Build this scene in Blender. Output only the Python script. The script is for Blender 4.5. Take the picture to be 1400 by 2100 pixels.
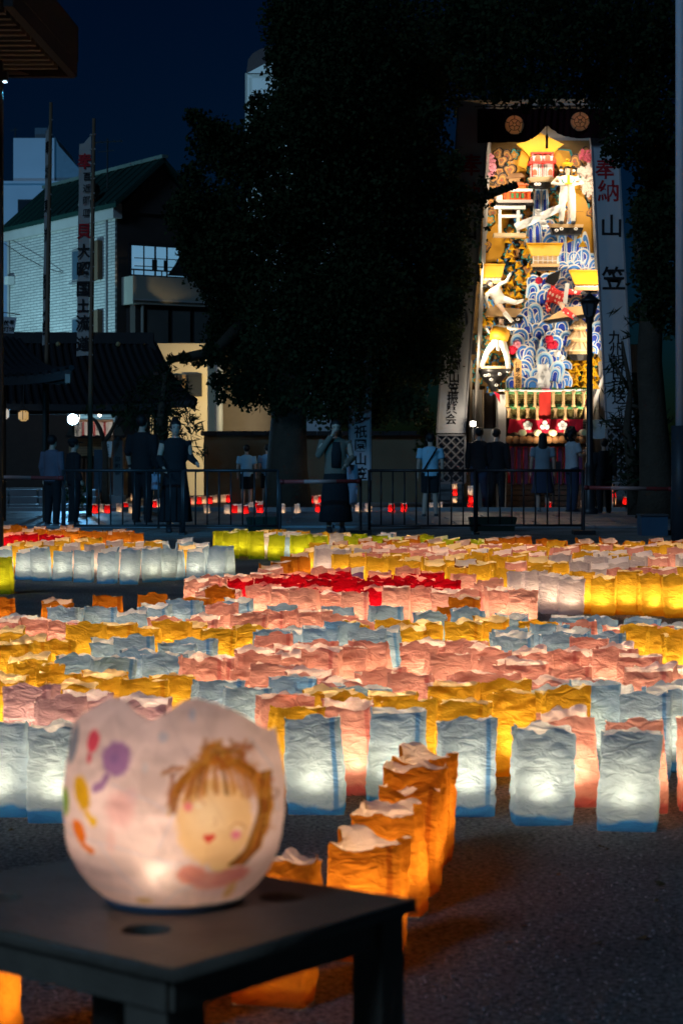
import bpy, bmesh, math, random
import numpy as np
from mathutils import Vector, Matrix, Euler, noise

random.seed(11)
RNG = np.random.default_rng(11)
S = bpy.context.scene
C = S.collection
R = math.radians
for o in list(bpy.data.objects):
    bpy.data.objects.remove(o)

# ------------------------------------------------------------------ camera
F = 4283.0            # focal length in pixels of the 1400 x 2100 photograph
HOR = 948.0           # row of the horizon
cam = bpy.data.cameras.new('camera')
cam_o = bpy.data.objects.new('camera', cam)
C.objects.link(cam_o)
cam_o.location = (0, 0, 1.0)
cam_o.rotation_euler = (R(90), 0, 0)
cam.sensor_fit = 'VERTICAL'
cam.sensor_height = 36
cam.sensor_width = 24
cam.lens = 36 * F / 2100
cam.shift_y = -102 / 2100
cam.clip_end = 2000
cam.dof.use_dof = True
cam.dof.focus_distance = 14
cam.dof.aperture_fstop = 9.0
S.camera = cam_o

# ------------------------------------------------------------------ sky, night glow, exposure
world = bpy.data.worlds.new('World')
S.world = world
world.use_nodes = True
wn = world.node_tree
wn.nodes.clear()
sky_t = wn.nodes.new('ShaderNodeTexSky')
sky_t.sky_type = 'NISHITA'
sky_t.sun_disc = False
sky_t.sun_elevation = R(-5)
sky_t.sun_rotation = R(20)
sky_t.air_density = 1.0
sky_t.dust_density = 0.3
sky_t.ozone_density = 4.0
bg = wn.nodes.new('ShaderNodeBackground')
bg.inputs['Strength'].default_value = 0.18
wo = wn.nodes.new('ShaderNodeOutputWorld')
tint = wn.nodes.new('ShaderNodeMix'); tint.data_type = 'RGBA'; tint.blend_type = 'MULTIPLY'; tint.inputs['Factor'].default_value = 1
tint.inputs['B'].default_value = (0.30, 1.75, 1.75, 1)
wn.links.new(sky_t.outputs[0], tint.inputs['A']); wn.links.new(tint.outputs['Result'], bg.inputs[0])
wn.links.new(bg.outputs[0], wo.inputs[0])

moon = bpy.data.lights.new('night_glow', 'SUN')
moon.energy = 0.6
moon.angle = R(12)
moon.color = (0.30, 0.60, 1.0)
moon_o = bpy.data.objects.new('night_glow', moon)
C.objects.link(moon_o)
moon_o.rotation_euler = Vector((0.50, 0.72, -0.48)).to_track_quat('-Z', 'Y').to_euler()

S.view_settings.view_transform = 'Standard'
S.view_settings.look = 'None'
S.view_settings.exposure = 0
S.view_settings.gamma = 1
S.view_settings.use_curve_mapping = False
S.render.engine = 'CYCLES'
S.cycles.use_denoising = True
S.cycles.use_light_tree = True
S.cycles.max_bounces = 11
S.cycles.diffuse_bounces = 8
S.cycles.transmission_bounces = 6
S.cycles.glossy_bounces = 2
S.cycles.transparent_max_bounces = 11
S.cycles.sample_clamp_indirect = 4
S.cycles.caustics_reflective = False
S.cycles.caustics_refractive = False

# ------------------------------------------------------------------ helpers
def P(px, py, d):
    """the point of the place seen at pixel (px, py) of the photograph, d metres down the view"""
    return Vector(((px - 700) * d / F, d, 1 - (py - HOR) * d / F))

def G(px, base):
    d = F / (base - HOR)
    return Vector(((px - 700) * d / F, d, 0))

WL = {}

def link(o, parent=None):
    C.objects.link(o)
    if parent is not None:
        o.parent = parent
    return o

def thing(name, label=None, cat=None, loc=(0, 0, 0), group=None, kind=None, parent=None, rotz=0.0):
    o = bpy.data.objects.new(name, None)
    o.empty_display_size = 0.2
    link(o, parent)
    o.location = loc
    o.rotation_euler = (0, 0, rotz)
    WL[o.name] = Vector(loc)
    tag(o, label, cat, group, kind)
    return o

def tag(o, label=None, cat=None, group=None, kind=None):
    if label: o['label'] = label
    if cat: o['category'] = cat
    if group: o['group'] = group
    if kind: o['kind'] = kind
    return o

MATS = {}
def M(name, col=(0.5, 0.5, 0.5), rough=0.7, var=0.18, vs=6.0, bump=0.0, bs=60.0, metal=0.0, spec=0.3, emit=None, es=0.0, trans=0.0):
    if name in MATS:
        return MATS[name]
    m = bpy.data.materials.new(name)
    m.use_nodes = True
    nt = m.node_tree
    N, L = nt.nodes, nt.links
    b = N['Principled BSDF']
    b.inputs['Roughness'].default_value = rough
    b.inputs['Metallic'].default_value = metal
    b.inputs['Specular IOR Level'].default_value = spec
    tc = N.new('ShaderNodeTexCoord')
    nz = N.new('ShaderNodeTexNoise')
    nz.inputs['Scale'].default_value = vs
    nz.inputs['Detail'].default_value = 5
    L.new(tc.outputs['Object'], nz.inputs['Vector'])
    mx = N.new('ShaderNodeMix'); mx.data_type = 'RGBA'
    c = np.array(col)
    mx.inputs['A'].default_value = tuple(np.clip(c * (1 - var), 0, 1)) + (1,)
    mx.inputs['B'].default_value = tuple(np.clip(c * (1 + var), 0, 1)) + (1,)
    L.new(nz.outputs['Fac'], mx.inputs['Factor'])
    L.new(mx.outputs['Result'], b.inputs['Base Color'])
    if bump:
        n2 = N.new('ShaderNodeTexNoise')
        n2.inputs['Scale'].default_value = bs
        n2.inputs['Detail'].default_value = 6
        L.new(tc.outputs['Object'], n2.inputs['Vector'])
        bp = N.new('ShaderNodeBump')
        bp.inputs['Strength'].default_value = bump
        bp.inputs['Distance'].default_value = 0.02
        L.new(n2.outputs['Fac'], bp.inputs['Height'])
        L.new(bp.outputs['Normal'], b.inputs['Normal'])
    if emit:
        b.inputs['Emission Color'].default_value = tuple(emit) + (1,)
        b.inputs['Emission Strength'].default_value = es
    if trans:
        tr = N.new('ShaderNodeBsdfTranslucent')
        L.new(mx.outputs['Result'], tr.inputs['Color'])
        ms = N.new('ShaderNodeMixShader')
        ms.inputs[0].default_value = trans
        L.new(b.outputs[0], ms.inputs[1]); L.new(tr.outputs[0], ms.inputs[2])
        L.new(ms.outputs[0], N['Material Output'].inputs['Surface'])
    MATS[name] = m
    return m

class MB:
    """collects shapes (world or local coordinates) into one mesh"""
    def __init__(s):
        s.v, s.f, s.m = [], [], []
    def add(s, vs, fs, mi=0):
        b = len(s.v)
        s.v += [tuple(p) for p in vs]
        s.f += [tuple(b + i for i in q) for q in fs]
        s.m += [mi] * len(fs)
        return s
    def box(s, c, size, rot=None, mi=0):
        x, y, z = (k / 2 for k in size)
        vs = [Vector((a, b, d)) for a in (-x, x) for b in (-y, y) for d in (-z, z)]
        if rot is not None:
            mt = rot if isinstance(rot, Matrix) else Euler(rot).to_matrix()
            vs = [mt @ q for q in vs]
        c = Vector(c)
        return s.add([q + c for q in vs], [(0, 1, 3, 2), (4, 6, 7, 5), (0, 4, 5, 1), (2, 3, 7, 6), (0, 2, 6, 4), (1, 5, 7, 3)], mi)
    def span(s, a, b, mi=0):
        a, b = Vector(a), Vector(b)
        return s.box((a + b) / 2, [abs(k) for k in (b - a)], mi=mi)
    def bar(s, p0, p1, w, t, up=(0, 0, 1), mi=0):
        p0, p1 = Vector(p0), Vector(p1)
        d = (p1 - p0); L = d.length; d.normalize()
        x = d.cross(Vector(up))
        if x.length < 1e-4: x = d.cross(Vector((1, 0, 0)))
        x.normalize(); y = x.cross(d)
        mt = Matrix((x, y, d)).transposed()
        return s.box((p0 + p1) / 2, (w, t, L), mt, mi)
    def tube(s, pts, rad, n=10, mi=0, cap=True, flat=1.0):
        pts = [Vector(p) for p in pts]
        if not hasattr(rad, '__len__'): rad = [rad] * len(pts)
        vs, fs = [], []
        ref = Vector((0.137, 0.05, 1)).normalized()
        for i, p in enumerate(pts):
            d = (pts[min(i + 1, len(pts) - 1)] - pts[max(i - 1, 0)])
            d.normalize()
            r2 = ref if abs(d.dot(ref)) < 0.93 else Vector((0, 1, 0.1)).normalized()
            x = d.cross(r2).normalized(); y = d.cross(x).normalized()
            r = rad[i]
            rx, ry = (r if hasattr(r, '__len__') else (r, r * flat))
            for k in range(n):
                a = 2 * math.pi * k / n
                vs.append(p + x * (math.cos(a) * rx) + y * (math.sin(a) * ry))
        for i in range(len(pts) - 1):
            for k in range(n):
                a, b = i * n + k, i * n + (k + 1) % n
                fs.append((a, b, b + n, a + n))
        if cap:
            fs.append(tuple(range(n - 1, -1, -1)))
            fs.append(tuple((len(pts) - 1) * n + k for k in range(n)))
        return s.add(vs, fs, mi)
    def rings(s, rows, n=20, mi=0, cap=True):
        """stack of ellipses: (cx, cy, cz, rx, ry)"""
        vs, fs = [], []
        for (cx, cy, cz, rx, ry) in rows:
            for k in range(n):
                a = 2 * math.pi * k / n
                vs.append((cx + rx * math.cos(a), cy + ry * math.sin(a), cz))
        for i in range(len(rows) - 1):
            for k in range(n):
                a, b = i * n + k, i * n + (k + 1) % n
                fs.append((a, b, b + n, a + n))
        if cap:
            fs.append(tuple(range(n - 1, -1, -1)))
            fs.append(tuple((len(rows) - 1) * n + k for k in range(n)))
        return s.add(vs, fs, mi)
    def ball(s, c, r, n=12, m=8, mi=0, rot=None):
        if not hasattr(r, '__len__'): r = (r, r, r)
        c = Vector(c)
        vs, fs = [], []
        for i in range(m + 1):
            t = math.pi * i / m
            for k in range(n):
                a = 2 * math.pi * k / n
                q = Vector((r[0] * math.sin(t) * math.cos(a), r[1] * math.sin(t) * math.sin(a), r[2] * math.cos(t)))
                if rot is not None: q = rot @ q
                vs.append(c + q)
        for i in range(m):
            for k in range(n):
                a, b = i * n + k, i * n + (k + 1) % n
                fs.append((a + n, b + n, b, a))
        return s.add(vs, fs, mi)
    def prism(s, poly, thick, mi=0):
        """poly: world points of a planar outline; thick: extrusion vector"""
        n = len(poly)
        t = Vector(thick)
        vs = [Vector(p) for p in poly] + [Vector(p) + t for p in poly]
        fs = [tuple(range(n)), tuple(range(2 * n - 1, n - 1, -1))]
        fs += [(i, i + n, (i + 1) % n + n, (i + 1) % n) for i in range(n)]
        return s.add(vs, fs, mi)
    def xform(s, mt, start=0):
        for i in range(start, len(s.v)):
            s.v[i] = tuple(mt @ Vector(s.v[i]))
        return s
    def mesh(s, name, mats, smooth=False, org=Vector((0, 0, 0)), fixn=True):
        me = bpy.data.meshes.new(name)
        o = Vector(org)
        me.from_pydata([(a - o.x, b - o.y, c - o.z) for a, b, c in s.v], [], s.f)
        if not isinstance(mats, (list, tuple)): mats = [mats]
        for m in mats: me.materials.append(m)
        if len(mats) > 1: me.polygons.foreach_set('material_index', s.m)
        if fixn:
            bm = bmesh.new(); bm.from_mesh(me)
            bmesh.ops.recalc_face_normals(bm, faces=bm.faces)
            bm.to_mesh(me); bm.free()
        if smooth:
            me.polygons.foreach_set('use_smooth', [True] * len(me.polygons))
        me.update()
        return me
    def build(s, name, mats, parent=None, smooth=False, local=False, fixn=True):
        org = Vector((0, 0, 0))
        if parent is not None and not local:
            org = WL[parent.name]
        me = s.mesh(name, mats, smooth, org, fixn)
        o = bpy.data.objects.new(name, me)
        link(o, parent)
        WL[o.name] = org
        return o

def smooth_by_angle(o, ang=35):
    me = o.data
    me.polygons.foreach_set('use_smooth', [True] * len(me.polygons))
    try:
        me.set_sharp_from_angle(angle=R(ang))
    except Exception:
        pass
    return o

def put(name, me, parent, loc=(0, 0, 0), rot=(0, 0, 0), scale=(1, 1, 1), mats=None):
    o = bpy.data.objects.new(name, me)
    link(o, parent)
    if parent is not None:
        loc = Vector(loc) - WL[parent.name]
    o.location = loc; o.rotation_euler = rot
    o.scale = scale if hasattr(scale, '__len__') else (scale,) * 3
    WL[o.name] = Vector(loc) + (WL[parent.name] if parent is not None else Vector())
    if mats:
        for i, m in enumerate(mats):
            o.material_slots[i].link = 'OBJECT'
            o.material_slots[i].material = m
    return o

def lamp(name, kind, loc, energy, col, parent=None, size=0.05, target=None, cone=None, blend=0.5, data=None):
    d = data
    if d is None:
        d = bpy.data.lights.new(name, kind)
        d.energy = energy; d.color = col
        if kind == 'AREA': d.size = size
        else: d.shadow_soft_size = size
        if cone: d.spot_size = R(cone); d.spot_blend = blend
    o = bpy.data.objects.new(name, d)
    link(o, parent)
    l = Vector(loc)
    if target is not None:
        o.rotation_euler = (Vector(target) - l).to_track_quat('-Z', 'Y').to_euler()
    o.location = l - (WL[parent.name] if parent is not None else Vector())
    return o

def evaluated_mesh(o):
    bpy.context.view_layer.update()
    dg = bpy.context.evaluated_depsgraph_get()
    return bpy.data.meshes.new_from_object(o.evaluated_get(dg))

def voxel(mb, name, mat, size, smooth_it=4):
    """one continuous surface from overlapping shapes"""
    me = mb.mesh('tmp', mat)
    o = bpy.data.objects.new('tmp', me); C.objects.link(o)
    r = o.modifiers.new('r', 'REMESH'); r.mode = 'VOXEL'; r.voxel_size = size; r.use_smooth_shade = True
    sm = o.modifiers.new('s', 'SMOOTH'); sm.iterations = smooth_it; sm.factor = 0.5
    out = evaluated_mesh(o)
    bpy.data.objects.remove(o); bpy.data.meshes.remove(me)
    out.name = name
    out.materials.clear(); out.materials.append(mat)
    out.polygons.foreach_set('use_smooth', [True] * len(out.polygons))
    return out

GLY = {}
def glyph(ch, bold):
    key = (ch, bold)
    if key not in GLY:
        cu = bpy.data.curves.new('glyph', 'FONT')
        cu.body = ch; cu.size = 1.0; cu.align_x = 'CENTER'; cu.align_y = 'CENTER'
        cu.offset = bold; cu.extrude = 0.0; cu.resolution_u = 3; cu.fill_mode = 'FRONT'
        o = bpy.data.objects.new('glyph', cu); C.objects.link(o)
        me = evaluated_mesh(o)
        v = np.array([tuple(q.co) for q in me.vertices]).reshape(-1, 3)
        f = [tuple(p.vertices) for p in me.polygons]
        if len(v):
            c = (v.max(0) + v.min(0)) / 2
            v = v - c
        bpy.data.objects.remove(o); bpy.data.curves.remove(cu); bpy.data.meshes.remove(me)
        GLY[key] = (v, f)
    return GLY[key]

def letters(mb, items, bold=0.012, mi=0, right=Vector((1, 0, 0)), up=Vector((0, 0, 1))):
    """items: (character, world centre, size); written on the plane spanned by right and up"""
    for ch, c, sz in items:
        v, f = glyph(ch, bold)
        c = Vector(c)
        mb.add([c + right * (q[0] * sz) + up * (q[1] * sz) for q in v], f, mi)
    return mb

def plate(name, outer, holes, thick, mat, parent, z, bevel=0.0):
    """flat plate in the ground plane with round holes through it"""
    cu = bpy.data.curves.new(name, 'CURVE'); cu.dimensions = '2D'; cu.fill_mode = 'BOTH'
    cu.extrude = thick / 2; cu.bevel_depth = bevel; cu.bevel_resolution = 1
    for poly in [outer] + holes:
        sp = cu.splines.new('POLY'); sp.points.add(len(poly) - 1); sp.use_cyclic_u = True
        for i, q in enumerate(poly): sp.points[i].co = (q[0], q[1], 0, 1)
    o = bpy.data.objects.new('tmp', cu); C.objects.link(o)
    me = evaluated_mesh(o)
    bpy.data.objects.remove(o); bpy.data.curves.remove(cu)
    me.name = name; me.materials.clear(); me.materials.append(mat)
    return put(name, me, parent, WL[parent.name] + Vector((0, 0, z)))

def fast_mesh(name, v, quads, mat, smooth=False):
    me = bpy.data.meshes.new(name)
    nv, nf = len(v), len(quads)
    k = quads.shape[1]
    me.vertices.add(nv); me.vertices.foreach_set('co', np.ascontiguousarray(v, dtype=np.float32).ravel())
    me.loops.add(nf * k); me.loops.foreach_set('vertex_index', np.ascontiguousarray(quads, dtype=np.int32).ravel())
    me.polygons.add(nf)
    me.polygons.foreach_set('loop_start', np.arange(nf, dtype=np.int32) * k)
    me.polygons.foreach_set('loop_total', np.full(nf, k, dtype=np.int32))
    if smooth: me.polygons.foreach_set('use_smooth', np.ones(nf, dtype=bool))
    me.materials.append(mat)
    me.update(calc_edges=True)
    return me

def inside(poly, x, y):
    c = False; n = len(poly); j = n - 1
    for i in range(n):
        xi, yi = poly[i]; xj, yj = poly[j]
        if (yi > y) != (yj > y) and x < (xj - xi) * (y - yi) / (yj - yi) + xi: c = not c
        j = i
    return c
# ------------------------------------------------------------------ ground
def ground_mat():
    m = bpy.data.materials.new('sandy_ground'); m.use_nodes = True
    N, L = m.node_tree.nodes, m.node_tree.links
    b = N['Principled BSDF']; b.inputs['Roughness'].default_value = 0.95; b.inputs['Specular IOR Level'].default_value = 0.15
    tc = N.new('ShaderNodeTexCoord')
    def noise_(sc, det=6, rough=0.6):
        n = N.new('ShaderNodeTexNoise'); n.inputs['Scale'].default_value = sc; n.inputs['Detail'].default_value = det
        n.inputs['Roughness'].default_value = rough
        L.new(tc.outputs['Object'], n.inputs['Vector']); return n
    big, fine, grit = noise_(0.9), noise_(70, 4, 0.75), noise_(190, 3, 0.85)
    r1 = N.new('ShaderNodeValToRGB')
    r1.color_ramp.elements[0].position = 0.40; r1.color_ramp.elements[0].color = (0.27, 0.25, 0.235, 1)
    r1.color_ramp.elements[1].position = 0.60; r1.color_ramp.elements[1].color = (0.44, 0.41, 0.38, 1)
    L.new(big.outputs['Fac'], r1.inputs['Fac'])
    r2 = N.new('ShaderNodeValToRGB')
    r2.color_ramp.elements[0].position = 0.38; r2.color_ramp.elements[0].color = (0.25, 0.25, 0.26, 1)
    r2.color_ramp.elements[1].position = 0.68; r2.color_ramp.elements[1].color = (1.7, 1.68, 1.65, 1)
    L.new(fine.outputs['Fac'], r2.inputs['Fac'])
    mx = N.new('ShaderNodeMix'); mx.data_type = 'RGBA'; mx.blend_type = 'MULTIPLY'; mx.inputs['Factor'].default_value = 1
    L.new(r1.outputs['Color'], mx.inputs['A']); L.new(r2.outputs['Color'], mx.inputs['B'])
    L.new(mx.outputs['Result'], b.inputs['Base Color'])
    ad = N.new('ShaderNodeMath'); ad.operation = 'ADD'
    L.new(fine.outputs['Fac'], ad.inputs[0]); L.new(grit.outputs['Fac'], ad.inputs[1])
    bp = N.new('ShaderNodeBump'); bp.inputs['Strength'].default_value = 0.9; bp.inputs['Distance'].default_value = 0.012
    L.new(ad.outputs[0], bp.inputs['Height']); L.new(bp.outputs['Normal'], b.inputs['Normal'])
    return m
MB().add([(-600, -50, 0), (600, -50, 0), (600, 1100, 0), (-600, 1100, 0)], [(0, 1, 2, 3)]).build('ground', ground_mat()).__setitem__('kind', 'structure')

stone = M('grey_stone', (0.22, 0.22, 0.22), 0.6, 0.25, 3, 0.5, 40)
paving = M('stone_paving', (0.17, 0.17, 0.175), 0.45, 0.3, 2.5, 0.4, 30, spec=0.5)
dark_wood = M('dark_timber', (0.035, 0.026, 0.02), 0.6, 0.3, 8, 0.3, 30)
black_iron = M('black_iron', (0.02, 0.02, 0.022), 0.45, 0.2, 9, 0.1, 60, spec=0.5)
roof_tile = M('dark_roof_tile', (0.017, 0.018, 0.02), 0.55, 0.3, 5, 0.3, 25)
white_cloth = M('white_cloth', (0.72, 0.72, 0.72), 0.85, 0.06, 4, 0.15, 20, trans=0.25)
ink_black = M('ink_black', (0.012, 0.011, 0.012), 0.8, 0.1)
ink_red = M('ink_red', (0.42, 0.015, 0.02), 0.8, 0.1)

# the paved walk behind the barriers: slabs with open joints near the barriers
pbl = []
oc = np.array([(1, 0, 0), (-1, 0, 0), (0, 1, 0), (0, -1, 0), (0, 0, 1), (0, 0, -1)], dtype=float); ocf = np.array([(0, 2, 4), (2, 1, 4), (1, 3, 4), (3, 0, 4), (2, 0, 5), (1, 2, 5), (3, 1, 5), (0, 3, 5)])
n_ = 5200
yy = 3.0 + 6.0 * RNG.random(n_) ** 1.5; xx = yy * RNG.uniform(-0.19, 0.19, n_); ss = RNG.uniform(0.0016, 0.0045, n_)
ang = RNG.uniform(0, 6.28, n_)
vv = oc[None] * (ss[:, None, None] * np.array([1.3, 0.9, 0.6]) * RNG.uniform(.7, 1.2, (n_, 6, 1)))
vx = vv[..., 0] * np.cos(ang)[:, None] - vv[..., 1] * np.sin(ang)[:, None]; vy = vv[..., 0] * np.sin(ang)[:, None] + vv[..., 1] * np.cos(ang)[:, None]
vv = np.stack([vx + xx[:, None], vy + yy[:, None], vv[..., 2] + ss[:, None] * .3], 2).reshape(-1, 3)
gme = fast_mesh('gravel', vv, (ocf[None] + 6 * np.arange(n_)[:, None, None]).reshape(-1, 3), M('pebble', (0.36, 0.34, 0.32), 0.9, 0.5, 40))
gob = bpy.data.objects.new('gravel', gme); C.objects.link(gob); tag(gob, 'loose fine gravel scattered over the sandy ground in front', 'gravel', kind='stuff')
lv = MB()
for _ in range(90):
    y_ = 3.2 + 5.5 * random.random(); x_ = y_ * random.uniform(-.18, .18); a = random.uniform(0, 6.28); s_ = random.uniform(.008, .018)
    t1 = Vector((math.cos(a), math.sin(a), .15)) * s_; t2 = Vector((-math.sin(a), math.cos(a), random.uniform(-.2, .3))) * s_ * .8; c_ = Vector((x_, y_, .005))
    lv.add([c_ - t1, c_ + t2 + t1 * .3, c_ + t1 * .6 + Vector((0, 0, .004)), c_ - t2 + t1 * .3], [(0, 1, 2, 3)])
lo_ = lv.build('leaf_litter', M('dry_leaf', (0.16, 0.10, 0.04), 0.9, 0.5, 30), fixn=False); tag(lo_, 'a few dry ginkgo leaves lying on the sandy ground', 'leaf litter', kind='stuff')
pv = thing('paved_walk', kind='structure', loc=(0, 38, 0))
MB().add([(-16, 31.5, 0.004), (12, 31.5, 0.004), (12, 41, 0.004), (-16, 41, 0.004)], [(0, 1, 2, 3)]).build('mortar_bed', M('mortar', (0.08, 0.08, 0.08), 0.9, 0.2), pv)
slab_mb = MB().box((0, 0, 0.02), (1.28, 1.28, 0.036))
slab_me = [slab_mb.mesh('slab', M('paving_slab_%d' % i, (0.15 + 0.03 * i, 0.152 + 0.03 * i, 0.157 + 0.03 * i), 0.42, 0.3, 2.5, 0.4, 30, spec=0.5)) for i in range(3)]
for i in range(20):
    for j in range(7):
        put('slab', slab_me[random.randrange(3)], pv, (-15.3 + 1.32 * i + (0.6 if j % 2 else 0), 32.2 + 1.32 * j, random.uniform(-0.004, 0.004)))
kb = thing('kerb', kind='structure', loc=(0, 41.2, 0))
for i in range(24):
    MB().box((-15 + 1.22 * i, 41.25, 0.055), (1.2, 0.3, 0.11)).build('kerb_stone', stone, kb)
st = thing('stone_steps', kind='structure', loc=(-9, 44, 0))
for k, (d, z) in enumerate(((42.6, 0.14), (43.4, 0.28), (44.2, 0.42))):
    for j in range(4):
        a = P(-40 + 60 * j, 1000, d).x
        MB().span((a, d, 0.0), (a + 0.575, d + 0.79, z)).build('step_stone', paving, st)

# ------------------------------------------------------------------ buildings behind
def brick_mat(name, c1, c2, mortar, bw, bh, axis='x'):
    m = bpy.data.materials.new(name); m.use_nodes = True
    N, L = m.node_tree.nodes, m.node_tree.links
    b = N['Principled BSDF']; b.inputs['Roughness'].default_value = 0.5
    tc = N.new('ShaderNodeTexCoord'); sp = N.new('ShaderNodeSeparateXYZ'); cb = N.new('ShaderNodeCombineXYZ')
    L.new(tc.outputs['Object'], sp.inputs[0])
    L.new(sp.outputs['Y' if axis == 'y' else 'X'], cb.inputs[0]); L.new(sp.outputs['Z'], cb.inputs[1])
    br = N.new('ShaderNodeTexBrick')
    br.inputs['Scale'].default_value = 1
    br.inputs['Brick Width'].default_value = bw; br.inputs['Row Height'].default_value = bh
    br.inputs['Mortar Size'].default_value = bh * 0.16; br.inputs['Mortar Smooth'].default_value = 0.2
    br.inputs['Color1'].default_value = c1 + (1,); br.inputs['Color2'].default_value = c2 + (1,); br.inputs['Mortar'].default_value = mortar + (1,)
    L.new(cb.outputs[0], br.inputs['Vector'])
    nz = N.new('ShaderNodeTexNoise'); nz.inputs['Scale'].default_value = 1.3; nz.inputs['Detail'].default_value = 5
    L.new(tc.outputs['Object'], nz.inputs['Vector'])
    mr = N.new('ShaderNodeMapRange'); mr.inputs['To Min'].default_value = 0.7; mr.inputs['To Max'].default_value = 1.15
    L.new(nz.outputs['Fac'], mr.inputs['Value'])
    mx = N.new('ShaderNodeMix'); mx.data_type = 'RGBA'; mx.blend_type = 'MULTIPLY'; mx.inputs['Factor'].default_value = 1
    L.new(br.outputs['Color'], mx.inputs['A']); L.new(mr.outputs['Result'], mx.inputs['B'])
    L.new(mx.outputs['Result'], b.inputs['Base Color'])
    bp = N.new('ShaderNodeBump'); bp.inputs['Strength'].default_value = 0.6; bp.inputs['Distance'].default_value = 0.02; bp.invert = True
    L.new(br.outputs['Fac'], bp.inputs['Height']); L.new(bp.outputs['Normal'], b.inputs['Normal'])
    return m

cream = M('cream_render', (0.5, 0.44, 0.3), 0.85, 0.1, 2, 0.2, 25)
grey_band = M('grey_band', (0.42, 0.42, 0.40), 0.8, 0.12, 2)
dull_beige = M('balcony_render', (0.36, 0.35, 0.29), 0.85, 0.12, 1.5)
shadow_wall = M('shaded_front', (0.05, 0.04, 0.036), 0.8, 0.25, 2)  # front of the tiled house, its shade put into the dark colour
pane_dark = M('dark_pane', (0.03, 0.035, 0.04), 0.15, 0.2, 2, spec=0.6)
pane_blue = M('blue_pane', (0.06, 0.10, 0.14), 0.2, 0.2, 2, spec=0.6)
alu = M('aluminium', (0.35, 0.36, 0.37), 0.4, 0.1, 3, metal=0.5)
shutter_m = M('brown_shutter', (0.14, 0.09, 0.055), 0.7, 0.2, 3)
green_roof = M('green_metal_roof', (0.012, 0.045, 0.038), 0.5, 0.2, 2)
lit_pane = M('lit_pane', (0.5, 0.6, 0.7), 0.5, 0.1, 3, emit=(0.26, 0.62, 0.95), es=0.36)
curtain_m = M('grey_curtain', (0.11, 0.11, 0.10), 0.9, 0.2, 2)

hA = thing('tiled_house', 'three storey house with pale tiled side wall and green gabled roof', 'house', (-6.44, 60, 0), rotz=math.atan2(0.546, 0.838))
def Ab(): return MB()
Ab().span((0, 0, 0), (4.2, 7.4, 8.2)).build('wall', shadow_wall, hA, local=True)
Ab().span((-0.06, 0.0, 0.0), (-0.003, 7.4, 8.0)).build('tiled_wall', brick_mat('pale_wall_tile', (0.62, 0.62, 0.58), (0.52, 0.53, 0.5), (0.24, 0.25, 0.25), 0.46, 0.088, 'y'), hA, local=True)
Ab().span((-0.18, -0.12, 8.0), (0.1, 7.55, 8.42)).build('cornice', grey_band, hA, local=True)
rf = MB()
Ab().span((-0.3, 6.9, 6.6), (-0.08, 7.2, 6.85)).build('air_conditioner', M('ac_white', (0.5, 0.5, 0.48), 0.6), hA, local=True)
MB().tube([(-0.11, 7.3, 0), (-0.11, 7.3, 8.0)], 0.045, 8).build('downpipe', M('pipe_grey', (0.3, 0.3, 0.3), 0.6), hA, local=True)
MB().tube([(-0.3, 7.2, 7.9), (-0.35, 5.6, 7.35), (-0.3, 4.2, 6.9), (-0.1, 3.4, 6.7)], 0.012, 5).build('cable', black_iron, hA, local=True)
MB().tube([(-0.09, 0.5, 3), (-0.09, 0.5, 8.0)], 0.03, 6).build('conduit', M('pipe_grey'), hA, local=True)
e0, p0, e1 = Vector((-0.22, -0.35, 8.42)), Vector((1.35, -0.35, 9.82)), Vector((2.95, -0.35, 8.35))
back = Vector((0, 8.1, 0)); th = Vector((0, 0, -0.14))
rf.prism([e0, p0, p0 + back, e0 + back], th); rf.prism([p0 + Vector((0.002, 0, 0.002)), e1, e1 + back, p0 + back + Vector((0.002, 0, 0.002))], th)
ro = rf.build('roof', green_roof, hA, local=True)
sm = MB()
for k in range(15):
    y = -0.3 + k * 0.55
    sm.bar(e0 + Vector((0, y + .35, 0.02)), p0 + Vector((0, y + .35, 0.02)), 0.03, 0.04)
sm.build('roof_seam', green_roof, ro, local=True)['kind'] = 'stuff'
Ab().bar(p0 + Vector((0, -0.05, 0.03)), p0 + back + Vector((0, 0, 0.03)), 0.2, 0.1).build('ridge_cap', M('ridge_metal', (0.12, 0.17, 0.16), 0.4, 0.2), ro, local=True)
Ab().prism([(0.0, -0.08, 8.2), (1.35, -0.08, 9.62), (2.8, -0.08, 8.2)], (0, 0.07, 0)).build('gable', shadow_wall, hA, local=True)
def side_window(y0, y1, z0, z1, ys):
    w = Ab().span((-0.12, y0, z0), (-0.07, y1, z1)).build('window', alu, hA, local=True)
    MB().span((-0.128, y0 + 0.07, z0 + 0.06), (-0.121, y1 - 0.06, z1 - 0.06)).build('pane', pane_blue, w, local=True)
    MB().span((-0.2, y0 - 0.05, z0 - 0.07), (-0.07, y1 + 0.05, z0 - 0.01)).build('sill', alu, w, local=True)
    Ab().span((-0.22, ys, z0 - 0.05), (-0.07, ys + 0.42, z1 + 0.12)).build('shutter', shutter_m, hA, local=True)
side_window(1.25, 2.72, 6.36, 7.32, 0.8)
side_window(1.25, 2.72, 4.2, 5.3, 0.8)
BLACKISH = M('dark_washing', (0.03, 0.035, 0.04), 0.9)
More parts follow.
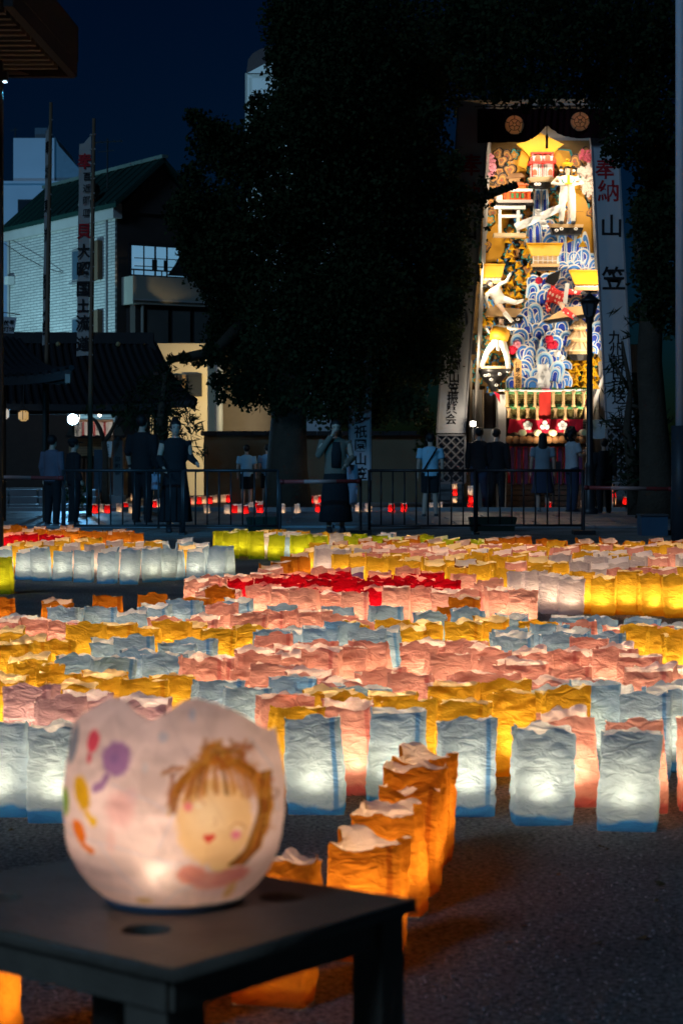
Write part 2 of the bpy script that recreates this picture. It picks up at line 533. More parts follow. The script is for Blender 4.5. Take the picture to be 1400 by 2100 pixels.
# front: lit window, balcony, bay of dark windows
lw = Ab().span((0.36, -0.06, 6.35), (2.35, -0.005, 7.32)).build('window', black_iron, hA, local=True)
for a, b in ((0.44, 0.80), (0.86, 1.16), (1.24, 1.55), (1.62, 2.25)):
    MB().span((a, -0.085, 6.42), (b, -0.065, 7.25)).build('lit_pane', lit_pane, lw, local=True)
MB().prism([(1.5, -0.3, 6.42), (2.3, -0.3, 6.42), (2.3, -0.3, 6.9), (1.9, -0.3, 7.0), (1.75, -0.3, 6.75)], (0, .05, 0)).build('hung_washing', BLACKISH, lw, local=True)
for px_, w_ in ((0.92, .16), (1.02, .05), (1.3, .12)): MB().span((px_, -0.42, 6.55), (px_ + w_, -0.4, 6.84)).build('hung_washing', BLACKISH, lw, local=True)
for z in (6.62, 6.85):
    MB().tube([(0.30, -0.5, z), (1.95, -0.5, z + 0.02)], 0.014, 6).build('drying_rail', black_iron, lw, local=True)
Ab().span((0.15, -0.7, 5.52), (3.6, -0.002, 6.32)).build('balcony', dull_beige, hA, local=True)
Ab().span((0.12, -0.74, 5.62), (3.64, -0.701, 5.66)).build('balcony_band', grey_band, hA, local=True)
Ab().tube([(0.12, -0.66, 6.5), (3.55, -0.66, 6.5)], 0.025, 6).tube([(0.2, -0.66, 6.3), (0.2, -0.66, 6.5)], 0.02, 6).tube([(1.1, -0.66, 6.3), (1.1, -0.66, 6.5)], 0.02, 6).build('handrail', black_iron, hA, local=True)
Ab().span((0.3, -0.55, 4.3), (3.5, -0.003, 5.5)).build('bay', shadow_wall, hA, local=True)
for i, (a, b) in enumerate(((0.62, 1.38), (1.46, 2.1), (2.18, 2.75), (2.85, 3.3))):
    w = Ab().span((a, -0.59, 4.36), (b, -0.552, 5.42)).build('window', black_iron, hA, local=True)
    MB().span((a + 0.04, -0.605, 4.4), (b - 0.04, -0.592, 5.38)).build('pane', curtain_m, w, local=True)
Ab().tube([(0.5, -0.62, 4.3), (0.5, -0.62, 5.5)], 0.05, 8).build('downpipe', dull_beige, hA, local=True)
for (x, y, z, r) in ((-0.05, 1.4, 8.95, 0.3), (0.1, 1.9, 8.6, 0.26)):
    d_ = thing('satellite_dish', 'grey satellite dish on a short mast, ' + ('higher' if r > 0.28 else 'lower') + ' of the two on the green roof', 'satellite dish', group='dishes on the green roof')
    d_.parent = hA; d_.parent = None
    wp = hA.matrix_basis @ Vector((x - 0.12, y, z))
    d_.location = wp; WL[d_.name] = wp
    mbd = MB(); mbd.rings([(0, 0, 0, r, r), (0, 0, -0.03, r * .8, r * .8), (0, 0, -0.07, r * .4, r * .4), (0, 0, -0.08, 0.02, 0.02)], 18)
    mbd.xform(Matrix.Rotation(R(70), 4, 'X') @ Matrix.Rotation(R(0), 4, 'Y'))
    mbd.build('dish', M('dish_grey', (0.2, 0.2, 0.2), 0.5, 0.1), d_, local=True, smooth=True)
    MB().tube([(0, 0.06, -0.5), (0, 0.06, 0)], 0.02, 6).tube([(0, 0, -0.05), (0, -0.3, -0.02)], 0.012, 6).build('mast', black_iron, d_, local=True)
an = thing('roof_antenna', 'thin television antenna standing on the green roof ridge', 'antenna', hA.matrix_basis @ Vector((0.5, 1.6, 8.8)))
ab = MB(); ab.tube([(0, 0, 0), (0, 0, 1.75)], 0.022, 6).build('mast', black_iron, an, local=True)
ab = MB(); ab.bar((-0.6, 0, 1.62), (0.45, 0, 1.68), 0.025, 0.025)
ab.build('boom', black_iron, an, local=True)
for k in range(6):
    MB().bar((-0.55 + k * 0.19, -0.3, 1.63 + 0.01 * k), (-0.55 + k * 0.19, 0.3, 1.63 + 0.01 * k), 0.014, 0.014).build('element', black_iron, an, local=True)
MB().bar((-0.28, 0.0, 1.35), (0.2, 0.0, 1.4), 0.02, 0.02).build('boom', black_iron, an, local=True)

# cream annexe below
hC = thing('cream_annexe', 'cream rendered annexe with brick panel behind the shrine roof', 'building', P(375, HOR, 57) * 1.0)
hC.location.z = 0; WL[hC.name] = Vector(hC.location)
def Q(px0, py0, px1, py1, d, t, mb=None):
    a, b = P(px0, py0, d), P(px1, py1, d)
    return (mb or MB()).span((a.x, d, b.z), (b.x, d + t, a.z))
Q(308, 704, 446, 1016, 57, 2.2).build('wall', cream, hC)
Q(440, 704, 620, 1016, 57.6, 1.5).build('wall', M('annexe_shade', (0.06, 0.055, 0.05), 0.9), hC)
Q(374, 768, 386, 812, 56.9, 0.098).build('brick_panel', brick_mat('ochre_brick', (0.36, 0.22, 0.09), (0.3, 0.18, 0.08), (0.12, 0.1, 0.07), 0.09, 0.045), hC)
w = Q(384, 766, 414, 813, 56.86, 0.13).build('window', black_iron, hC)
Q(387, 770, 411, 809, 56.83, 0.028).build('pane', pane_dark, w)
w = Q(345, 768, 374, 812, 56.9, 0.098).build('window', black_iron, hC)
for k in range(5):
    MB().tube([P(348 + 6 * k, 768, 56.78), P(348 + 6 * k, 812, 56.78)], 0.012, 6).build('window_bar', black_iron, w)
MB().tube([P(449, 700, 56.8), P(449, 1016, 56.8)], 0.11, 12).build('drain_pipe', M('pipe_blue_grey', (0.16, 0.19, 0.22), 0.5), hC, smooth=True)

# blue lit block far behind
hB = thing('flat_block', 'plain flat roofed white block with stepped penthouse behind the tiled house', 'building', (P(60, HOR, 85).x, 85, 0))
blk = M('pale_block_render', (0.72, 0.72, 0.72), 0.8, 0.08, 1)
Q(4, 374, 172, 1000, 85, 9).build('wall', blk, hB)
Q(28, 283, 112, 373, 85.4, 6).build('penthouse', blk, hB)
pb = MB(); d0 = 85.3
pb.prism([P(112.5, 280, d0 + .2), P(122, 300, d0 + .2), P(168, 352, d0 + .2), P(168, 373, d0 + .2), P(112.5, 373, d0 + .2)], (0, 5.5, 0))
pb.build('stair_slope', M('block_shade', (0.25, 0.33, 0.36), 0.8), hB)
Q(2, 371, 175, 376, 84.9, 0.095).build('parapet', blk, hB)
w = Q(37, 409, 69, 456, 84.95, 0.045).build('window', black_iron, hB)
Q(39, 412, 67, 453, 84.92, 0.028).build('pane', pane_dark, w)
tk = Q(72, 262, 97, 283, 86, 1.2).build('roof_tank', M('tank', (0.12, 0.15, 0.17), 0.6), hB)

# rounded white tower
hT = thing('white_tower', 'tall white tower block with dark rounded roof behind the big tree', 'building', (P(600, HOR, 110).x, 110, 0))
Q(506, 152, 690, 1000, 110, 12).build('wall', M('tower_render', (0.72, 0.72, 0.72), 0.7, 0.12, 0.6, 0.1, 4), hT)
arc = [P(506, 150, 110)]
for k in range(0, 13):
    a = math.pi * (1 - k / 12)
    arc.append(P(598 + 92 * math.cos(a), 150 - 58 * math.sin(a) ** 0.6 if k not in (0, 12) else 150, 110))
arc.append(P(690, 150, 110))
tw = MB().prism([p + Vector((0, -0.25, 0)) for p in arc[1:-1]], (0, 12.5, 0)).build('vaulted_roof', M('tower_roof', (0.06, 0.045, 0.05), 0.5), hT)
MB().prism([P(507, 149.9, 109.7), P(552, 126, 109.7), P(600, 112, 109.7), P(645, 126, 109.7), P(689, 149.9, 109.7)], (0, 0.04, 0)).build('gable_wall', MATS['tower_render'], hT)
MB().tube([P(505, 150, 109.7), P(505, 300, 109.7)], 0.06, 6).build('corner_trim', grey_band, hT)
for nm, lab, q, zz, beams in (('added_unseen_light', 'assumed unseen lamp on a mast off to the side of the tiled house', (-13.6, 59.6), 3.4, [((-8.2, 63.2, 5.4), 1750, 95, (0.40, 0.82, 1.0)), ((-12.5, 85, 9.0), 4200, 30, (0.07, 0.44, 1.0))]),  # lamp assumed, mast unseen; second beam added to brighten the flat block
                       ('added_unseen_light', 'assumed warm lamp on a mast hidden behind the ginkgo trunk', (P(596, HOR, 54).x, 54), 2.5, [((P(390, HOR, 57).x, 57, 2.0), 1150, 84, (1.0, 0.74, 0.38))]),  # lamp assumed from the warm light on the annexe; mast and spot added
                       ('added_unseen_light', 'added lamp on a mast behind the ginkgo, lighting the white tower', (P(600, HOR, 92).x, 92), 12.0, [((P(540, HOR, 110).x, 110, 21), 3600, 70, (0.42, 0.80, 1.0))])):  # mast lamp added to light the tower, none known there
    sl_ = thing(nm, lab, 'added lamp', (q[0], q[1], 0), 'added unseen lamps behind the shrine')
    MB().tube([(q[0], q[1], 0), (q[0], q[1], zz)], [.09, .06], 8).build('mast', black_iron, sl_, smooth=True)
    MB().box((q[0], q[1] + .15, zz + .06), (.3, .4, .1)).build('housing', black_iron, sl_)
    for tg, en, cn, cl in beams: lamp('added_unseen_beam', 'SPOT', (q[0], q[1] + .38, zz + .08), en, cl, sl_, .1, tg, cn, .6)
ant = thing('far_antenna', 'small antenna above the pale block', 'antenna', P(32, 283, 86))
MB().tube([P(32, 283, 86), P(32, 262, 86)], 0.03, 6).bar(P(22, 268, 86), P(36, 266, 86), 0.04, 0.04).build('mast', black_iron, ant)

# low earthen wall
lwall = thing('earthen_wall', 'low earthen wall with tiled cap behind the crowd', 'wall', (P(640, HOR, 52).x, 52, 0))
Q(418, 893, 880, 1031, 52, 0.4).build('wall', M('earth_render', (0.16, 0.125, 0.075), 0.9, 0.3, 1.2, 0.3, 10), lwall)
for k in range(14):
    a = 412 + 34 * k
    Q(a, 884, a + 33, 893, 51.85, 0.7).build('cap_tile', roof_tile, lwall)
wall2 = thing('corrugated_screen', 'pale corrugated sheet screen beside the trunk on the far side', 'screen', (P(1310, HOR, 50).x, 50, 0))
q = MB(); n = 24
xs = [P(1288 + 46 * i / n, 0, 50).x for i in range(n + 1)]
for i in range(n):
    ya, yb = 50 + 0.02 * (i % 2), 50 + 0.02 * ((i + 1) % 2)
    z0, z1 = P(0, 764, 50).z, P(0, 706, 50).z
    q.add([(xs[i], ya, z0), (xs[i + 1], yb, z0), (xs[i + 1], yb, z1), (xs[i], ya, z1)], [(0, 1, 2, 3)])
q.build('sheet', M('pale_sheet', (0.42, 0.40, 0.36), 0.7), wall2)
Q(1284, 760, 1340, 1000, 50.3, 0.2).build('backing_wall', M('backing', (0.05, 0.05, 0.05), 0.9), wall2)

# ------------------------------------------------------------------ shrine roofs and hall eave
gate = thing('shrine_gate', 'dark tiled roof of the shrine gate in front of the tiled house', 'shrine', (P(100, HOR, 46).x, 46, 0))
def tiled_roof(name, A, B, Cc, D, parent, nrib, th=0.14):
    """A-B the ridge, D-C the eave; sags a little like a temple roof"""
    A, B, Cc, D = map(Vector, (A, B, Cc, D))
    mb = MB(); n = 8; vs = []
    def pt(u, t):
        p = (A.lerp(B, u)).lerp(D.lerp(Cc, u), t)
        p = p.copy(); p.z -= 0.22 * math.sin(math.pi * t) - 0.12 * abs(2 * u - 1) ** 3 * t
        return p
    for j in range(n + 1):
        for i in range(n + 1): vs.append(pt(i / n, j / n))
    m_ = len(vs); vs += [p - Vector((0, 0, th)) for p in vs]
    fs = []
    for j in range(n):
        for i in range(n):
            a = j * (n + 1) + i
            fs.append((a, a + 1, a + n + 2, a + n + 1)); fs.append((m_ + a, m_ + a + n + 1, m_ + a + n + 2, m_ + a + 1))
    for i in range(n):
        for (a, b) in ((i, i + 1), (n * (n + 1) + i + 1, n * (n + 1) + i)): fs.append((a, a + m_, b + m_, b))
        for (a, b) in (((i + 1) * (n + 1), i * (n + 1)), (i * (n + 1) + n, (i + 1) * (n + 1) + n)): fs.append((a, a + m_, b + m_, b))
    mb.add(vs, fs)
    ro = mb.build(name, roof_tile, parent)
    rib = MB()
    for k in range(nrib + 1):
        u = k / nrib
        rib.tube([pt(u, t / 6) + Vector((0, 0, 0.02)) for t in range(7)], 0.05, 6)
    rib.build('roof_tile_rows', roof_tile, ro)['kind'] = 'stuff'
    return ro
tiled_roof('roof', P(-160, 702, 48.5), P(318, 706, 48.5), P(398, 832, 44.5), P(-200, 826, 44.5), gate, 34)
tiled_roof('roof', P(318, 706, 48.5), P(318, 707, 48.4), P(402, 832, 51.5), P(398, 832, 44.5), gate, 8)
MB().bar(P(-160, 692, 48.5), P(316, 694, 48.5), 0.24, 0.26).build('ridge', roof_tile, gate)
MB().prism([P(308, 744, 48.2), P(304, 706, 48.2), P(313, 698, 48.2), P(322, 716, 48.2), P(332, 744, 48.2)], (0, 0.4, 0)).build('ridge_end_tile', roof_tile, gate)
for px in (120, 243):
    MB().ball(P(px, 706, 48.3), (0.06, 0.05, 0.06), 8, 6).build('crest_tile', M('old_gilt', (0.3, 0.25, 0.12), 0.5), gate)
for px in (-40, 330):
    MB().bar((P(px, 0, 46.5).x, 46.5, 0), (P(px, 0, 46.5).x, 46.5, 3.0), 0.3, 0.3).build('pillar', dark_wood, gate)
MB().bar(P(-160, 838, 46.3), P(350, 838, 46.3), 0.3, 0.25).build('beam', dark_wood, gate)
Q(-120, 790, 150, 1000, 55.2, .15).build('back_wall', dark_wood, gate)  # dark panel added to darken the opening under the gate roof
side = thing('low_shrine_hall', 'near dark sloping roof corner with pale gutter end above the bright lamp', 'shrine', (P(0, HOR, 36).x, 36, 0))
tiled_roof('roof', P(-250, 655, 38.5), P(40, 700, 38.5), P(147, 772, 33.5), P(-250, 775, 33.5), side, 22)
MB().bar(P(-250, 781, 33.7), P(140, 781, 33.7), 0.12, 0.10).build('gutter', dark_wood, side)
Q(134, 767, 144, 785, 33.45, 0.12).build('gutter_end', M('pale_gutter', (0.3, 0.28, 0.24), 0.6), side)
for px, r in ((2, 0.09), (92, 0.035)):
    b = P(px, 785, 34.2)
    MB().tube([(b.x, 34.2, 0), (b.x, 34.2, b.z + 0.1)], r, 10).build('post', dark_wood, side)

hall = thing('shrine_hall', 'corner of a big shrine eave with open timber rafters at the top', 'shrine', (-4.6, 20, 0))
eave_wood = M('eave_timber', (0.10, 0.085, 0.065), 0.7, 0.3, 6, 0.3, 30)
c0 = P(161, 128, 20.0)                      # the corner tip
near = P(30, -22, 17.0); left = P(-260, 128, 20.0)
nl = near + (left - c0)
MB().prism([c0, near, nl, left], (0, 0, 0.34)).build('roof', M('eave_black', (0.012, 0.012, 0.012), 0.7), hall)
MB().bar(c0 + Vector((-0.04, 0.02, -0.07)), left + Vector((0, 0.02, -0.07)), 0.08, 0.14).bar(c0 + Vector((-0.05, 0, -0.07)), near + Vector((-0.05, 0, -0.07)), 0.08, 0.14).build('fascia', MATS['eave_black'], hall)
for k in range(1, 15):
    t = k / 14
    a = c0.lerp(near, t) + Vector((-0.16, 0, -0.06)); b = left.lerp(nl, t) + Vector((0, 0, -0.06))
    MB().bar(a, b, 0.075, 0.09).build('rafter', eave_wood, hall)
pp = P(2, 160, 19.4)
MB().bar((pp.x - 0.03, 19.4, 0), (pp.x - 0.03, 19.4, c0.z - 0.1), 0.09, 0.1).build('post', dark_wood, hall)
MB().prism([P(8, 134, 19.95), P(60, 152, 19.95), P(8, 152, 19.95)], (0, 0.08, 0)).build('bracket', eave_wood, hall)
el = thing('eave_lamp', 'small bright floodlight under the eave at the very edge', 'lamp', P(3, 158, 19.2))
MB().box(P(3, 157, 19.2), (0.12, 0.1, 0.08)).build('housing', black_iron, el)
MB().box(P(3, 157, 19.2) + Vector((0.03, 0.03, -0.045)), (0.03, 0.04, 0.006)).build('lens', M('lamp_white', (0.8, 0.8, 0.8), 0.5, emit=(0.6, 0.85, 1.0), es=12), el)
lamp('eave_beam', 'SPOT', P(3, 158, 19.2) + Vector((0.04, 0.06, -0.08)), 1500, (0.06, 0.48, 1.0), el, 0.05, (-1.2, 42, -1.6), 29, 0.5)

# ------------------------------------------------------------------ trees
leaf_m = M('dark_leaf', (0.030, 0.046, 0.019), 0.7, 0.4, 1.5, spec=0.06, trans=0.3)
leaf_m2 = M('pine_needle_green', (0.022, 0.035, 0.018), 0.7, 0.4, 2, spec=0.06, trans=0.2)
bark = M('bark', (0.06, 0.044, 0.03), 0.9, 0.4, 5, 0.9, 25)
def crown(name, lobes, d, depth, leaf, dens, mat, parent, fan=True):
    """leaves spread through overlapping lobes; a lobe is (px, py, radius in px)"""
    cs = []
    for (px, py, r) in lobes:
        k = d / F
        dd = d + RNG.uniform(-depth, depth)
        c = P(px, py, dd); rr = r * k
        n = int(dens * (r * r) / (leaf * leaf) * k * k)
        u = RNG.normal(size=(n, 3)); u /= np.linalg.norm(u, axis=1)[:, None]
        rad = rr * RNG.uniform(0.0, 1.0, n) ** (1 / 2.2) * (1 + 0.10 * RNG.normal(size=n))
        q = u * rad[:, None] * np.array([1.0, 1.25, 0.95])
        cs.append(q + np.array(c))
    c = np.concatenate(cs); n = len(c)
    a = RNG.normal(size=(n, 3)); a /= np.linalg.norm(a, axis=1)[:, None]
    b = np.cross(a, RNG.normal(size=(n, 3))); b /= np.linalg.norm(b, axis=1)[:, None]
    s = leaf * RNG.uniform(0.6, 1.3, n)[:, None]
    if fan: # ginkgo-like fan: stalk point, two corners, notch
        v = np.stack([c - a * s * 0.6, c + b * s * 0.55 + a * s * 0.2, c + a * s * 0.45, c - b * s * 0.55 + a * s * 0.2], 1)
    else:
        v = np.stack([c - a * s, c + b * s * 0.14, c + a * s, c - b * s * 0.14], 1)
    me = fast_mesh(name, v.reshape(-1, 3) - np.array(WL[parent.name]), np.arange(n * 4).reshape(-1, 4), mat)
    o = bpy.data.objects.new(name, me); link(o, parent)
    return o

tr = thing('ginkgo_tree', 'huge dark ginkgo whose crown fills the middle of the view', 'tree', (P(590, HOR, 42.5).x, 42.5, 0))
main_lobes = [(600,40,70),(660,30,110),(760,60,140),(640,170,85),(585,130,45),(600,100,60),(640,260,110),(560,300,75),(700,180,140),(760,300,150),
 (500,320,72),(445,300,60),(398,240,22),(425,262,28),(455,282,34),(545,250,32),(530,205,22),(520,225,20),(575,215,40),(395,360,30),(392,430,52),(370,440,36),(430,450,85),(395,500,40),(420,540,55),(480,540,95),(450,590,50),
 (560,450,140),(700,430,150),(820,350,120),(850,460,125),(890,560,85),(915,625,42),(935,540,26),(940,455,26),(935,395,32),(925,335,28),
 (500,640,80),(600,640,120),(720,620,130),(840,660,110),(470,700,60),(435,728,26),(405,738,18),(378,735,14),(350,737,11),(450,785,24),(452,815,14),(520,770,75),(500,810,30),(600,760,95),
 (680,780,95),(570,825,32),(640,840,26),(790,790,85),(870,730,70),(840,830,40),(900,680,50),(800,200,130),(880,140,110),(870,235,40),(700,850,30),(770,850,34)]
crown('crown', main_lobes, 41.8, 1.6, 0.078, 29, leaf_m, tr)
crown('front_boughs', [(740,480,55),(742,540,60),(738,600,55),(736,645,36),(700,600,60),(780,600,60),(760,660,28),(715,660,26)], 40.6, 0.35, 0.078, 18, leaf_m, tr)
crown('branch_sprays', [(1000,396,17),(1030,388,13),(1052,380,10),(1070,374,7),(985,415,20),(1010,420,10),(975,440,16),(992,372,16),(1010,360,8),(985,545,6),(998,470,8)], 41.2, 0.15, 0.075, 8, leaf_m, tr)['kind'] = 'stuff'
def trunk(px, d, pts, rads, name='trunk', parent=None, mat=None):
    b = MB(); b.tube([P(x, y, d + dy) if y is not None else Vector((P(x, 0, d).x, d + dy, 0)) for x, y, dy in pts], rads, 12)
    return b.build(name, mat or bark, parent, smooth=True)
trunk(590, 42.5, [(590, None, 0), (588, 960, 0), (592, 860, 0), (600, 740, 0), (620, 500, 0), (640, 200, 0)], [0.52, 0.42, 0.36, 0.34, 0.28, 0.12], 'trunk', tr)
for pts in ([(600, 740, 0), (520, 640, -.3), (440, 560, -.4), (400, 470, -.2)], [(605, 650, 0), (700, 540, -.4), (820, 440, -.5), (900, 400, -.6)], [(620, 500, 0), (540, 380, .2), (460, 300, .1), (385, 225, 0)],
            [(600, 720, 0), (700, 690, -.3), (800, 700, -.5)], [(620, 500, 0), (720, 330, 0), (800, 150, 0)], [(900, 400, -.6), (985, 405, -.6), (1060, 378, -.6)], [(520, 640, -.3), (440, 720, -.4), (350, 738, -.4)]):
    trunk(0, 42.5, pts, [0.14 - 0.035 * i for i in range(len(pts))], 'limb', tr)
tr2 = thing('camphor_tree', 'dark overhanging tree with thick bark trunk beside the banner of the float', 'tree', (P(1345, HOR, 36).x, 36, 0))
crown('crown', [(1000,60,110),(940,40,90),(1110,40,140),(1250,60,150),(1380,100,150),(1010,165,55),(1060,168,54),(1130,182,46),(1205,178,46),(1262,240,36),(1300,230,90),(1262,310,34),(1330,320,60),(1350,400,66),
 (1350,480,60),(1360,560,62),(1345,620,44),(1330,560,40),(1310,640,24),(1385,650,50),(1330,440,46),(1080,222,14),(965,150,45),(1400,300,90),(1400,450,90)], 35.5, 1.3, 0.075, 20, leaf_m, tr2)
trunk(0, 36, [(1350, None, 0), (1345, 990, 0), (1338, 860, 0), (1330, 740, 0), (1335, 640, 0), (1345, 450, 0), (1330, 200, 0), (1300, 60, 0)], [0.42, 0.3, 0.24, 0.22, 0.2, 0.18, 0.15, 0.08], 'trunk', tr2)
for pts in ([(1335, 640, 0), (1312, 560, 0), (1300, 420, 0)], [(1330, 200, 0), (1200, 140, .2), (1060, 100, .2), (960, 60, 0)], [(1338, 420, 0), (1400, 320, 0), (1430, 200, 0)]):
    trunk(0, 36, pts, [0.12, 0.09, 0.06, 0.04][:len(pts)], 'limb', tr2)
tr3 = thing('garden_pine', 'dark low pine with layered boughs beside the lamp post', 'tree', (P(1290, HOR, 38).x, 38, 0))
crown('crown', [(1262,750,22),(1285,790,26),(1250,800,16),(1300,840,34),(1262,862,24),(1235,868,12),(1310,900,46),(1275,930,32),(1330,960,60),(1290,985,42),(1350,880,40),(1255,905,14),(1320,1030,40),(1350,1040,40),(1282,690,12),(1255,640,10),(1290,660,14)], 38, 0.5, 0.13, 14, leaf_m2, tr3, False)
trunk(0, 38, [(1300, None, 0), (1296, 960, 0), (1284, 880, 0), (1292, 800, 0), (1275, 700, 0)], [0.13, 0.11, 0.08, 0.05, 0.02], 'trunk', tr3)
for pts in ([(1296, 960, 0), (1330, 930, 0)], [(1284, 880, 0), (1250, 862, 0), (1228, 866, 0)], [(1290, 830, 0), (1315, 838, 0)], [(1290, 800, 0), (1262, 752, 0)]):
    trunk(0, 38, pts, [0.04, 0.03, 0.02][:len(pts)], 'limb', tr3)
tr4 = thing('weeping_pine', 'dark drooping pine in front of the shrine gate roof', 'tree', (P(335, HOR, 43).x, 43, 0))
crown('crown', [(330,775,34),(300,790,30),(360,800,38),(385,850,30),(402,880,18),(340,840,40),(290,830,40),(262,830,26),(400,905,12),(372,890,26),(320,880,38),(270,870,22),(355,930,34),(410,930,16),(345,760,20)], 43, 0.6, 0.13, 14, leaf_m2, tr4, False)
trunk(0, 43, [(340, None, 0), (338, 960, 0), (330, 860, 0), (340, 770, 0)], [0.12, 0.11, 0.09, 0.04], 'trunk', tr4)
tr5 = thing('forked_tree', 'small bare forked trunk in front of the striped awning cloth', 'tree', (P(215, HOR, 44).x, 44, 0))
trunk(0, 44, [(219, None, 0), (216, 1000, 0), (217, 940, 0), (214, 905, 0)], [0.09, 0.075, 0.06, 0.055], 'trunk', tr5)
trunk(0, 44, [(214, 906, 0), (206, 880, 0), (196, 862, 0), (180, 850, 0)], [0.05, 0.045, 0.035, 0.02], 'limb', tr5)
trunk(0, 44, [(214, 906, 0), (224, 892, 0), (234, 874, 0), (246, 850, 0)], [0.05, 0.045, 0.04, 0.02], 'limb', tr5)
crown('crown', [(240,845,14),(262,850,16),(180,842,12),(205,836,10),(255,868,8)], 44, 0.3, 0.1, 9, leaf_m, tr5)
bush = thing('green_bush', 'small leafy green bush behind the barrier near the stone steps', 'bush', (P(158, HOR, 40).x, 40, 0))
crown('foliage', [(150,1000,17),(168,998,17),(158,985,16),(145,1018,15),(172,1020,15),(160,1030,18)], 40, 0.15, 0.075, 9, M('bush_leaf', (0.05, 0.11, 0.045), 0.5, 0.4, 3, spec=0.4, trans=0.3), bush)
MB().tube([P(158, 1060, 40), P(158, 1000, 40)], 0.03, 6).build('stem', bark, bush)
shrub = thing('back_shrub', 'yellow green lit shrub beside the banner foot under the ginkgo', 'bush', (P(880, HOR, 46).x, 46, 0))
crown('foliage', [(870,855,20),(885,872,18),(862,880,14),(880,900,18),(868,920,24),(876,840,10)], 46, 0.3, 0.09, 9, M('bright_leaf', (0.09, 0.13, 0.03), 0.5, 0.4, 3, spec=0.3, trans=0.35), shrub)
MB().tube([(shrub.location.x, 46, 0), P(872, 880, 46)], 0.04, 6).build('stem', bark, shrub)
# ------------------------------------------------------------------ barriers, lamp post, poles
bar_me = MB().tube([(0, 0, 0), (0, 0, 1)], 0.011, 6).mesh('bar', black_iron, True)
def barrier(px0, px1, d, label, zt=0.885):
    a, b = P(px0, 0, d).x, P(px1, 0, d).x
    t = thing('crowd_barrier', label, 'barrier', ((a + b) / 2, d, 0), 'black crowd barriers behind the lantern field')
    MB().tube([(a, d, zt), (b, d, zt)], 0.02, 8).build('top_rail', black_iron, t, smooth=True)
    MB().tube([(a, d, 0.12), (b, d, 0.12)], 0.016, 8).build('bottom_rail', black_iron, t, smooth=True)
    for x in (a, b):
        MB().tube([(x, d, 0.0), (x, d, zt + 0.01)], 0.022, 8).build('end_post', black_iron, t, smooth=True)
        MB().box((x, d, 0.015), (0.06, 0.5, 0.03)).build('foot', black_iron, t)
    n = max(2, round((b - a) / 0.165))
    for i in range(1, n):
        put('bar', bar_me, t, (a + (b - a) * i / n, d, 0.12), scale=(1, 1, zt - 0.12))
barrier(130, 374, 29.0, 'long black barrier in front of the green bush and the stone pillar')
barrier(377, 570, 28.9, 'black barrier in front of the two children in blue shirts')
barrier(757, 973, 29.0, 'black barrier in front of the person with a crossbody strap')
barrier(976, 1194, 29.1, 'black barrier in front of the float, next to the lamp post')
plastic_red = M('red_plastic', (0.30, 0.05, 0.045), 0.4, 0.15, 3, spec=0.5)
plastic_pale = M('pale_plastic', (0.42, 0.25, 0.22), 0.4, 0.1, 3, spec=0.5)
def pole_bar(px0, y0, px1, y1, d, label):
    a, b = P(px0, y0, d), P(px1, y1, d)
    t = thing('barrier_pole', label, 'pole', a, 'red plastic poles closing the gaps between barriers')
    MB().tube([a, b], 0.028, 10).build('tube', plastic_red, t, smooth=True)
    for u, w in ((0, .05), (.95, 1)): MB().tube([a.lerp(b, u), a.lerp(b, w)], 0.034, 10).build('end_loop', M('dark_red', (0.16, 0.02, 0.02), 0.5), t, smooth=True)
    MB().tube([a.lerp(b, 0.3), a.lerp(b, 0.7)], 0.0285, 10).build('pale_band', plastic_pale, t, smooth=True)
    for q in (a, b):
        MB().tube([(q.x, d + 0.07, 0), (q.x, d + 0.07, q.z + 0.03)], 0.02, 8).build('stand', black_iron, t)
        MB().box((q.x, d + 0.07, 0.03), (0.3, 0.3, 0.06)).build('foot', black_iron, t)
pole_bar(-90, 977, 131, 981, 28.8, 'red pole running off past the stone steps to the frame edge')
pole_bar(574, 988, 739, 987, 28.8, 'red pole across the legs of the woman with the white bag')
pole_bar(1197, 1000, 1378, 1003, 28.8, 'red pole between the lamp post and the tall steel pole')

lpt = thing('lamp_post', 'unlit black lamp post with lantern head standing before the float', 'lamp post', (P(1208, HOR, 39).x, 39, 0))
lx = lpt.location.x
def lz(py): return P(0, py, 39).z
MB().rings([(lx, 39, 0, .16, .16), (lx, 39, .12, .16, .16), (lx, 39, .16, .10, .10), (lx, 39, .9, .085, .085), (lx, 39, .95, .1, .1), (lx, 39, 1.0, .065, .065), (lx, 39, lz(665), .052, .052), (lx, 39, lz(660), .08, .08), (lx, 39, lz(652), .08, .08), (lx, 39, lz(648), .10, .10)], 14).build('post', black_iron, lpt, smooth=True)
glass_dim = M('frosted_dim_glass', (0.10, 0.11, 0.13), 0.3, 0.1, 3, spec=0.5)
MB().rings([(lx, 39, lz(648), .09, .09), (lx, 39, lz(618), .155, .155)], 6).build('lamp_glass', glass_dim, lpt)
fr = MB()
for k in range(6):
    a = 2 * math.pi * k / 6
    fr.bar((lx + .095 * math.cos(a), 39 + .095 * math.sin(a), lz(648)), (lx + .16 * math.cos(a), 39 + .16 * math.sin(a), lz(617)), .018, .018)
fr.build('lamp_frame', black_iron, lpt)
MB().rings([(lx, 39, lz(619), .20, .20), (lx, 39, lz(617), .215, .215), (lx, 39, lz(612), .15, .15), (lx, 39, lz(606), .06, .06), (lx, 39, lz(602), .025, .025), (lx, 39, lz(599), .03, .03), (lx, 39, lz(595), .005, .005)], 12).build('lamp_cap', black_iron, lpt, smooth=True)

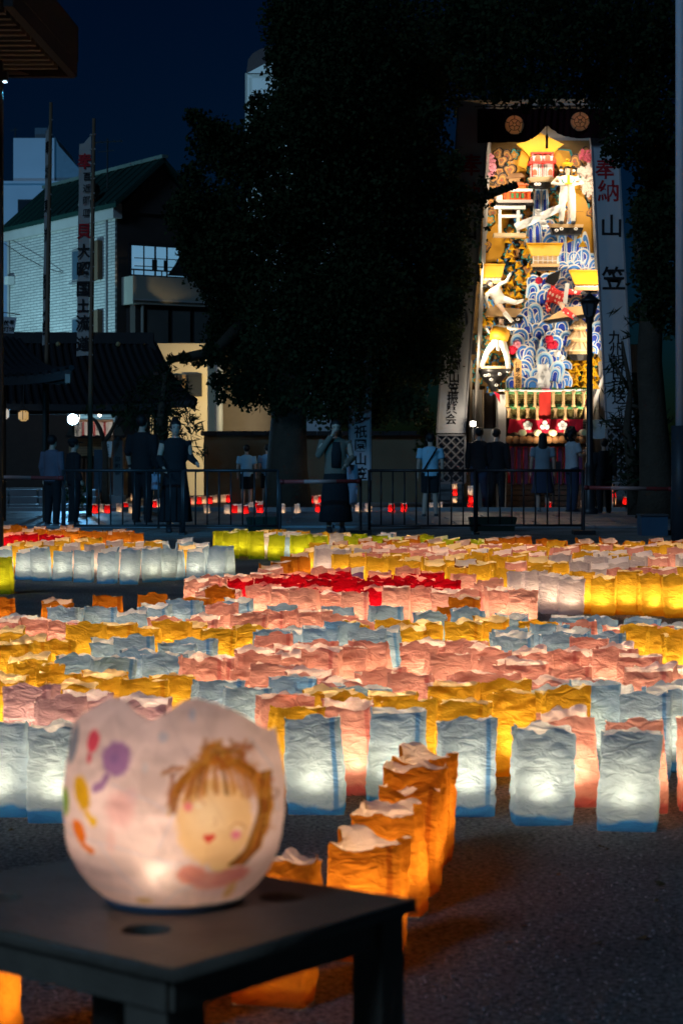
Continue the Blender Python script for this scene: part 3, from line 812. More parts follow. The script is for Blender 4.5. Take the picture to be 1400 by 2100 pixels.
spole = thing('steel_pole', 'tall pale steel pole at the frame edge on a dark base', 'pole', (P(1394, HOR, 24).x, 24, 0))
MB().tube([(spole.location.x, 24, 1.35), (spole.location.x, 24, 8.5)], 0.058, 16).build('shaft', M('galvanised', (0.62, 0.66, 0.7), 0.45, 0.08, 3), spole, smooth=True)
MB().tube([(spole.location.x, 24, 0), (spole.location.x, 24, 1.42)], 0.105, 16).build('sleeve', M('dark_sleeve', (0.03, 0.04, 0.05), 0.5), spole, smooth=True)
bx = thing('utility_box', 'dark blue utility box on the ground by the steel pole', 'box', (P(1338, HOR, 28.5).x, 28.5, 0))
MB().span((P(1312, 0, 28.5).x, 28.4, 0), (P(1366, 0, 28.5).x, 28.8, P(0, 1058, 28.5).z)).build('body', M('box_blue', (0.045, 0.10, 0.16), 0.5), bx)
MB().span((P(1310, 0, 28.5).x, 28.38, P(0, 1058, 28.5).z), (P(1368, 0, 28.5).x, 28.82, P(0, 1054.5, 28.5).z)).build('lid', M('box_lid', (0.06, 0.07, 0.08), 0.5), bx)
for px0, px1, lab in ((960, 1058, 'low dark green planter trough on the ground under the float'), (505, 575, 'low dark green planter trough near the blue shirts')):
    pl = thing('planter', lab, 'planter', (P((px0 + px1) / 2, HOR, 30.4).x, 30.4, 0), 'dark planters behind the barriers')
    a, b = P(px0, 0, 30.4).x, P(px1, 0, 30.4).x
    q = MB(); q.prism([(a + .04, 30.3, 0), (b - .04, 30.3, 0), (b, 30.25, .2), (a, 30.25, .2)], (0, 0.3, 0))
    q.build('trough', M('planter_green', (0.012, 0.03, 0.022), 0.6), pl)
    MB().span((a + .02, 30.27, .201), (b - .02, 30.53, .207)).build('soil', bark, pl)

# ------------------------------------------------------------------ flags and banner boards
bamboo = M('dark_bamboo', (0.16, 0.10, 0.06), 0.6, 0.3, 4)
old_cloth = M('flag_cloth', (0.50, 0.46, 0.42), 0.9, 0.12, 4, trans=0.3)
def flag(x_top, y_top, x_bot, y_bot, d, w0, f0, f1, name, label, chars, face=1.0):
    t = thing(name, label, 'flag', (P(x_bot, HOR, d).x, d, 0), 'tall festival flags by the shrine gate')
    a = P(x_top, y_top, d); b = P(x_bot, y_bot, d); g = Vector((b.x - 0.03, d, 0))
    MB().tube([g, b, a], [0.05, 0.045, 0.03], 8).build('pole', bamboo, t, smooth=True)
    # cloth hung beside the pole, turned away from the view
    def on(py):
        return P(x_top + (x_bot - x_top) * (py - y_top) / (y_bot - y_top), py, d)
    n = 30; vs = []; fs = []
    dirv = Vector((-1, face, 0)).normalized()
    for i in range(n + 1):
        p = on(f0 + (f1 - f0) * i / n)
        for j in range(5):
            s = j / 4
            q = p + dirv * (0.05 + w0 * s) + Vector((0, 0.03 * math.sin(i * .7 + s * 2.2) * s, -0.02 * s))
            if i == 0: q.z -= 0.22 * s * w0 / 0.25
            vs.append(q)
    for i in range(n):
        for j in range(4):
            k = i * 5 + j; fs.append((k, k + 1, k + 6, k + 5))
    cl = MB().add(vs, fs).build('cloth', old_cloth, t, smooth=True)
    for i in range(0, 16):
        p = on(f0 + (f1 - f0) * i / 15)
        MB().tube([p + Vector((.04, -.03, 0)), p + dirv * 0.075 + Vector((0, -.005, 0))], 0.014, 6).build('cloth_loop', old_cloth, cl)
    up = (on(f0) - on(f1)).normalized()
    for colr, mat in (('k', ink_black), ('r', ink_red)):
        it = [(ch, on(py) + dirv * (0.05 + w0 * pos) + Vector((0, -0.035, 0)), sz) for ch, py, sz, c_, pos in chars if c_ == colr]
        if it:
            letters(MB(), it, 0.02, right=-dirv, up=up).build('lettering', mat, cl, fixn=False)
    return t
flag(193, 243, 187, 735, 38, 0.24, 276, 728, 'festival_flag', 'white festival flag with red and black characters, next to the tiled house window', 
     [('奉', 330, .30, 'r', .5), ('百', 362, .16, 'k', .3), ('近', 386, .16, 'k', .3), ('師', 410, .16, 'k', .3), ('皿', 436, .16, 'k', .3), ('貝', 474, .30, 'r', .5), ('大', 514, .27, 'k', .5), ('昭', 552, .30, 'k', .5),
      ('国', 592, .30, 'k', .5), ('土', 626, .26, 'k', .5), ('流', 662, .30, 'k', .5), ('道', 704, .28, 'k', .5)], 0.35)
flag(105, 210, 97, 708, 38.3, 0.26, 246, 705, 'festival_flag', 'narrow festival flag seen nearly edge on, in front of the white tiled wall', 
     [('奉', 300, .26, 'k', .5), ('納', 350, .26, 'k', .5), ('東', 420, .26, 'k', .5), ('流', 480, .26, 'k', .5), ('祝', 575, .28, 'k', .5), ('山', 600, .26, 'k', .5), ('笠', 650, .28, 'k', .5), ('会', 672, .28, 'k', .5)], 2.2)
sf = thing('small_flag', 'small white banner with black characters at the roof end', 'flag', P(6, 690, 40), 'tall festival flags by the shrine gate')
MB().tube([P(4, 800, 40), P(4, 622, 40)], 0.018, 6).tube([P(2, 640, 40), P(42, 645, 40)], 0.01, 6).build('pole', bamboo, sf)
MB().prism([P(5, 649, 40), P(35, 651, 40), P(29, 684, 40), P(3, 682, 40)], (0, 0.006, 0)).build('cloth', white_cloth, sf)
letters(MB(), [('奉', P(25, 661, 39.985), .10), ('納', P(24, 675, 39.985), .10), ('献', P(14, 662, 39.985), .11), ('灯', P(13, 675, 39.985), .11)], 0.02).build('lettering', ink_black, sf, fixn=False)

board_white = M('banner_board_white', (0.50, 0.50, 0.51), 0.85, 0.10, 1.2, 0.1, 20)
def banner_board(quad, d, label, chars_k, chars_r, lattice=None):
    t = thing('banner_board', label, 'banner', (P((quad[2][0] + quad[3][0]) / 2, HOR, d).x, d, 0), 'tall white banner boards with brush lettering')
    bd = MB().prism([P(x, y, d) for x, y in quad], (0, 0.12, 0)).build('board', board_white, t)
    ed = MB()
    for i in (1, 3):
        (x0, y0), (x1, y1) = quad[i], quad[(i + 1) % 4]
        ed.bar(P(x0, y0, d) + Vector((0, -.012, 0)), P(x1, y1, d) + Vector((0, -.012, 0)), .035, .022, up=(0, 1, 0))
    ed.build('edge_strip', M('banner_edge', (0.28, 0.28, 0.3), 0.8), bd)
    if chars_k: letters(MB(), [(c, P(x, y, d - 0.006), s) for c, x, y, s in [(c, x, y, s * 1.12) for c, x, y, s in chars_k]], 0.016).build('lettering', ink_black, bd, fixn=False)
    if chars_r: letters(MB(), [(c, P(x, y, d - 0.006), s) for c, x, y, s in [(c, x, y, s * 1.12) for c, x, y, s in chars_r]], 0.016).build('lettering', ink_red, bd, fixn=False)
    if lattice:
        x0, y0, x1, y1 = lattice
        MB().prism([P(x0, y0, d + .1), P(x1, y0, d + .1), P(x1, y1, d + .1), P(x0, y1, d + .1)], (0, 0.04, 0)).build('base_panel', M('base_panel_dark', (0.05, 0.05, 0.055), 0.8), t)
        sl = MB().bar((0, 0, 0), (0, 0, 1), .028, .02).mesh('lattice_slat', M('lattice_grey', (0.22, 0.22, 0.23), 0.7))
        W, Hh = x1 - x0, y1 - y0
        step = W / 3
        for sgn, dy in ((1, 0.0), (-1, -0.024)):
            c = -Hh
            while c < W:
                # line x = x0 + c + s, y = y0 + s  (mirrored for sgn -1), clipped to the panel
                s0, s1 = max(0, -c), min(Hh, W - c)
                if s1 - s0 > 6:
                    xa, xb = (x0 + c + s0, x0 + c + s1) if sgn == 1 else (x1 - c - s0, x1 - c - s1)
                    A, B = P(xa, y0 + s0, d + .06 + dy), P(xb, y0 + s1, d + .06 + dy)
                    v = B - A
                    o = put('lattice_slat', sl, t, A, v.to_track_quat('Z', 'Y').to_euler(), (1, 1, v.length))
                c += step
        fr = MB()
        for A, B in (((x0, y0), (x1, y0)), ((x0, y0), (x0, y1)), ((x1, y0), (x1, y1)), ((x0, y1), (x1, y1))):
            fr.bar(P(*A, d + .02), P(*B, d + .02), .04, .03, up=(0, 1, 0))
        fr.build('lattice_frame', M('lattice_grey'), t)
    else:
        lo = [q for q in quad[2:]]
        bl = MB()
        for x, y in lo:
            g = P(x, y, d + .16); bl.bar((g.x, d + .16, 0), (g.x, d + .16, 3), .08, .06)
        bl.build('support_post', dark_wood, t)
    return t
seq = '国指定重要無形民俗文化財博多祇園山笠'
banner_board([(718, 470), (760, 470), (759, 985), (716, 985)], 41.3, 'tall narrow white banner with a column of black characters under the ginkgo',
             [(c, 739, 716 + 28.2 * (i - 8), 0.235) for i, c in enumerate(seq)], [])
banner_board([(940, 205), (1003, 215), (952, 888), (895, 888)], 43.2, 'leaning white banner half hidden by ginkgo leaves beside the float',
             [('山', 957, 470, .42), ('笠', 947, 575, .42)] + [(c, 937 - 0.075 * (21 * i), 689 + 21.3 * i, .21) for i, c in enumerate('博多祇園山笠振興会')],
             [('奉', 966, 338, .42), ('納', 962, 396, .42)], (896, 892, 953, 990))
banner_board([(1208, 215), (1262, 215), (1298, 872), (1242, 872)], 43.2, 'leaning white banner with black and red characters, between lamp post and pine',
             [('山', 1253, 463, .44), ('笠', 1257, 570, .46)] + [(c, 1261 + 0.06 * (i * 25), 692 + 24.6 * i, .27) for i, c in enumerate('九州朝日放送')] + [('K', 1271, 838, .15), ('B', 1272, 850, .15), ('C', 1273, 862, .15)],
             [('奉', 1241, 346, .40), ('納', 1246, 391, .42)], (1243, 878, 1300, 990))

# ------------------------------------------------------------------ bright lamp, striped cloth, stone pillar
fl = thing('floodlight', 'dazzling blue white floodlight beside the striped cloth', 'lamp', (P(150, HOR, 49).x, 49, 0))
fc = P(150, 860, 49)
MB().tube([(fc.x, 49.1, 0), (fc.x, 49.1, fc.z)], 0.03, 8).build('stand', black_iron, fl)
MB().box(fc + Vector((0, 0.05, 0)), (0.3, 0.08, 0.28)).build('housing', black_iron, fl)
MB().rings([(0, 0, 0, .12, .12), (0, 0, .012, .12, .12)], 16).xform(Matrix.Translation(fc + Vector((0, 0.005, 0))) @ Matrix.Rotation(R(90), 4, 'X')).build('lens', M('flood_lens', (0.8, 0.8, 0.8), 0.5, emit=(0.55, 0.85, 1.0), es=70), fl)
lamp('flood_beam', 'SPOT', fc + Vector((0, -0.06, 0)), 420, (0.16, 0.55, 1.0), fl, 0.06, (fc.x + 1.2, 36, 0.0), 120, 0.8)
nr = thing('striped_awning_cloth', 'white awning cloth with red striped bands lit by the floodlight', 'cloth', P(192, 880, 51))
n = 36; vs = []; fs = []
for i in range(n + 1):
    px = 153 + 78 * i / n
    for j in range(5):
        p = P(px, 865 + 29 * j / 4 + 2 * math.sin(i * .5), 51)
        vs.append(p + Vector((0, .04 * math.sin(i * 1.1) * (j / 4), 0)))
for i in range(n):
    for j in range(4): fs.append((i * 5 + j, i * 5 + j + 1, i * 5 + j + 6, i * 5 + j + 5))
MB().add(vs, fs).build('cloth', white_cloth, nr, smooth=True)
rp = MB()
for px in (171, 194, 215):
    for k in range(7):
        rp.prism([P(px - 2, 867 + 4 * k, 50.93), P(px + 2, 866 + 4 * k, 50.93), P(px + 2, 868.6 + 4 * k, 50.93), P(px - 2, 869.6 + 4 * k, 50.93)], (0, .004, 0))
rp.build('red_stripe', ink_red, nr)
for px in (160, 204):
    cm = MB()
    for k in range(5):
        a = 2 * math.pi * k / 5
        cm.ball(P(px + 4.2 * math.cos(a), 878 + 4.2 * math.sin(a), 50.93), (.03, .006, .03), 8, 6)
    cm.build('crest', M('crest_grey', (0.3, 0.3, 0.32), 0.8), nr)
MB().tube([P(150, 863, 51.03), P(232, 863, 51.03)], .04, 8).build('rail', M('awning_rail', (0.4, 0.24, 0.16), 0.6), nr)
for px in (151, 231):
    q = P(px, 863, 51.1); MB().bar((q.x, 51.1, 0), q, .06, .06).build('post', dark_wood, nr)
ab_ = thing('added_bulb', 'small added bulb over the striped awning cloth', 'lamp', P(205, 850, 50.2))  # put in to brighten the cloth, which the floodlight faces away from
MB().ball(P(205, 850, 50.2), (.04, .04, .06), 8, 6).build('bulb', M('bulb', (0.8, 0.7, 0.6), 0.5, emit=(1.0, .85, .65), es=3), ab_)
MB().tube([P(205, 846, 50.2), P(205, 838, 50.2), P(205, 836, 51)], .012, 6).build('bracket', black_iron, ab_)
lamp('added_bulb_glow', 'POINT', P(205, 852, 50.1), 26, (1.0, .86, .72), ab_, .05)
hut = thing('small_wooden_hut', 'low hut with pale boarded wall behind the striped cloth', 'hut', (P(190, HOR, 52.5).x, 52.5, 0))
Q(140, 895, 250, 1025, 52.6, 1.5).build('wall', M('hut_dark', (0.10, 0.07, 0.05), 0.8), hut)
for k in range(8):
    Q(142, 894 + 5.2 * k, 236, 898.6 + 5.2 * k, 52.5, .07).build('board', M('pale_board', (0.42, 0.33, 0.19), 0.7, 0.2, 4), hut)
for k in range(6):
    Q(166 + 9 * k, 940, 170 + 9 * k, 1018, 52.5, .08).build('slat', M('hut_slat', (0.2, 0.13, 0.09), 0.8), hut)
MB().prism([P(136, 893, 52.2), P(256, 893, 52.2), P(246, 872, 53.6), P(146, 872, 53.6)], (0, 0, -.06)).build('roof', roof_tile, hut)
wsg = thing('paper_notice', 'narrow white notice with small characters behind the forked trunk', 'notice', (P(224, HOR, 48).x, 48, 0))
MB().prism([P(217, 905, 48), P(231, 905, 48), P(228, 938, 48), P(216, 938, 48)], (0, .01, 0)).build('sheet', white_cloth, wsg)
letters(MB(), [(c, P(222, 912 + 5 * i, 47.99), .05) for i, c in enumerate('大名士茶座')], 0.02).build('lettering', ink_black, wsg, fixn=False)
MB().bar((P(223, 0, 48.05).x, 48.05, 0), P(223, 936, 48.05), .1, .05).build('post', M('pale_post', (0.3, 0.25, 0.2), 0.8), wsg)
spl = thing('stone_pillar', 'square stone pillar with pointed top on a stone base', 'pillar', (P(242, HOR, 47).x, 47, 0))
def QQ(px0, py0, px1, py1, d, t): return Q(px0, py0, px1, py1, d, t)
QQ(214, 1016, 254, 1042, 46.7, .5).build('base', stone, spl)
QQ(232, 904, 252, 1015.5, 46.85, .22).build('shaft', stone, spl)
a, b, c_, d_ = (P(231, 904, 46.84), P(253, 904, 46.84), P(253, 904, 47.08), P(231, 904, 47.08))
top = P(242, 895, 46.96)
MB().add([a, b, c_, d_, top], [(0, 1, 4), (1, 2, 4), (2, 3, 4), (3, 0, 4), (0, 3, 2, 1)]).build('pointed_top', stone, spl)
letters(MB(), [(c, P(241, 942 + 14 * i, 46.845), .13) for i, c in enumerate('卯和金')], 0.02).build('lettering', M('carved_dark', (0.05, 0.05, 0.06), 0.9), spl, fixn=False)
nb = thing('notice_board', 'dark notice board beside the forked trunk', 'board', (P(200, HOR, 45).x, 45, 0))
QQ(193, 922, 213, 1010, 45, .06).build('panel', M('board_blue_black', (0.03, 0.05, 0.07), 0.5), nb)
MB().bar((P(196, 0, 45.1).x, 45.1, 0), P(196, 990, 45.1), .06, .06).bar((P(211, 0, 45.1).x, 45.1, 0), P(211, 990, 45.1), .06, .06).build('leg', dark_wood, nb)
for px, py, lab, col in ((9, 848, 'round white hanging lamp at the very edge under the low hall roof', (1.0, 0.85, 0.7)), (49, 852, 'warm gold hanging lamp cage under the low hall roof', (1.0, 0.6, 0.2))):
    hl = thing('hanging_lamp', lab, 'lamp', P(px, py, 44), 'small lamps under the low hall roof')
    c = P(px, py, 44)
    MB().rings([(c.x, 44, c.z - .12, .05, .05), (c.x, 44, c.z - .07, .11, .11), (c.x, 44, c.z + .06, .11, .11), (c.x, 44, c.z + .1, .06, .06)], 12).build('shade', M('lampshade_%d' % px, (0.6, 0.5, 0.4), 0.7, emit=col, es=0.45), hl, smooth=True)
    MB().rings([(c.x, 44, c.z + .1, .13, .13), (c.x, 44, c.z + .14, .05, .05)], 12).tube([(c.x, 44, c.z + .14), (c.x, 44, c.z + 1.2)], .012, 6).build('cap', black_iron, hl)
    for k in range(5):
        MB().tube([(c.x - .115 + .0575 * k, 43.885 + .04 * abs(k - 2), c.z - .09), (c.x - .115 + .0575 * k, 43.885 + .04 * abs(k - 2), c.z + .09)], .008, 5).build('cage_bar', black_iron, hl)
ibd = thing('information_board', 'pale information board with picture behind the lamp post', 'board', (P(1222, HOR, 44).x, 44, 0))
QQ(1184, 861, 1206, 900, 44, .05).build('text_panel', M('board_grey', (0.25, 0.24, 0.25), 0.7), ibd)
QQ(1208, 861, 1240, 900, 44, .05).build('picture_panel', M('board_blue', (0.22, 0.34, 0.42), 0.6, 0.6, 3), ibd)
tl = MB()
for k in range(6): tl.span(P(1187, 866 + 5 * k, 43.99), P(1203 - (k % 3) * 2, 867.4 + 5 * k, 43.995))
tl.build('text_line', ink_black, ibd)
for px in (1186, 1238): MB().bar((P(px, 0, 44.08).x, 44.08, 0), P(px, 880, 44.08), .06, .06).build('leg', dark_wood, ibd)
# ------------------------------------------------------------------ people
SKIN = M('skin', (0.48, 0.30, 0.22), 0.6, 0.08, 6)
HAIRM = M('black_hair', (0.012, 0.010, 0.010), 0.5, 0.3, 20, 0.4, 120)
SHOE = M('dark_shoe', (0.03, 0.03, 0.035), 0.6)
def figure(root, h, clothes, hair='short', pose=None, vs=0.016, parent_local=True, face=True, lean=0.0, skirt=False, shoes=SHOE, skin=None):
    """a body, its clothes and hair under root; stands at the local origin and faces -Y"""
    skin = skin or SKIN
    J = dict(sL=(.185, 0, 1.385), sR=(-.185, 0, 1.385), eL=(.235, .03, 1.11), eR=(-.235, .03, 1.11), wL=(.245, -.05, .87), wR=(-.245, -.05, .87),
             hL=(.085, 0, .90), hR=(-.085, 0, .90), kL=(.095, -.02, .49), kR=(-.095, -.02, .49), aL=(.10, .02, .08), aR=(-.10, .02, .08), head=(0, -.015, 1.575), turn=0.0)
    J.update(pose or {})
    V = {k: (Vector(v) if k != 'turn' else v) for k, v in J.items()}
    hc = V['head']; rt = Matrix.Rotation(V['turn'], 3, 'Z')
    b = MB()
    b.rings([(0, 0, .86, .10, .085), (0, 0, .93, .16, .11), (0, 0, 1.05, .135, .095), (0, 0, 1.2, .15, .105), (0, 0, 1.32, .165, .105), (0, .005, 1.40, .13, .08), (0, .01, 1.44, .06, .055)], 18)
    b.tube([(0, .012, 1.40), hc + Vector((0, .02, -.08))], [.056, .05], 12)
    b.ball(hc + Vector((0, .012, .03)), (.076, .094, .092), 18, 12, rot=rt)
    b.ball(hc + rt @ Vector((0, -.015, -.035)), (.06, .07, .085), 16, 10, rot=rt)
    b.ball(hc + rt @ Vector((0, -.088, -.012)), (.012, .018, .022), 8, 6)
    for s in (-1, 1): b.ball(hc + rt @ Vector((s * .076, .012, -.005)), (.012, .02, .03), 8, 6)
    for s in 'LR':
        b.tube([V['s' + s], V['s' + s].lerp(V['e' + s], .5), V['e' + s]], [.054, .048, .038], 12)
        b.tube([V['e' + s], V['e' + s].lerp(V['w' + s], .35), V['w' + s]], [.038, .04, .026], 12)
        w = V['w' + s]; d = (w - V['e' + s]).normalized()
        sg = 1 if s == 'L' else -1
        side = d.cross(Vector((sg, 0, 0)));  side = side.normalized() if side.length > .2 else Vector((0, 1, 0))
        b.ball(w + d * .05, (.028, .036, .045), 10, 8)
        for i in range(4):
            q = w + d * .08 + side * (-.027 + .018 * i)
            L = (.06, .072, .066, .05)[i]
            cu = Vector((-sg * .5, 0, 0)) * .02
            b.tube([q, q + d * L * .55 + cu * .4, q + d * L + cu * 1.4], [.009, .0085, .007], 8)
        b.tube([w + d * .025 - side * .025, w + d * .055 - side * .045, w + d * .085 - side * .048], [.011, .010, .008], 8)
        b.tube([V['h' + s], V['h' + s].lerp(V['k' + s], .4), V['k' + s]], [.088, .075, .052], 14)
        b.tube([V['k' + s], V['k' + s].lerp(V['a' + s], .35), V['a' + s]], [.052, .056, .036], 14)
        b.ball(V['a' + s] + Vector((0, -.05, -.04)), (.04, .11, .038), 12, 8)
    sc = h / 1.70
    mt = Matrix.Scale(sc, 4)
    def add(mb, nm, mat, v=vs):
        o = bpy.data.objects.new(nm, voxel(mb.xform(mt), nm, mat, v)); link(o, root); return o
    add(b, 'body', skin, 0.012 if vs < 0.018 else vs)
    top, topm, bot, botm = clothes
    t = MB()
    t.rings([(0, 0, .84 if top != 'tucked' else .95, .178, .135), (0, 0, .95, .175, .13), (0, 0, 1.06, .16, .12), (0, 0, 1.2, .172, .126), (0, 0, 1.33, .185, .122), (0, .005, 1.405, .145, .092), (0, .01, 1.435, .085, .07)], 20)
    for s in 'LR':
        S0, E0, W0 = V['s' + s], V['e' + s], V['w' + s]
        if top == 'long': t.tube([S0 + Vector((0, 0, .005)), E0, W0], [.072, .06, .045], 12)
        elif top == 'none': t.tube([S0, S0.lerp(E0, .12)], [.066, .06], 12)
        else: t.tube([S0 + Vector((0, 0, .005)), S0.lerp(E0, .72)], [.074, .072], 12)
    add(t, 'coat' if top == 'long' else 'shirt', topm)
    l = MB()
    if bot in ('trousers', 'shorts'):
        l.rings([(0, 0, .80, .15, .125), (0, 0, .93, .172, .128), (0, 0, 1.0, .155, .118)], 18)
        for s in 'LR':
            if bot == 'trousers': l.tube([V['h' + s], V['k' + s], V['a' + s] + Vector((0, 0, -.02))], [.105, .078, .062], 14)
            else: l.tube([V['h' + s], V['h' + s].lerp(V['k' + s], .95)], [.108, .095], 14)
        add(l, bot, botm)
    else:
        m_ = (V['kL'] + V['kR']) / 2
        l.rings([(0, 0, .16 if bot == 'dress' else .42, .26, .2), (0, 0, .6, .215, .17), (0, 0, .88, .178, .135), (0, 0, 1.0, .15, .115)], 22)
        add(l, 'skirt', botm)
    for s in 'LR':
        k = MB(); k.rings([(0, .0, -.08, .047, .125), (0, .0, -.05, .05, .13), (0, .01, -.02, .045, .11), (0, .04, .01, .042, .06)], 14)
        k.xform(Matrix.Translation(V['a' + s] + Vector((0, -.045, 0))))
        k.xform(mt); o = k.build('shoe', shoes, root, smooth=True, local=True)
    hm = MB()
    hm.ball(hc + rt @ Vector((0, .026, .038)), (.09, .104, .10), 20, 14, rot=rt)
    if hair != 'short':
        if hair == 'long':
            q = hc + rt @ Vector((0, .045, -.03))
            hm.rings([(q.x, q.y + .02, q.z - .30, .085, .04), (q.x, q.y + .02, q.z - .2, .11, .065), (q.x, q.y, q.z - .05, .10, .085), (q.x, q.y, q.z + .05, .085, .08)], 16)
        if hair == 'curly':
            for i in range(70):
                u = Vector(RNG.normal(size=3)); u.normalize()
                q = hc + rt @ Vector((u.x * .11, .035 + u.y * .12, -.01 + u.z * .15))
                if (rt.inverted() @ (q - hc)).y > -.04: hm.ball(q, .035, 6, 5)
        if hair == 'bun':
            hm.ball(hc + rt @ Vector((0, .08, .13)), .055, 10, 8)
    # keep the face free of hair
    keep_v = []
    ho = voxel(hm, 'hair', HAIRM, 0.013, 2)
    bm = bmesh.new(); bm.from_mesh(ho)
    inv = rt.inverted()
    dele = [f for f in bm.faces if (lambda q: q.y < -.045 and q.z < .055)(inv @ (f.calc_center_median() - hc))]
    bmesh.ops.delete(bm, geom=dele, context='FACES')
    bm.transform(mt); bm.to_mesh(ho); bm.free()
    o = bpy.data.objects.new('hair', ho); link(o, root)
    if face:
        for s in (-1, 1):
            MB().ball(hc + rt @ Vector((s * .03, -.081, .008)), (.012, .006, .006), 8, 6).xform(mt).build('eye', HAIRM, root, local=True)
            MB().ball(hc + rt @ Vector((s * .03, -.084, .03)), (.018, .005, .0035), 8, 6).xform(mt).build('eyebrow', HAIRM, root, local=True)
        MB().ball(hc + rt @ Vector((0, -.083, -.058)), (.022, .007, .007), 8, 6).xform(mt).build('mouth', M('lips', (0.32, 0.10, 0.09), 0.5), root, local=True)
    return root

def cloth(name, col): return M(name, col, 0.9, 0.15, 5, 0.3, 40)
def person(px, base, h, heading, label, **kw):
    g = G(px, base)
    t = thing('person', label, 'person', g, rotz=R(heading))
    figure(t, h, **kw)
    return t
BLK = cloth('black_clothes', (0.012, 0.012, 0.014)); NAVY = cloth('dark_denim', (0.03, 0.04, 0.07)); BLUE = cloth('light_blue_cotton', (0.30, 0.50, 0.60))
TAUPE = cloth('taupe_cardigan', (0.16, 0.12, 0.09)); GREYT = cloth('grey_blue_cotton', (0.20, 0.26, 0.30)); WHT = cloth('off_white_cotton', (0.42, 0.44, 0.46)); DPUR = cloth('dusky_cotton', (0.10, 0.09, 0.12))
w1 = person(688, 1092, 1.60, 6, 'person in taupe cardigan raising a hand to the face, white bag on the arm', clothes=('long', TAUPE, 'dress', BLK), hair='long',
       pose=dict(eR=(-.28, -.10, 1.16), wR=(-.085, -.17, 1.46), eL=(.25, -.02, 1.12), wL=(.14, -.22, 1.02), turn=R(-4)))
inn = MB().rings([(0, -.105, .98, .075, .05), (0, -.108, 1.2, .08, .045), (0, -.09, 1.37, .06, .04)], 14).xform(Matrix.Scale(1.6 / 1.7, 4)).build('inner_top', BLK, w1, local=True, smooth=True)
def bag_thing(px, base_d, y0, y1, x0, x1, label, mat, name='tote_bag', d=30.0):
    t = thing(name, label, 'bag', P((x0 + x1) / 2, y1, d))
    q = MB(); n = 10; vs = []; fs = []
    for j in range(n + 1):
        for i in range(n + 1):
            u, v = i / n, j / n
            p = P(x0 + (x1 - x0) * (u + .03 * math.sin(v * 5)), y0 + (y1 - y0) * v, d)
            vs.append(p + Vector((0, -.05 * math.sin(math.pi * u) * (.4 + v) + .012 * math.sin(u * 17 + v * 5), 0)))
    m_ = len(vs); vs += [Vector((p.x, 2 * d - p.y + .02, p.z)) for p in vs]
    for j in range(n):
        for i in range(n):
            a = j * (n + 1) + i
            fs.append((a, a + 1, a + n + 2, a + n + 1)); fs.append((m_ + a, m_ + a + n + 1, m_ + a + n + 2, m_ + a + 1))
    for i in range(n):
        a = n * (n + 1) + i; fs.append((a, a + 1, a + 1 + m_, a + m_))
        for a, b in ((i * (n + 1), (i + 1) * (n + 1)), (i * (n + 1) + n, (i + 1) * (n + 1) + n)): fs.append((a, b, b + m_, a + m_))
    q.add(vs, fs).build('sack', mat, t, smooth=True)
    hd = MB()
    a, b = P(x0 + (x1 - x0) * .3, y0, d), P(x0 + (x1 - x0) * .7, y0, d)
    mid = (a + b) / 2 + Vector((0, 0, (y1 - y0) * d / F * .28))
    for yy in (-.03, .05): hd.tube([a + Vector((0, yy, -.02)), a.lerp(mid, .7) + Vector((0, yy, .02)), mid, b.lerp(mid, .7) + Vector((0, yy, .02)), b + Vector((0, yy, -.02))], .008, 6)
    hd.build('handle', mat, t, smooth=True)
    return t
bag_thing(710, 0, 953, 1035, 686, 733, 'large white shopping bag hanging on the arm of the person in the taupe cardigan', cloth('bag_white', (0.30, 0.30, 0.36)), d=29.75)
m1 = person(882, 1063, 1.52, 182, 'person from behind in a light blue t-shirt with a dark crossbody strap', clothes=('short', BLUE, 'shorts', BLK), pose=dict(aL=(.13, .05, .08), aR=(-.12, -.05, .08)), face=False)
st_ = MB(); st_.bar((-.12, .142, 1.40), (.17, .145, .92), .035, .006, up=(0, 1, 0)).xform(Matrix.Scale(1.52 / 1.7, 4)); st_.build('strap', BLK, m1, local=True)
person(982, 1049, 1.71, 174, 'person in black from behind, the one nearer the side lamp of the float', clothes=('long', BLK, 'trousers', NAVY), pose=dict(aL=(.12, .05, .08), aR=(-.14, -.03, .08)), face=False)
person(1018, 1049, 1.69, 168, 'person in black trousers and black top from behind, facing the red cloth of the float', clothes=('long', BLK, 'trousers', BLK), pose=dict(turn=R(-25), aL=(.18, -.12, .08)), face=False)
person(1112, 1052, 1.58, 180, 'person with long black hair from behind in a light blue top and skirt', clothes=('short', GREYT, 'skirt', NAVY), hair='long', face=False)
person(1172, 1053, 1.67, 110, 'person with big curly hair in a grey top turned towards the float', clothes=('short', WHT, 'trousers', NAVY), hair='curly', pose=dict(eL=(.23, -.10, 1.15), wL=(.12, -.28, 1.22), eR=(-.23, -.08, 1.14), wR=(-.10, -.28, 1.2)), face=False)
person(1238, 1056, 1.45, 185, 'person as a dark shape behind the lamp post', clothes=('long', BLK, 'trousers', BLK), face=False)
person(506, 1041, 1.38, 178, 'child in a bright blue t-shirt, the wider of the two blue shirts', clothes=('short', BLUE, 'shorts', BLK), face=False)
person(549, 1040, 1.40, 190, 'child in a duller blue t-shirt nearest the woman with the white bag', clothes=('short', cloth('mid_blue_cotton', (0.20, 0.34, 0.46)), 'shorts', BLK), face=False)
g1 = person(360, 1092, 1.60, 10, 'person in a black dress holding a clear bag, in front of the drooping pine', clothes=('long', BLK, 'dress', BLK), hair='bun', pose=dict(eR=(-.25, -.02, 1.12), wR=(-.2, -.2, .98), eL=(.24, .02, 1.12), wL=(.30, -.16, 1.05)))
bag_thing(320, 0, 972, 1004, 311, 329, 'small pale clear bag in the hand of the person in the black dress', cloth('clear_bag', (0.22, 0.24, 0.30)), 'plastic_bag', d=29.55)
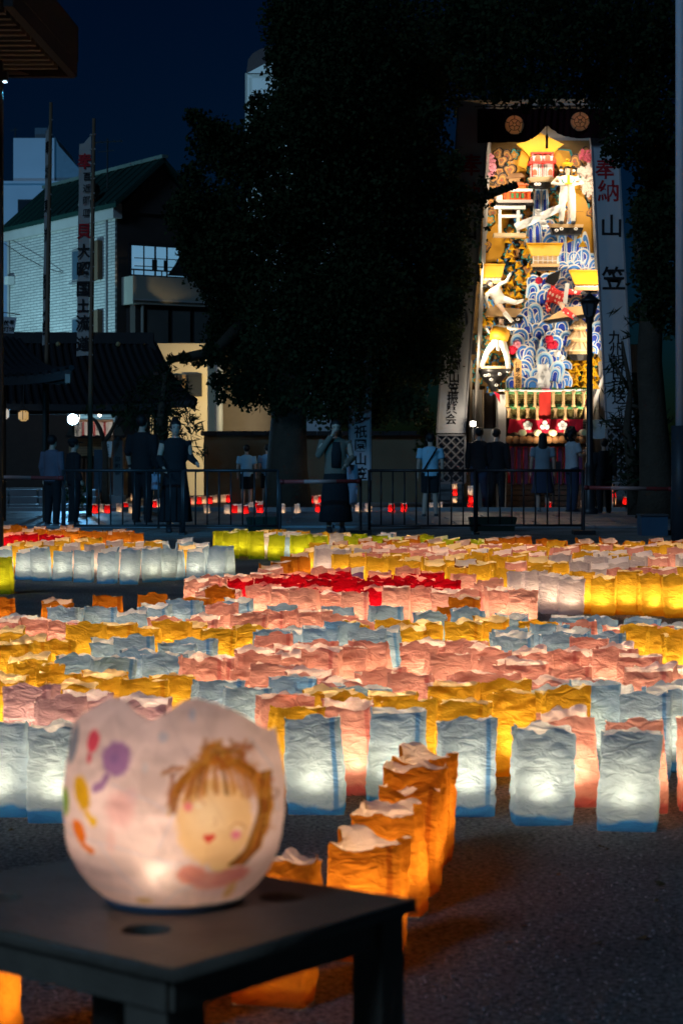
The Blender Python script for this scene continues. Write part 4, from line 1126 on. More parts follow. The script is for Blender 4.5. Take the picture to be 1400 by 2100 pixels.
person(292, 1076, 1.76, 160, 'person in black standing in front of the stone pillar', clothes=('long', BLK, 'trousers', BLK), pose=dict(eL=(.25, .0, 1.12), wL=(.26, -.1, .9)), face=False)
person(108, 1080, 1.42, 150, 'person in a dusky grey top beside the floodlight, near the steps', clothes=('long', DPUR, 'trousers', BLK), face=False)
cp = person(152, 1076, 1.38, 120, 'person as a dark shape wearing a peaked cap below the floodlight', clothes=('long', BLK, 'trousers', BLK), face=False)
MB().rings([(0, .02, 1.62, .10, .115), (0, .02, 1.69, .09, .10), (0, .02, 1.71, .03, .04)], 14).rings([(0, -.13, 1.615, .07, .07), (0, -.13, 1.63, .07, .07)], 12).xform(Matrix.Scale(1.38 / 1.7, 4)).build('cap', BLK, cp, local=True, smooth=True)
# ------------------------------------------------------------------ the festival float
FD = 45.0
KX = FD / F
def W_(px, py, dep=0.0): return Vector(((px - 700) * KX, FD - dep, 1 + (HOR - py) * KX))
fl_o = thing('festival_float', 'tall floodlit festival float crowded with waves, dolls and gold roofed houses', 'float', (W_(1100, HOR).x, FD, 0))
gold = M('gold_paint', (0.52, 0.25, 0.012), 0.5, 0.15, 3, 0.15, 12); gold2 = M('bright_gold', (0.58, 0.31, 0.01), 0.45, 0.15, 4)
teal = M('teal_paint', (0.05, 0.30, 0.28), 0.6); wht = M('white_paint', (0.66, 0.65, 0.63), 0.6, 0.06); redp = M('red_paint', (0.55, 0.03, 0.02), 0.6)
orng = M('vermilion', (0.68, 0.13, 0.02), 0.6); blue1 = M('mid_blue', (0.045, 0.19, 0.56), 0.6); blue2 = M('deep_blue', (0.01, 0.04, 0.36), 0.6); blue3 = M('pale_blue_p', (0.35, 0.58, 0.75), 0.6)
tan = M('tan_wood', (0.50, 0.32, 0.15), 0.65, 0.15, 4); tan2 = M('pale_wood', (0.62, 0.46, 0.27), 0.65, 0.12, 4); brn = M('brown_rock', (0.24, 0.13, 0.06), 0.8, 0.3, 5)
blk = M('black_lacquer', (0.015, 0.014, 0.015), 0.4); grn = M('green_bamboo', (0.06, 0.20, 0.07), 0.6, 0.2, 5); olive = M('woven_straw', (0.42, 0.34, 0.12), 0.8, 0.2, 12)
pnk = M('pink_blossom', (0.72, 0.28, 0.36), 0.8, 0.2, 9); crm = M('cream_blossom', (0.78, 0.66, 0.58), 0.8, 0.15, 9); crimson = M('crimson_cloth', (0.50, 0.008, 0.035), 0.75, 0.15, 3, 0.2, 18)
ochre = M('orange_ochre', (0.55, 0.26, 0.06), 0.7, 0.3, 5)

def pl(name, pts, mat, dep, th, parent=fl_o, mi=None):
    return MB().prism([W_(x, y, dep) for x, y in pts], (0, th, 0)).build(name, mat, parent)
pl('backboard', [(996, 288), (1212, 288), (1236, 806), (961, 806)], M('backboard_brown', (0.26, 0.15, 0.05), 0.8, 0.4, 2), 0.0, 0.25)
pl('frame_back', [(1000, 244), (1208, 244), (1212, 300), (996, 300)], M('cream_lining', (0.62, 0.52, 0.42), 0.8), -0.1, 0.1)
# gold slopes with a teal border
for nm, pts in (('left', [(1055, 312), (1090, 312), (1080, 362), (1060, 400), (1034, 477), (1032, 537), (1006, 540), (984, 552), (992, 500), (1006, 448), (1044, 355)]),
                ('right', [(1130, 308), (1164, 312), (1192, 390), (1219, 480), (1219, 524), (1190, 530), (1178, 480), (1142, 366)])):
    cx = sum(p[0] for p in pts) / len(pts)
    s = 1 if nm == 'right' else -1
    pl('gold_slope_border', [(x + 5 * s, y - 3) for x, y in pts], teal, 0.10, .05)
    pl('gold_slope', pts, gold, 0.16, .05)
    for k in range(4):
        i = k + 2
        x0, y0 = pts[i % len(pts)]
        MB().span(W_(cx - 14, 345 + 45 * k, .175), W_(cx + 14, 346 + 45 * k, .17)).build('gold_board_joint', M('gold_joint', (0.25, 0.14, 0.02), 0.7), fl_o)
pl('gold_hood', [(1101, 280), (1150, 304), (1137, 313), (1126, 328), (1081, 328), (1066, 313), (1054, 304)], gold2, 0.55, .1)
for pts in ([(1066, 311), (1081, 328), (1074, 352), (1058, 345)], [(1137, 311), (1126, 328), (1140, 352), (1150, 335)]):
    pl('gold_eave', pts, gold, 0.45, .1)

# --- waves
def wave_mesh(kind):
    mb = MB()
    cols = {0: [0, 1, 0, 2], 1: [0, 3, 1, 0, 2], 2: [0, 1, 0, 1]}[kind]
    n = len(cols); seg = 12; leg = (.55, 1.0, .25)[kind]
    for i, cm in enumerate(cols):
        ed = {0: [1, .84, .56, .46, 0], 1: [1, .86, .66, .42, .34, 0], 2: [1, .86, .56, .46, .0]}[kind]; r0, r1 = ed[i], ed[i + 1]
        prof = []
        pts0, pts1 = [], []
        for k in range(seg + 1):
            a = math.pi * k / seg
            pts0.append((r0 * math.cos(a), r0 * math.sin(a))); pts1.append((r1 * math.cos(a), r1 * math.sin(a)))
        pts0 = [(r0, -leg)] + pts0 + [(-r0, -leg)]; pts1 = [(r1, -leg)] + pts1 + [(-r1, -leg)]
        y = -0.12 - 0.10 * (n - i) * .6
        m = len(pts0)
        vs = [(x, y, z) for x, z in pts0] + [(x, y, z) for x, z in pts1] + [(x, 0.1, z) for x, z in pts0]
        fs = [(k, k + 1, m + k + 1, m + k) for k in range(m - 1)] + [(k, 2 * m + k, 2 * m + k + 1, k + 1) for k in range(m - 1)]
        mb.add(vs, fs, cm)
    return mb.mesh('wave', [wht, blue1, blue2, blue3], False, fixn=False)
WV = [wave_mesh(k) for k in range(3)]
regions = [[(1083, 470), (1125, 462), (1152, 486), (1222, 540), (1226, 604), (1165, 566), (1148, 556), (1084, 506)],
           [(1130, 545), (1225, 545), (1226, 604), (1130, 604)],
           [(1082, 575), (1150, 560), (1165, 620), (1228, 640), (1232, 720), (1205, 740), (1150, 700), (1145, 735), (1165, 780), (1160, 804), (1036, 804), (1060, 745), (1046, 700), (1056, 668), (1085, 610)]]
def in_waves(x, y): return any(inside(r, x, y) for r in regions)
y = 470; ri = 0
while y < 812:
    x = 1030 + (9 if ri % 2 else 0)
    while x < 1234:
        jx, jy = x + random.uniform(-4, 4), y + random.uniform(-4, 4)
        if in_waves(jx, jy):
            r = random.uniform(11, 18) * KX
            tilt = (jx - 1100) * .25 + random.uniform(-14, 14)
            if jy < 560: tilt = random.uniform(-10, 22)
            put('wave', WV[random.choice((0, 0, 1, 2))], fl_o, W_(jx, jy, .22 + .0011 * (y - 470) + random.uniform(0, .06)), (0, R(tilt), 0), (r, r * .6, r * random.uniform(1.0, 1.35)))
        x += 18
    y += 16; ri += 1
# tall falls behind the cloth and beside the gold house
for (px, py, rx, ht, k) in ((1105, 398, 12, 48, 2), (1098, 415, 8, 40, 1), (1113, 414, 8, 38, 1), (1148, 505, 10, 46, 1), (1163, 500, 10, 46, 0), (1180, 512, 9, 40, 1), (1196, 522, 9, 34, 0), (1172, 660, 9, 40, 1), (1155, 668, 8, 34, 0), (1192, 668, 8, 34, 1), (1084, 480, 10, 30, 1), (1098, 482, 9, 28, 0), (1222, 640, 7, 40, 1)):
    put('waterfall', WV[k], fl_o, W_(px, py, .34), (0, R(random.uniform(-3, 3)), 0), (rx * KX, .07, ht * KX * (.8 if k == 1 else 1.3)))
# --- painted rocks and gold spikes
def rock_mesh(kind):
    mb = MB(); lay = [(1.0, 0), (.84, 1), (.62, 2), (.44, 4)]
    lob = (5, 3, 7)[kind]
    for i, (s, cm) in enumerate(lay):
        poly = []
        for k in range(28):
            a = 2 * math.pi * k / 28
            r = s * (.62 + .42 * abs(math.cos(lob * a / 2 + kind))) * (1 + .25 * math.sin(a + kind))
            poly.append((r * math.cos(a), -.07 * (i + 1), r * math.sin(a)))
        mb.prism(poly, (0, .07 * (i + 1), 0), cm)
    for k in range(3):
        a = R(60 + 30 * k); mb.bar((0, -.37, 0), (.26 * math.cos(a), -.37, .26 * math.sin(a)), .04, .03, up=(0, 1, 0), mi=5)
    sets = [[blk, teal, gold, gold, ochre, tan2], [blk, brn, ochre, tan, brn, redp], [blk, blue1, teal, gold2, ochre, gold]]
    return mb.mesh('painted_rock', sets[kind], False)
RK = [rock_mesh(k) for k in range(3)]
sp = MB(); sp.add([(-1, 0, -.6), (1, 0, -.6), (0, 0, 1), (0, -.8, -.1)], [(0, 1, 3), (1, 2, 3), (2, 0, 3), (0, 2, 1)])
SPK = sp.mesh('gold_spike', gold2)
panel = [(998, 312), (1212, 312), (1235, 800), (963, 800)]
goldz = [[(1055, 312), (1090, 312), (1080, 362), (1034, 477), (1032, 537), (984, 552), (1006, 448), (1044, 355)], [(1130, 308), (1164, 312), (1192, 390), (1219, 480), (1219, 524), (1178, 480), (1142, 366)]]
y = 320; ri = 0
while y < 800:
    x = 966 + (9 if ri % 2 else 0)
    while x < 1236:
        jx, jy = x + random.uniform(-5, 5), y + random.uniform(-5, 5)
        if inside(panel, jx, jy) and not any(inside(g, jx, jy) for g in goldz) and not in_waves(jx, jy) and inside(panel, jx - 6 * (1 if jx < 1100 else -1), jy):
            up = jy < 440 and (jx < 1040 or jx > 1170)
            r = random.uniform(11, 16) * KX
            k = 1 if up else random.choice((0, 0, 1, 2))
            put('painted_rock', RK[k], fl_o, W_(jx, jy, .12 + random.uniform(0, .14)), (R(random.uniform(-12, 12)), R(random.uniform(-70, 70)), R(random.uniform(-15, 15))), r)
            if not up and jy > 470 and random.random() < .85:
                put('gold_spike', SPK, fl_o, W_(jx + random.uniform(-6, 6), jy + random.uniform(-6, 6), .36), (0, R(random.uniform(-25, 25)), 0), random.uniform(6.5, 9.5) * KX)
        x += 18
    y += 17; ri += 1
for k in range(24):
    px = 1160 + 17 * (k % 4) + random.uniform(-4, 4); py = 738 + 11 * (k // 4) + random.uniform(-3, 3)
    put('gold_spike', SPK, fl_o, W_(px, py, .44 + .012 * (k // 4)), (0, R(random.uniform(-15, 15)), 0), random.uniform(7, 10) * KX)
# --- blossom sprays
def spray(name, cx, cy, rx, ry, n, mat):
    mb = MB()
    for _ in range(n):
        a, q = random.uniform(0, 6.28), math.sqrt(random.random())
        c = W_(cx + rx * q * math.cos(a), cy + ry * q * math.sin(a), random.uniform(.3, .5))
        s = random.uniform(.018, .034)
        for k in range(5):
            b = 2 * math.pi * k / 5
            d = Vector((math.cos(b), 0, math.sin(b))) * s; e = Vector((-math.sin(b), 0, math.cos(b))) * s * .5
            mb.add([c, c + d + e - Vector((0, .3 * s, 0)), c + d * 1.2, c + d - e - Vector((0, .3 * s, 0))], [(0, 1, 2, 3)])
    mb.build(name, mat, fl_o, fixn=False)['kind'] = 'stuff'
spray('pink_blossoms', 1003, 345, 9, 24, 70, pnk); spray('pink_blossoms', 1198, 325, 16, 13, 60, M('rose_blossom', (0.55, 0.10, 0.15), 0.8))
spray('cream_blossoms', 1200, 375, 14, 32, 150, crm); spray('cream_blossoms', 1186, 356, 8, 8, 30, crm)
for px, py, r, mt in ((1120, 700, 9, crimson), (1130, 710, 8, crimson), (1122, 712, 8, crimson), (1047, 721, 9, crimson), (1054, 710, 8, pnk), (1135, 728, 8, wht), (1145, 736, 7, wht)):
    mb = MB()
    for k in range(16):
        u = Vector(RNG.normal(size=3)); u.normalize(); u.y = -abs(u.y)
        mb.ball(W_(px, py, .55) + u * r * KX * .65, r * KX * .5, 6, 4)
    mb.build('paper_flower', mt, fl_o, smooth=True)

# --- buildings on the float
def part(name): 
    o = thing(name, parent=fl_o); WL[o.name] = WL[fl_o.name]; return o
def bx_(x0, y0, x1, y1, dep, th, mat, name, par): return MB().span(W_(x0, y0, dep), W_(x1, y1, dep - th)).build(name, mat, par)
ca = part('castle')
bx_(1083, 346, 1127, 372, .75, .4, wht, 'lower_storey', ca); bx_(1084, 324, 1126, 343, .7, .35, wht, 'upper_storey', ca)
bx_(1078, 341, 1132, 345.5, .82, .45, redp, 'balcony', ca); bx_(1082, 322, 1128, 325, .75, .42, redp, 'roof_edge', ca)
for px in (1080, 1130, 1105): bx_(px - 1.2, 336, px + 1.2, 346, .83, .03, redp, 'balcony_post', ca)
for px in (1083.5, 1126.5, 1105): bx_(px - 1, 324, px + 1, 372, .765, .02, redp, 'corner_post', ca)
for px, py, w in ((1095, 341, 5.5), (1115, 341, 5.5), (1089, 369, 4.2), (1120, 369, 4.2)):
    poly = [W_(px + w, py, .78), W_(px - w, py, .78)] + [W_(px - w * math.cos(R(t)), py - 6 - (w + 2) * math.sin(R(t)), .78) for t in range(0, 181, 30)]
    MB().prism(poly, (0, .04, 0)).build('arched_window', M('brick_red', (0.35, 0.10, 0.05), 0.7), ca)
for px in (1096, 1101, 1105, 1109, 1113): bx_(px - .5, 347, px + .5, 371, .76, .012, blk, 'door_line', ca)
MB().rings([(W_(1105, 376).x, FD - .55, W_(0, 382).z, .2, .12), (W_(1105, 376).x, FD - .55, W_(0, 373).z, .30, .25)], 18).build('plinth', tan2, ca)
MB().rings([(W_(1105, 376).x, FD - .5, W_(0, 393).z, .16, .12), (W_(1105, 376).x, FD - .5, W_(0, 382).z, .28, .2)], 18).build('black_base', blk, ca)
sh = part('vermilion_shrine')
bx_(1028, 400, 1082, 418, .62, .3, orng, 'wall', sh); bx_(1024, 396, 1085, 401, .72, .45, wht, 'eave', sh); bx_(1042, 386, 1072, 397, .6, .3, orng, 'upper_wall', sh)
MB().prism([W_(1036, 388, .74), W_(1078, 388, .74), W_(1070, 382, .6), W_(1044, 382, .6)], (0, .3, 0)).build('roof', M('shrine_roof', (0.45, 0.12, 0.05), 0.7), sh)
for px in (1030, 1040, 1050, 1060, 1070, 1080): bx_(px - 1, 400, px + 1, 418, .66, .03, M('shrine_post', (0.5, 0.06, 0.02), 0.6), 'post', sh)
for px in (1045, 1055, 1066): bx_(px - 2.5, 404, px + 2.5, 414, .65, .02, grn, 'door', sh)
bx_(1014, 418, 1086, 424, .72, .5, M('shrine_stone', (0.3, 0.26, 0.24), 0.8), 'terrace', sh); bx_(1012, 424, 1088, 429, .68, .45, blk, 'terrace_base', sh)
bx_(1014, 406, 1026, 418, .5, .3, wht, 'side_wall', sh)
br_ = part('thatched_hut'); MB().prism([W_(1032, 373, .5), W_(1072, 369, .5), W_(1066, 358, .3), (W_(1042, 360, .3))], (0, .2, 0)).build('roof', brn, br_)
bx_(1040, 370, 1064, 380, .42, .2, tan, 'wall', br_)
to = part('shrine_gate_model')
bx_(1008, 429, 1072, 436, .66, .14, wht, 'top_beam', to); bx_(1017, 447, 1064, 453, .62, .08, wht, 'tie_beam', to)
for px in (1020, 1057): bx_(px - 3, 436, px + 3, 486, .63, .1, wht, 'pillar', to)
bx_(1007, 485, 1072, 492, .7, .3, tan2, 'plinth', to)
def house(name, x0, x1, yr, ye, yb, dep):
    h = part(name); c = (x0 + x1) / 2; w = x1 - x0
    MB().prism([W_(x0, yr, dep), W_(x1, yr, dep), W_(x1 - w * .13, ye, dep + .18), W_(x0 + w * .13, ye, dep + .18)], (0, .12, 0)).build('roof', gold2, h)
    bx_(x0 - 1, yr - 3, x1 + 1, yr, dep + .02, .14, gold, 'ridge', h)
    bx_(x0 + w * .17, ye, x1 - w * .17, yb - 8, dep + .1, .15, tan2, 'wall', h)
    for k in range(6):
        px = x0 + w * .17 + (w * .66) * k / 5
        bx_(px - .8, ye, px + .8, yb - 8, dep + .12, .03, wht, 'post', h)
    bx_(x0 + w * .17, (ye + yb - 8) / 2, x1 - w * .17, (ye + yb - 8) / 2 + 1.4, dep + .118, .02, wht, 'rail', h)
    bx_(x0 + w * .12, yb - 8, x1 - w * .12, yb - 2, dep + .2, .25, tan, 'floor', h); bx_(x0 + w * .16, yb - 2, x1 - w * .16, yb + 4, dep + .12, .2, blk, 'black_base', h)
house('gold_roofed_house', 1074, 1147, 507, 532, 556, .62); house('gold_roofed_house', 1160, 1226, 562, 590, 604, .68); house('gold_roofed_house', 974, 1030, 549, 575, 590, .55)
pg = part('pagoda'); cx = W_(1181, 0).x
for k, (yt, yb, rt_, rb) in enumerate(((660, 676, 5, 21), (680, 698, 9, 26), (703, 722, 13, 31))):
    MB().rings([(cx, FD - .6, W_(0, yb).z - .02, rb * KX, rb * KX * .7), (cx, FD - .6, W_(0, yb).z, rb * KX, rb * KX * .7), (cx, FD - .6, W_(0, yt).z, rt_ * KX, rt_ * KX * .7)], 8).build('tier_roof', tan2, pg)
    MB().rings([(cx, FD - .6, W_(0, yb + 8).z, (rb - 9) * KX, (rb - 9) * KX * .7), (cx, FD - .6, W_(0, yb).z - .015, (rb - 9) * KX, (rb - 9) * KX * .7)], 8).build('tier_wall', tan, pg)
    for j in range(9):
        a = math.pi + math.pi * j / 8
        p0 = Vector((cx + rt_ * KX * math.cos(a), FD - .6 + rt_ * KX * .7 * math.sin(a), W_(0, yt).z + .01)); p1 = Vector((cx + rb * KX * math.cos(a), FD - .6 + rb * KX * .7 * math.sin(a), W_(0, yb).z + .012))
        MB().bar(p0, p1, .012, .012).build('roof_rib', tan, pg)
MB().rings([(cx, FD - .6, W_(0, 742).z, 16 * KX, 11 * KX), (cx, FD - .6, W_(0, 730).z, 26 * KX, 18 * KX)], 10).build('base', blk, pg)
MB().rings([(cx, FD - .6, W_(0, 661).z, .04, .04), (cx, FD - .6, W_(0, 652).z, .012, .012)], 8).build('finial', gold2, pg)
# --- platforms the dolls act on
def slab_(name, pts, dep, th, mat): 
    o = MB().prism([W_(x, y, dep) for x, y in pts], (0, th, 0)).build(name, mat, fl_o); return o
slab_('stage', [(992, 652), (996, 634), (1030, 637), (1066, 640), (1050, 656)], .85, .5, tan); slab_('stage_edge', [(1008, 656), (1066, 654), (1062, 667), (1012, 666)], .8, .4, blk)
slab_('stage', [(1108, 662), (1150, 636), (1198, 632), (1198, 648)], .85, .5, tan); slab_('stage_edge', [(1108, 664), (1198, 649), (1198, 655), (1118, 668)], .8, .4, blk)
slab_('stage', [(1122, 466), (1188, 468), (1186, 474), (1124, 474)], .72, .4, tan); slab_('stage_edge', [(1122, 474), (1188, 474), (1184, 487), (1126, 487)], .68, .3, blk)
bw = MB(); c0b = W_(1006, 0)
bw.rings([(c0b.x, FD - .75, W_(0, 806).z, .05, .05), (c0b.x, FD - .75, W_(0, 792).z, .12, .1), (c0b.x, FD - .75, W_(0, 775).z, .27, .2), (c0b.x, FD - .75, W_(0, 760).z, .36, .26)], 22)
bo = bw.build('black_bowl', blk, fl_o, smooth=True)
MB().rings([(c0b.x, FD - .75, W_(0, 760).z, .365, .265), (c0b.x, FD - .75, W_(0, 755).z, .365, .265)], 22).build('bowl_top', tan2, bo)
for px, py in ((988, 774), (995, 773), (1000, 782), (1017, 771), (1034, 766), (1010, 793), (1163 - 20, 477), (1172, 477), (1133, 480), (1018, 660), (1054, 660), (1092, 387), (1098, 387), (1130, 386)):
    dpt = .75 + .22 if px < 1040 and py > 700 else (.82 if py > 600 else .74)
    o = MB().rings([(0, 0, 0, .042, .035), (0, 0, .012, .03, .026)], 12).xform(Matrix.Translation(W_(px, py, dpt)) @ Matrix.Rotation(R(90), 4, 'X')).build('painted_flower', wht, fl_o)
    MB().rings([(0, 0, .0, .014, .014), (0, 0, .018, .014, .014)], 8).xform(Matrix.Translation(W_(px, py, dpt)) @ Matrix.Rotation(R(90), 4, 'X')).build('flower_centre', blk, o)
# --- the white streaming cloth
sw = MB()
for pts, wd in (([(1150, 432), (1128, 440), (1104, 452), (1076, 464), (1050, 474)], 15), ([(1098, 446), (1104, 462), (1112, 476)], 12), ([(1094, 452), (1094, 438)], 10)):
    vs = []; fs = []; n = 14
    for i in range(n + 1):
        t = i / n * (len(pts) - 1); k = min(int(t), len(pts) - 2); f = t - k
        x = pts[k][0] + (pts[k + 1][0] - pts[k][0]) * f; y = pts[k][1] + (pts[k + 1][1] - pts[k][1]) * f
        dx, dy = pts[k + 1][0] - pts[k][0], pts[k + 1][1] - pts[k][1]; L_ = math.hypot(dx, dy)
        for s in (-.5, -.17, .17, .5):
            vs.append(W_(x - dy / L_ * wd * s, y + dx / L_ * wd * s, .78 + .05 * math.sin(i * 1.1 + s * 4)))
    m_ = len(vs); vs += [v + Vector((0, .04, 0)) for v in vs]
    for i in range(n):
        for j in range(3): a = i * 4 + j; fs += [(a, a + 1, a + 5, a + 4), (m_ + a, m_ + a + 4, m_ + a + 5, m_ + a + 1)]
    sw.add(vs, fs)
sw.build('white_streamer', wht, fl_o, smooth=True)
# --- dolls
DS = M('doll_skin', (0.62, 0.42, 0.30), 0.55, 0.05); ROBE = M('doll_white_robe', (0.62, 0.59, 0.53), 0.8, 0.12, 8, 0.3, 25)
def polka():
    m = bpy.data.materials.new('red_dotted_robe'); m.use_nodes = True; N, L = m.node_tree.nodes, m.node_tree.links
    tc = N.new('ShaderNodeTexCoord'); vo = N.new('ShaderNodeTexVoronoi'); vo.inputs['Scale'].default_value = 11; vo.inputs['Randomness'].default_value = .25
    L.new(tc.outputs['Object'], vo.inputs['Vector']); rp = N.new('ShaderNodeValToRGB'); rp.color_ramp.interpolation = 'CONSTANT'
    rp.color_ramp.elements[0].color = (.75, .5, .42, 1); rp.color_ramp.elements[1].position = .32; rp.color_ramp.elements[1].color = (.55, .02, .02, 1)
    L.new(vo.outputs['Distance'], rp.inputs['Fac']); L.new(rp.outputs['Color'], N['Principled BSDF'].inputs['Base Color']); N['Principled BSDF'].inputs['Roughness'].default_value = .8
    return m
def doll(name, px, py, dep, h, rot, **kw):
    o = thing(name, parent=fl_o); o.location = W_(px, py, dep) - WL[fl_o.name]; o.rotation_euler = rot; o.scale = (1.32, 1.2, 1.0); WL[o.name] = Vector((0, 0, 0))
    figure(o, h, vs=.022, skin=DS, **kw); return o
d1 = doll('standing_doll', 1155, 467, .72, 1.22, (0, 0, 0), clothes=('long', ROBE, 'trousers', ROBE), hair='long', pose=dict(eL=(.34, -.02, 1.2), wL=(.06, -.2, 1.12), eR=(-.34, -.02, 1.2), wR=(-.06, -.2, 1.12), aL=(.13, .02, .08), aR=(-.13, .02, .08), kL=(.12, -.02, .49), kR=(-.12, -.02, .49)))
q = MB(); q.rings([(0, 0, 1.26, .07, .07), (0, 0, 1.30, .09, .085), (0, 0, 1.36, .03, .03)], 10)
for k in range(5): q.ball((.07 * math.cos(k * 1.26), -.05 + .04 * math.sin(k * 1.26), 1.31), .025, 6, 5)
q.ball((0, -.04, 1.39), .03, 8, 6); q.xform(Matrix.Translation((0, 0, -.04))); q.build('crown', gold2, d1, local=True)
MB().bar((0, -.2, .82), (0, -.2, 0.02), .035, .03).build('sword_sheath', M('sheath', (0.35, 0.26, 0.18), 0.5), d1, local=True); MB().bar((0, -.2, 1.0), (0, -.2, .82), .045, .04).box((0, -.2, .82), (.11, .06, .03)).build('sword_hilt', gold2, d1, local=True)
q = MB(); q.tube([(.10 * math.cos(t), -.125 - .02 * math.sin(t), .93 + .11 * math.sin(t)) for t in [math.pi + math.pi * k / 8 for k in range(9)]], .012, 6); q.build('necklace', teal, d1, local=True)
for s in (-1, 1):
    for z in (1.02, 1.09, 1.16): MB().ball((s * .10, -.01, z + .04), (.03, .03, .026), 8, 6).build('hair_loop', HAIRM if z != 1.09 else wht, d1, local=True)
d2 = doll('fallen_doll', 1192, 640, .95, 1.2, (R(-10), R(-68), R(-25)), clothes=('long', polka(), 'trousers', polka()), hair='short', pose=dict(eL=(.35, -.1, 1.3), wL=(.3, -.3, 1.5), eR=(-.36, -.1, 1.15), wR=(-.3, -.3, 1.0), kL=(.22, -.3, .6), aL=(.30, -.05, .3), kR=(-.2, -.25, .55), aR=(-.3, .0, .25)))
slab_('black_hat', [(1106, 588), (1112, 574), (1137, 564), (1133, 584), (1124, 595)], 1.15, .12, blk)
slab_('striped_sash', [(1147, 590), (1154, 591), (1150, 632), (1142, 630)], 1.18, .05, M('sash_stripe', (0.6, 0.58, 0.55), 0.8))
MB().ball(W_(1095, 584, 1.05), .08, 10, 8).build('red_mask', crimson, fl_o, smooth=True)
d3 = doll('crouching_doll', 1046, 668, .95, 1.05, (R(5), R(-34), R(10)), clothes=('long', ROBE, 'trousers', ROBE), hair='long', pose=dict(eL=(.38, -.1, 1.35), wL=(.55, -.3, 1.55), eR=(-.36, -.1, 1.2), wR=(-.42, -.22, .95), kL=(.25, -.3, .6), aL=(.5, -.1, .5), kR=(-.12, -.2, .5), aR=(-.05, -.1, .08)))
d4 = doll('lunging_doll', 1008, 762, .95, 1.12, (R(0), R(8), R(-20)), clothes=('long', ROBE, 'trousers', ROBE), hair='short', pose=dict(eL=(.3, -.2, 1.35), wL=(.5, -.3, 1.38), eR=(-.26, -.1, 1.15), wR=(-.3, -.25, 1.3), kL=(.26, -.1, .52), aL=(.34, -.02, .08), kR=(-.24, -.1, .50), aR=(-.36, 0, .0)))
MB().rings([(0, -.02, .62, .15, .12), (0, -.02, .78, .165, .13), (0, -.02, .90, .13, .1)], 14).build('gold_breastplate', gold, d4, local=True, smooth=True)
MB().bar((.02, -.16, .62), (.06, -.2, .40), .05, .02).build('striped_sash', M('sash_stripe'), d4, local=True)
# --- sign, paper streamers, woven fence, red cloth, beams
sg = MB().prism([W_(1044, 746, 1.1), W_(1052, 740, 1.1), W_(1060, 746, 1.1), W_(1060, 803, 1.1), W_(1044, 803, 1.1)], (0, .04, 0)).build('sign_plank', M('plank_orange', (0.62, 0.34, 0.12), 0.7), fl_o)
letters(MB(), [(c, W_(1052, 752.5 + 10.8 * i, 1.104), .115) for i, c in enumerate('倭建之西征')], 0.015).build('lettering', ink_black, sg, fixn=False)
for k in range(9):
    px = 1098 + 6 * (k % 3); py = 752 + 15 * (k // 3); q = MB(); x, z, wd = 0.0, 0.0, .055
    for j in range(4):
        nx = x + (.03 if (j + k) % 2 else -.03)
        q.prism([W_(px, py, 1.1 + .02 * (k // 3)) + Vector(v) for v in ((x - wd, 0, z), (x + wd, 0, z), (nx + wd, -.015, z - .10), (nx - wd, -.015, z - .10))], (0, .006, 0)); x, z = nx, z - .085
    q.build('paper_streamer', wht, fl_o)
wf = part('woven_fence')
for (x0, x1, side) in ((1026, 1093, -1), (1118, 1190, 1)):
    for row_, (yt, yb, inset_t, inset_b) in enumerate(((812, 834, 0, 7), (842, 862, 9, 14))):
        def ex(x, ins): return x + ins if (side < 0 and x == x0) or False else (x - ins if side > 0 and x == x1 else x)
        A, B = W_(ex(x0, inset_t), yt, 1.25), W_(ex(x1, inset_t), yt, 1.25); D_, C_ = W_(ex(x0, inset_b), yb, 1.15), W_(ex(x1, inset_b), yb, 1.15)
        pn = MB().prism([A, B, C_, D_], (0, .06, 0)).build('woven_panel', olive, wf)
        wm = MB()
        for k in range(1, 6):
            t = k / 6
            wm.bar(A.lerp(D_, t) + Vector((0, -.02, 0)), B.lerp(C_, t) + Vector((0, -.02, 0)), .02, .02, mi=0)
        for k in range(1, 18):
            t = k / 18
            p = A.lerp(B, t) + Vector((0, -.028, 0)); q2 = D_.lerp(C_, t) + Vector((0, -.028, 0))
            for j in range(5):
                if (j + k) % 2: wm.bar(p.lerp(q2, j / 5 + .03), p.lerp(q2, (j + 1) / 5 - .03), .018, .012, mi=0)
        wm.build('weave', M('weave_dark', (0.16, 0.13, 0.04), 0.8), pn)['kind'] = 'stuff'
        for yy, dd in ((yt - 3, 1.3), (yb + 1, 1.22)):
            ins = inset_t if yy < yb else inset_b
            MB().tube([W_(ex(x0, ins), yy, dd), W_(ex(x1, ins), yy, dd)], .034, 8).build('bamboo_rail', grn, wf, smooth=True)
    for k in range(4):
        px = x0 + (x1 - x0) * (k + .15) / 3.6
        for yt, yb in (((806, 838) if k % 2 == 0 else (806, 838)), ((836, 864) if k % 2 else (840, 860))):
            MB().rings([(0, 0, 0, .05, .035), (0, 0, .06, .03, .025), (0, 0, (yb - yt) * KX - .06, .03, .025), (0, 0, (yb - yt) * KX, .06, .04)], 10).xform(Matrix.Translation(W_(px + (4 if yt > 830 else 0), yb, 1.32))).build('straw_post', tan, wf, smooth=True)
gm = MB()
for _ in range(420):
    px = random.uniform(1026, 1190)
    if 1094 < px < 1117: continue
    c = W_(px, random.uniform(803, 810), 1.28 + random.uniform(-.05, .05)); d = Vector((random.uniform(-1, 1), random.uniform(-.6, .2), random.uniform(-.3, 1))).normalized() * .07
    e = d.cross(Vector((0, 1, 0))).normalized() * .014
    gm.add([c, c + d * .5 + e, c + d, c + d * .5 - e], [(0, 1, 2, 3)])
gm.build('pine_garland', M('garland_green', (0.05, 0.16, 0.05), 0.7), fl_o, fixn=False)['kind'] = 'stuff'
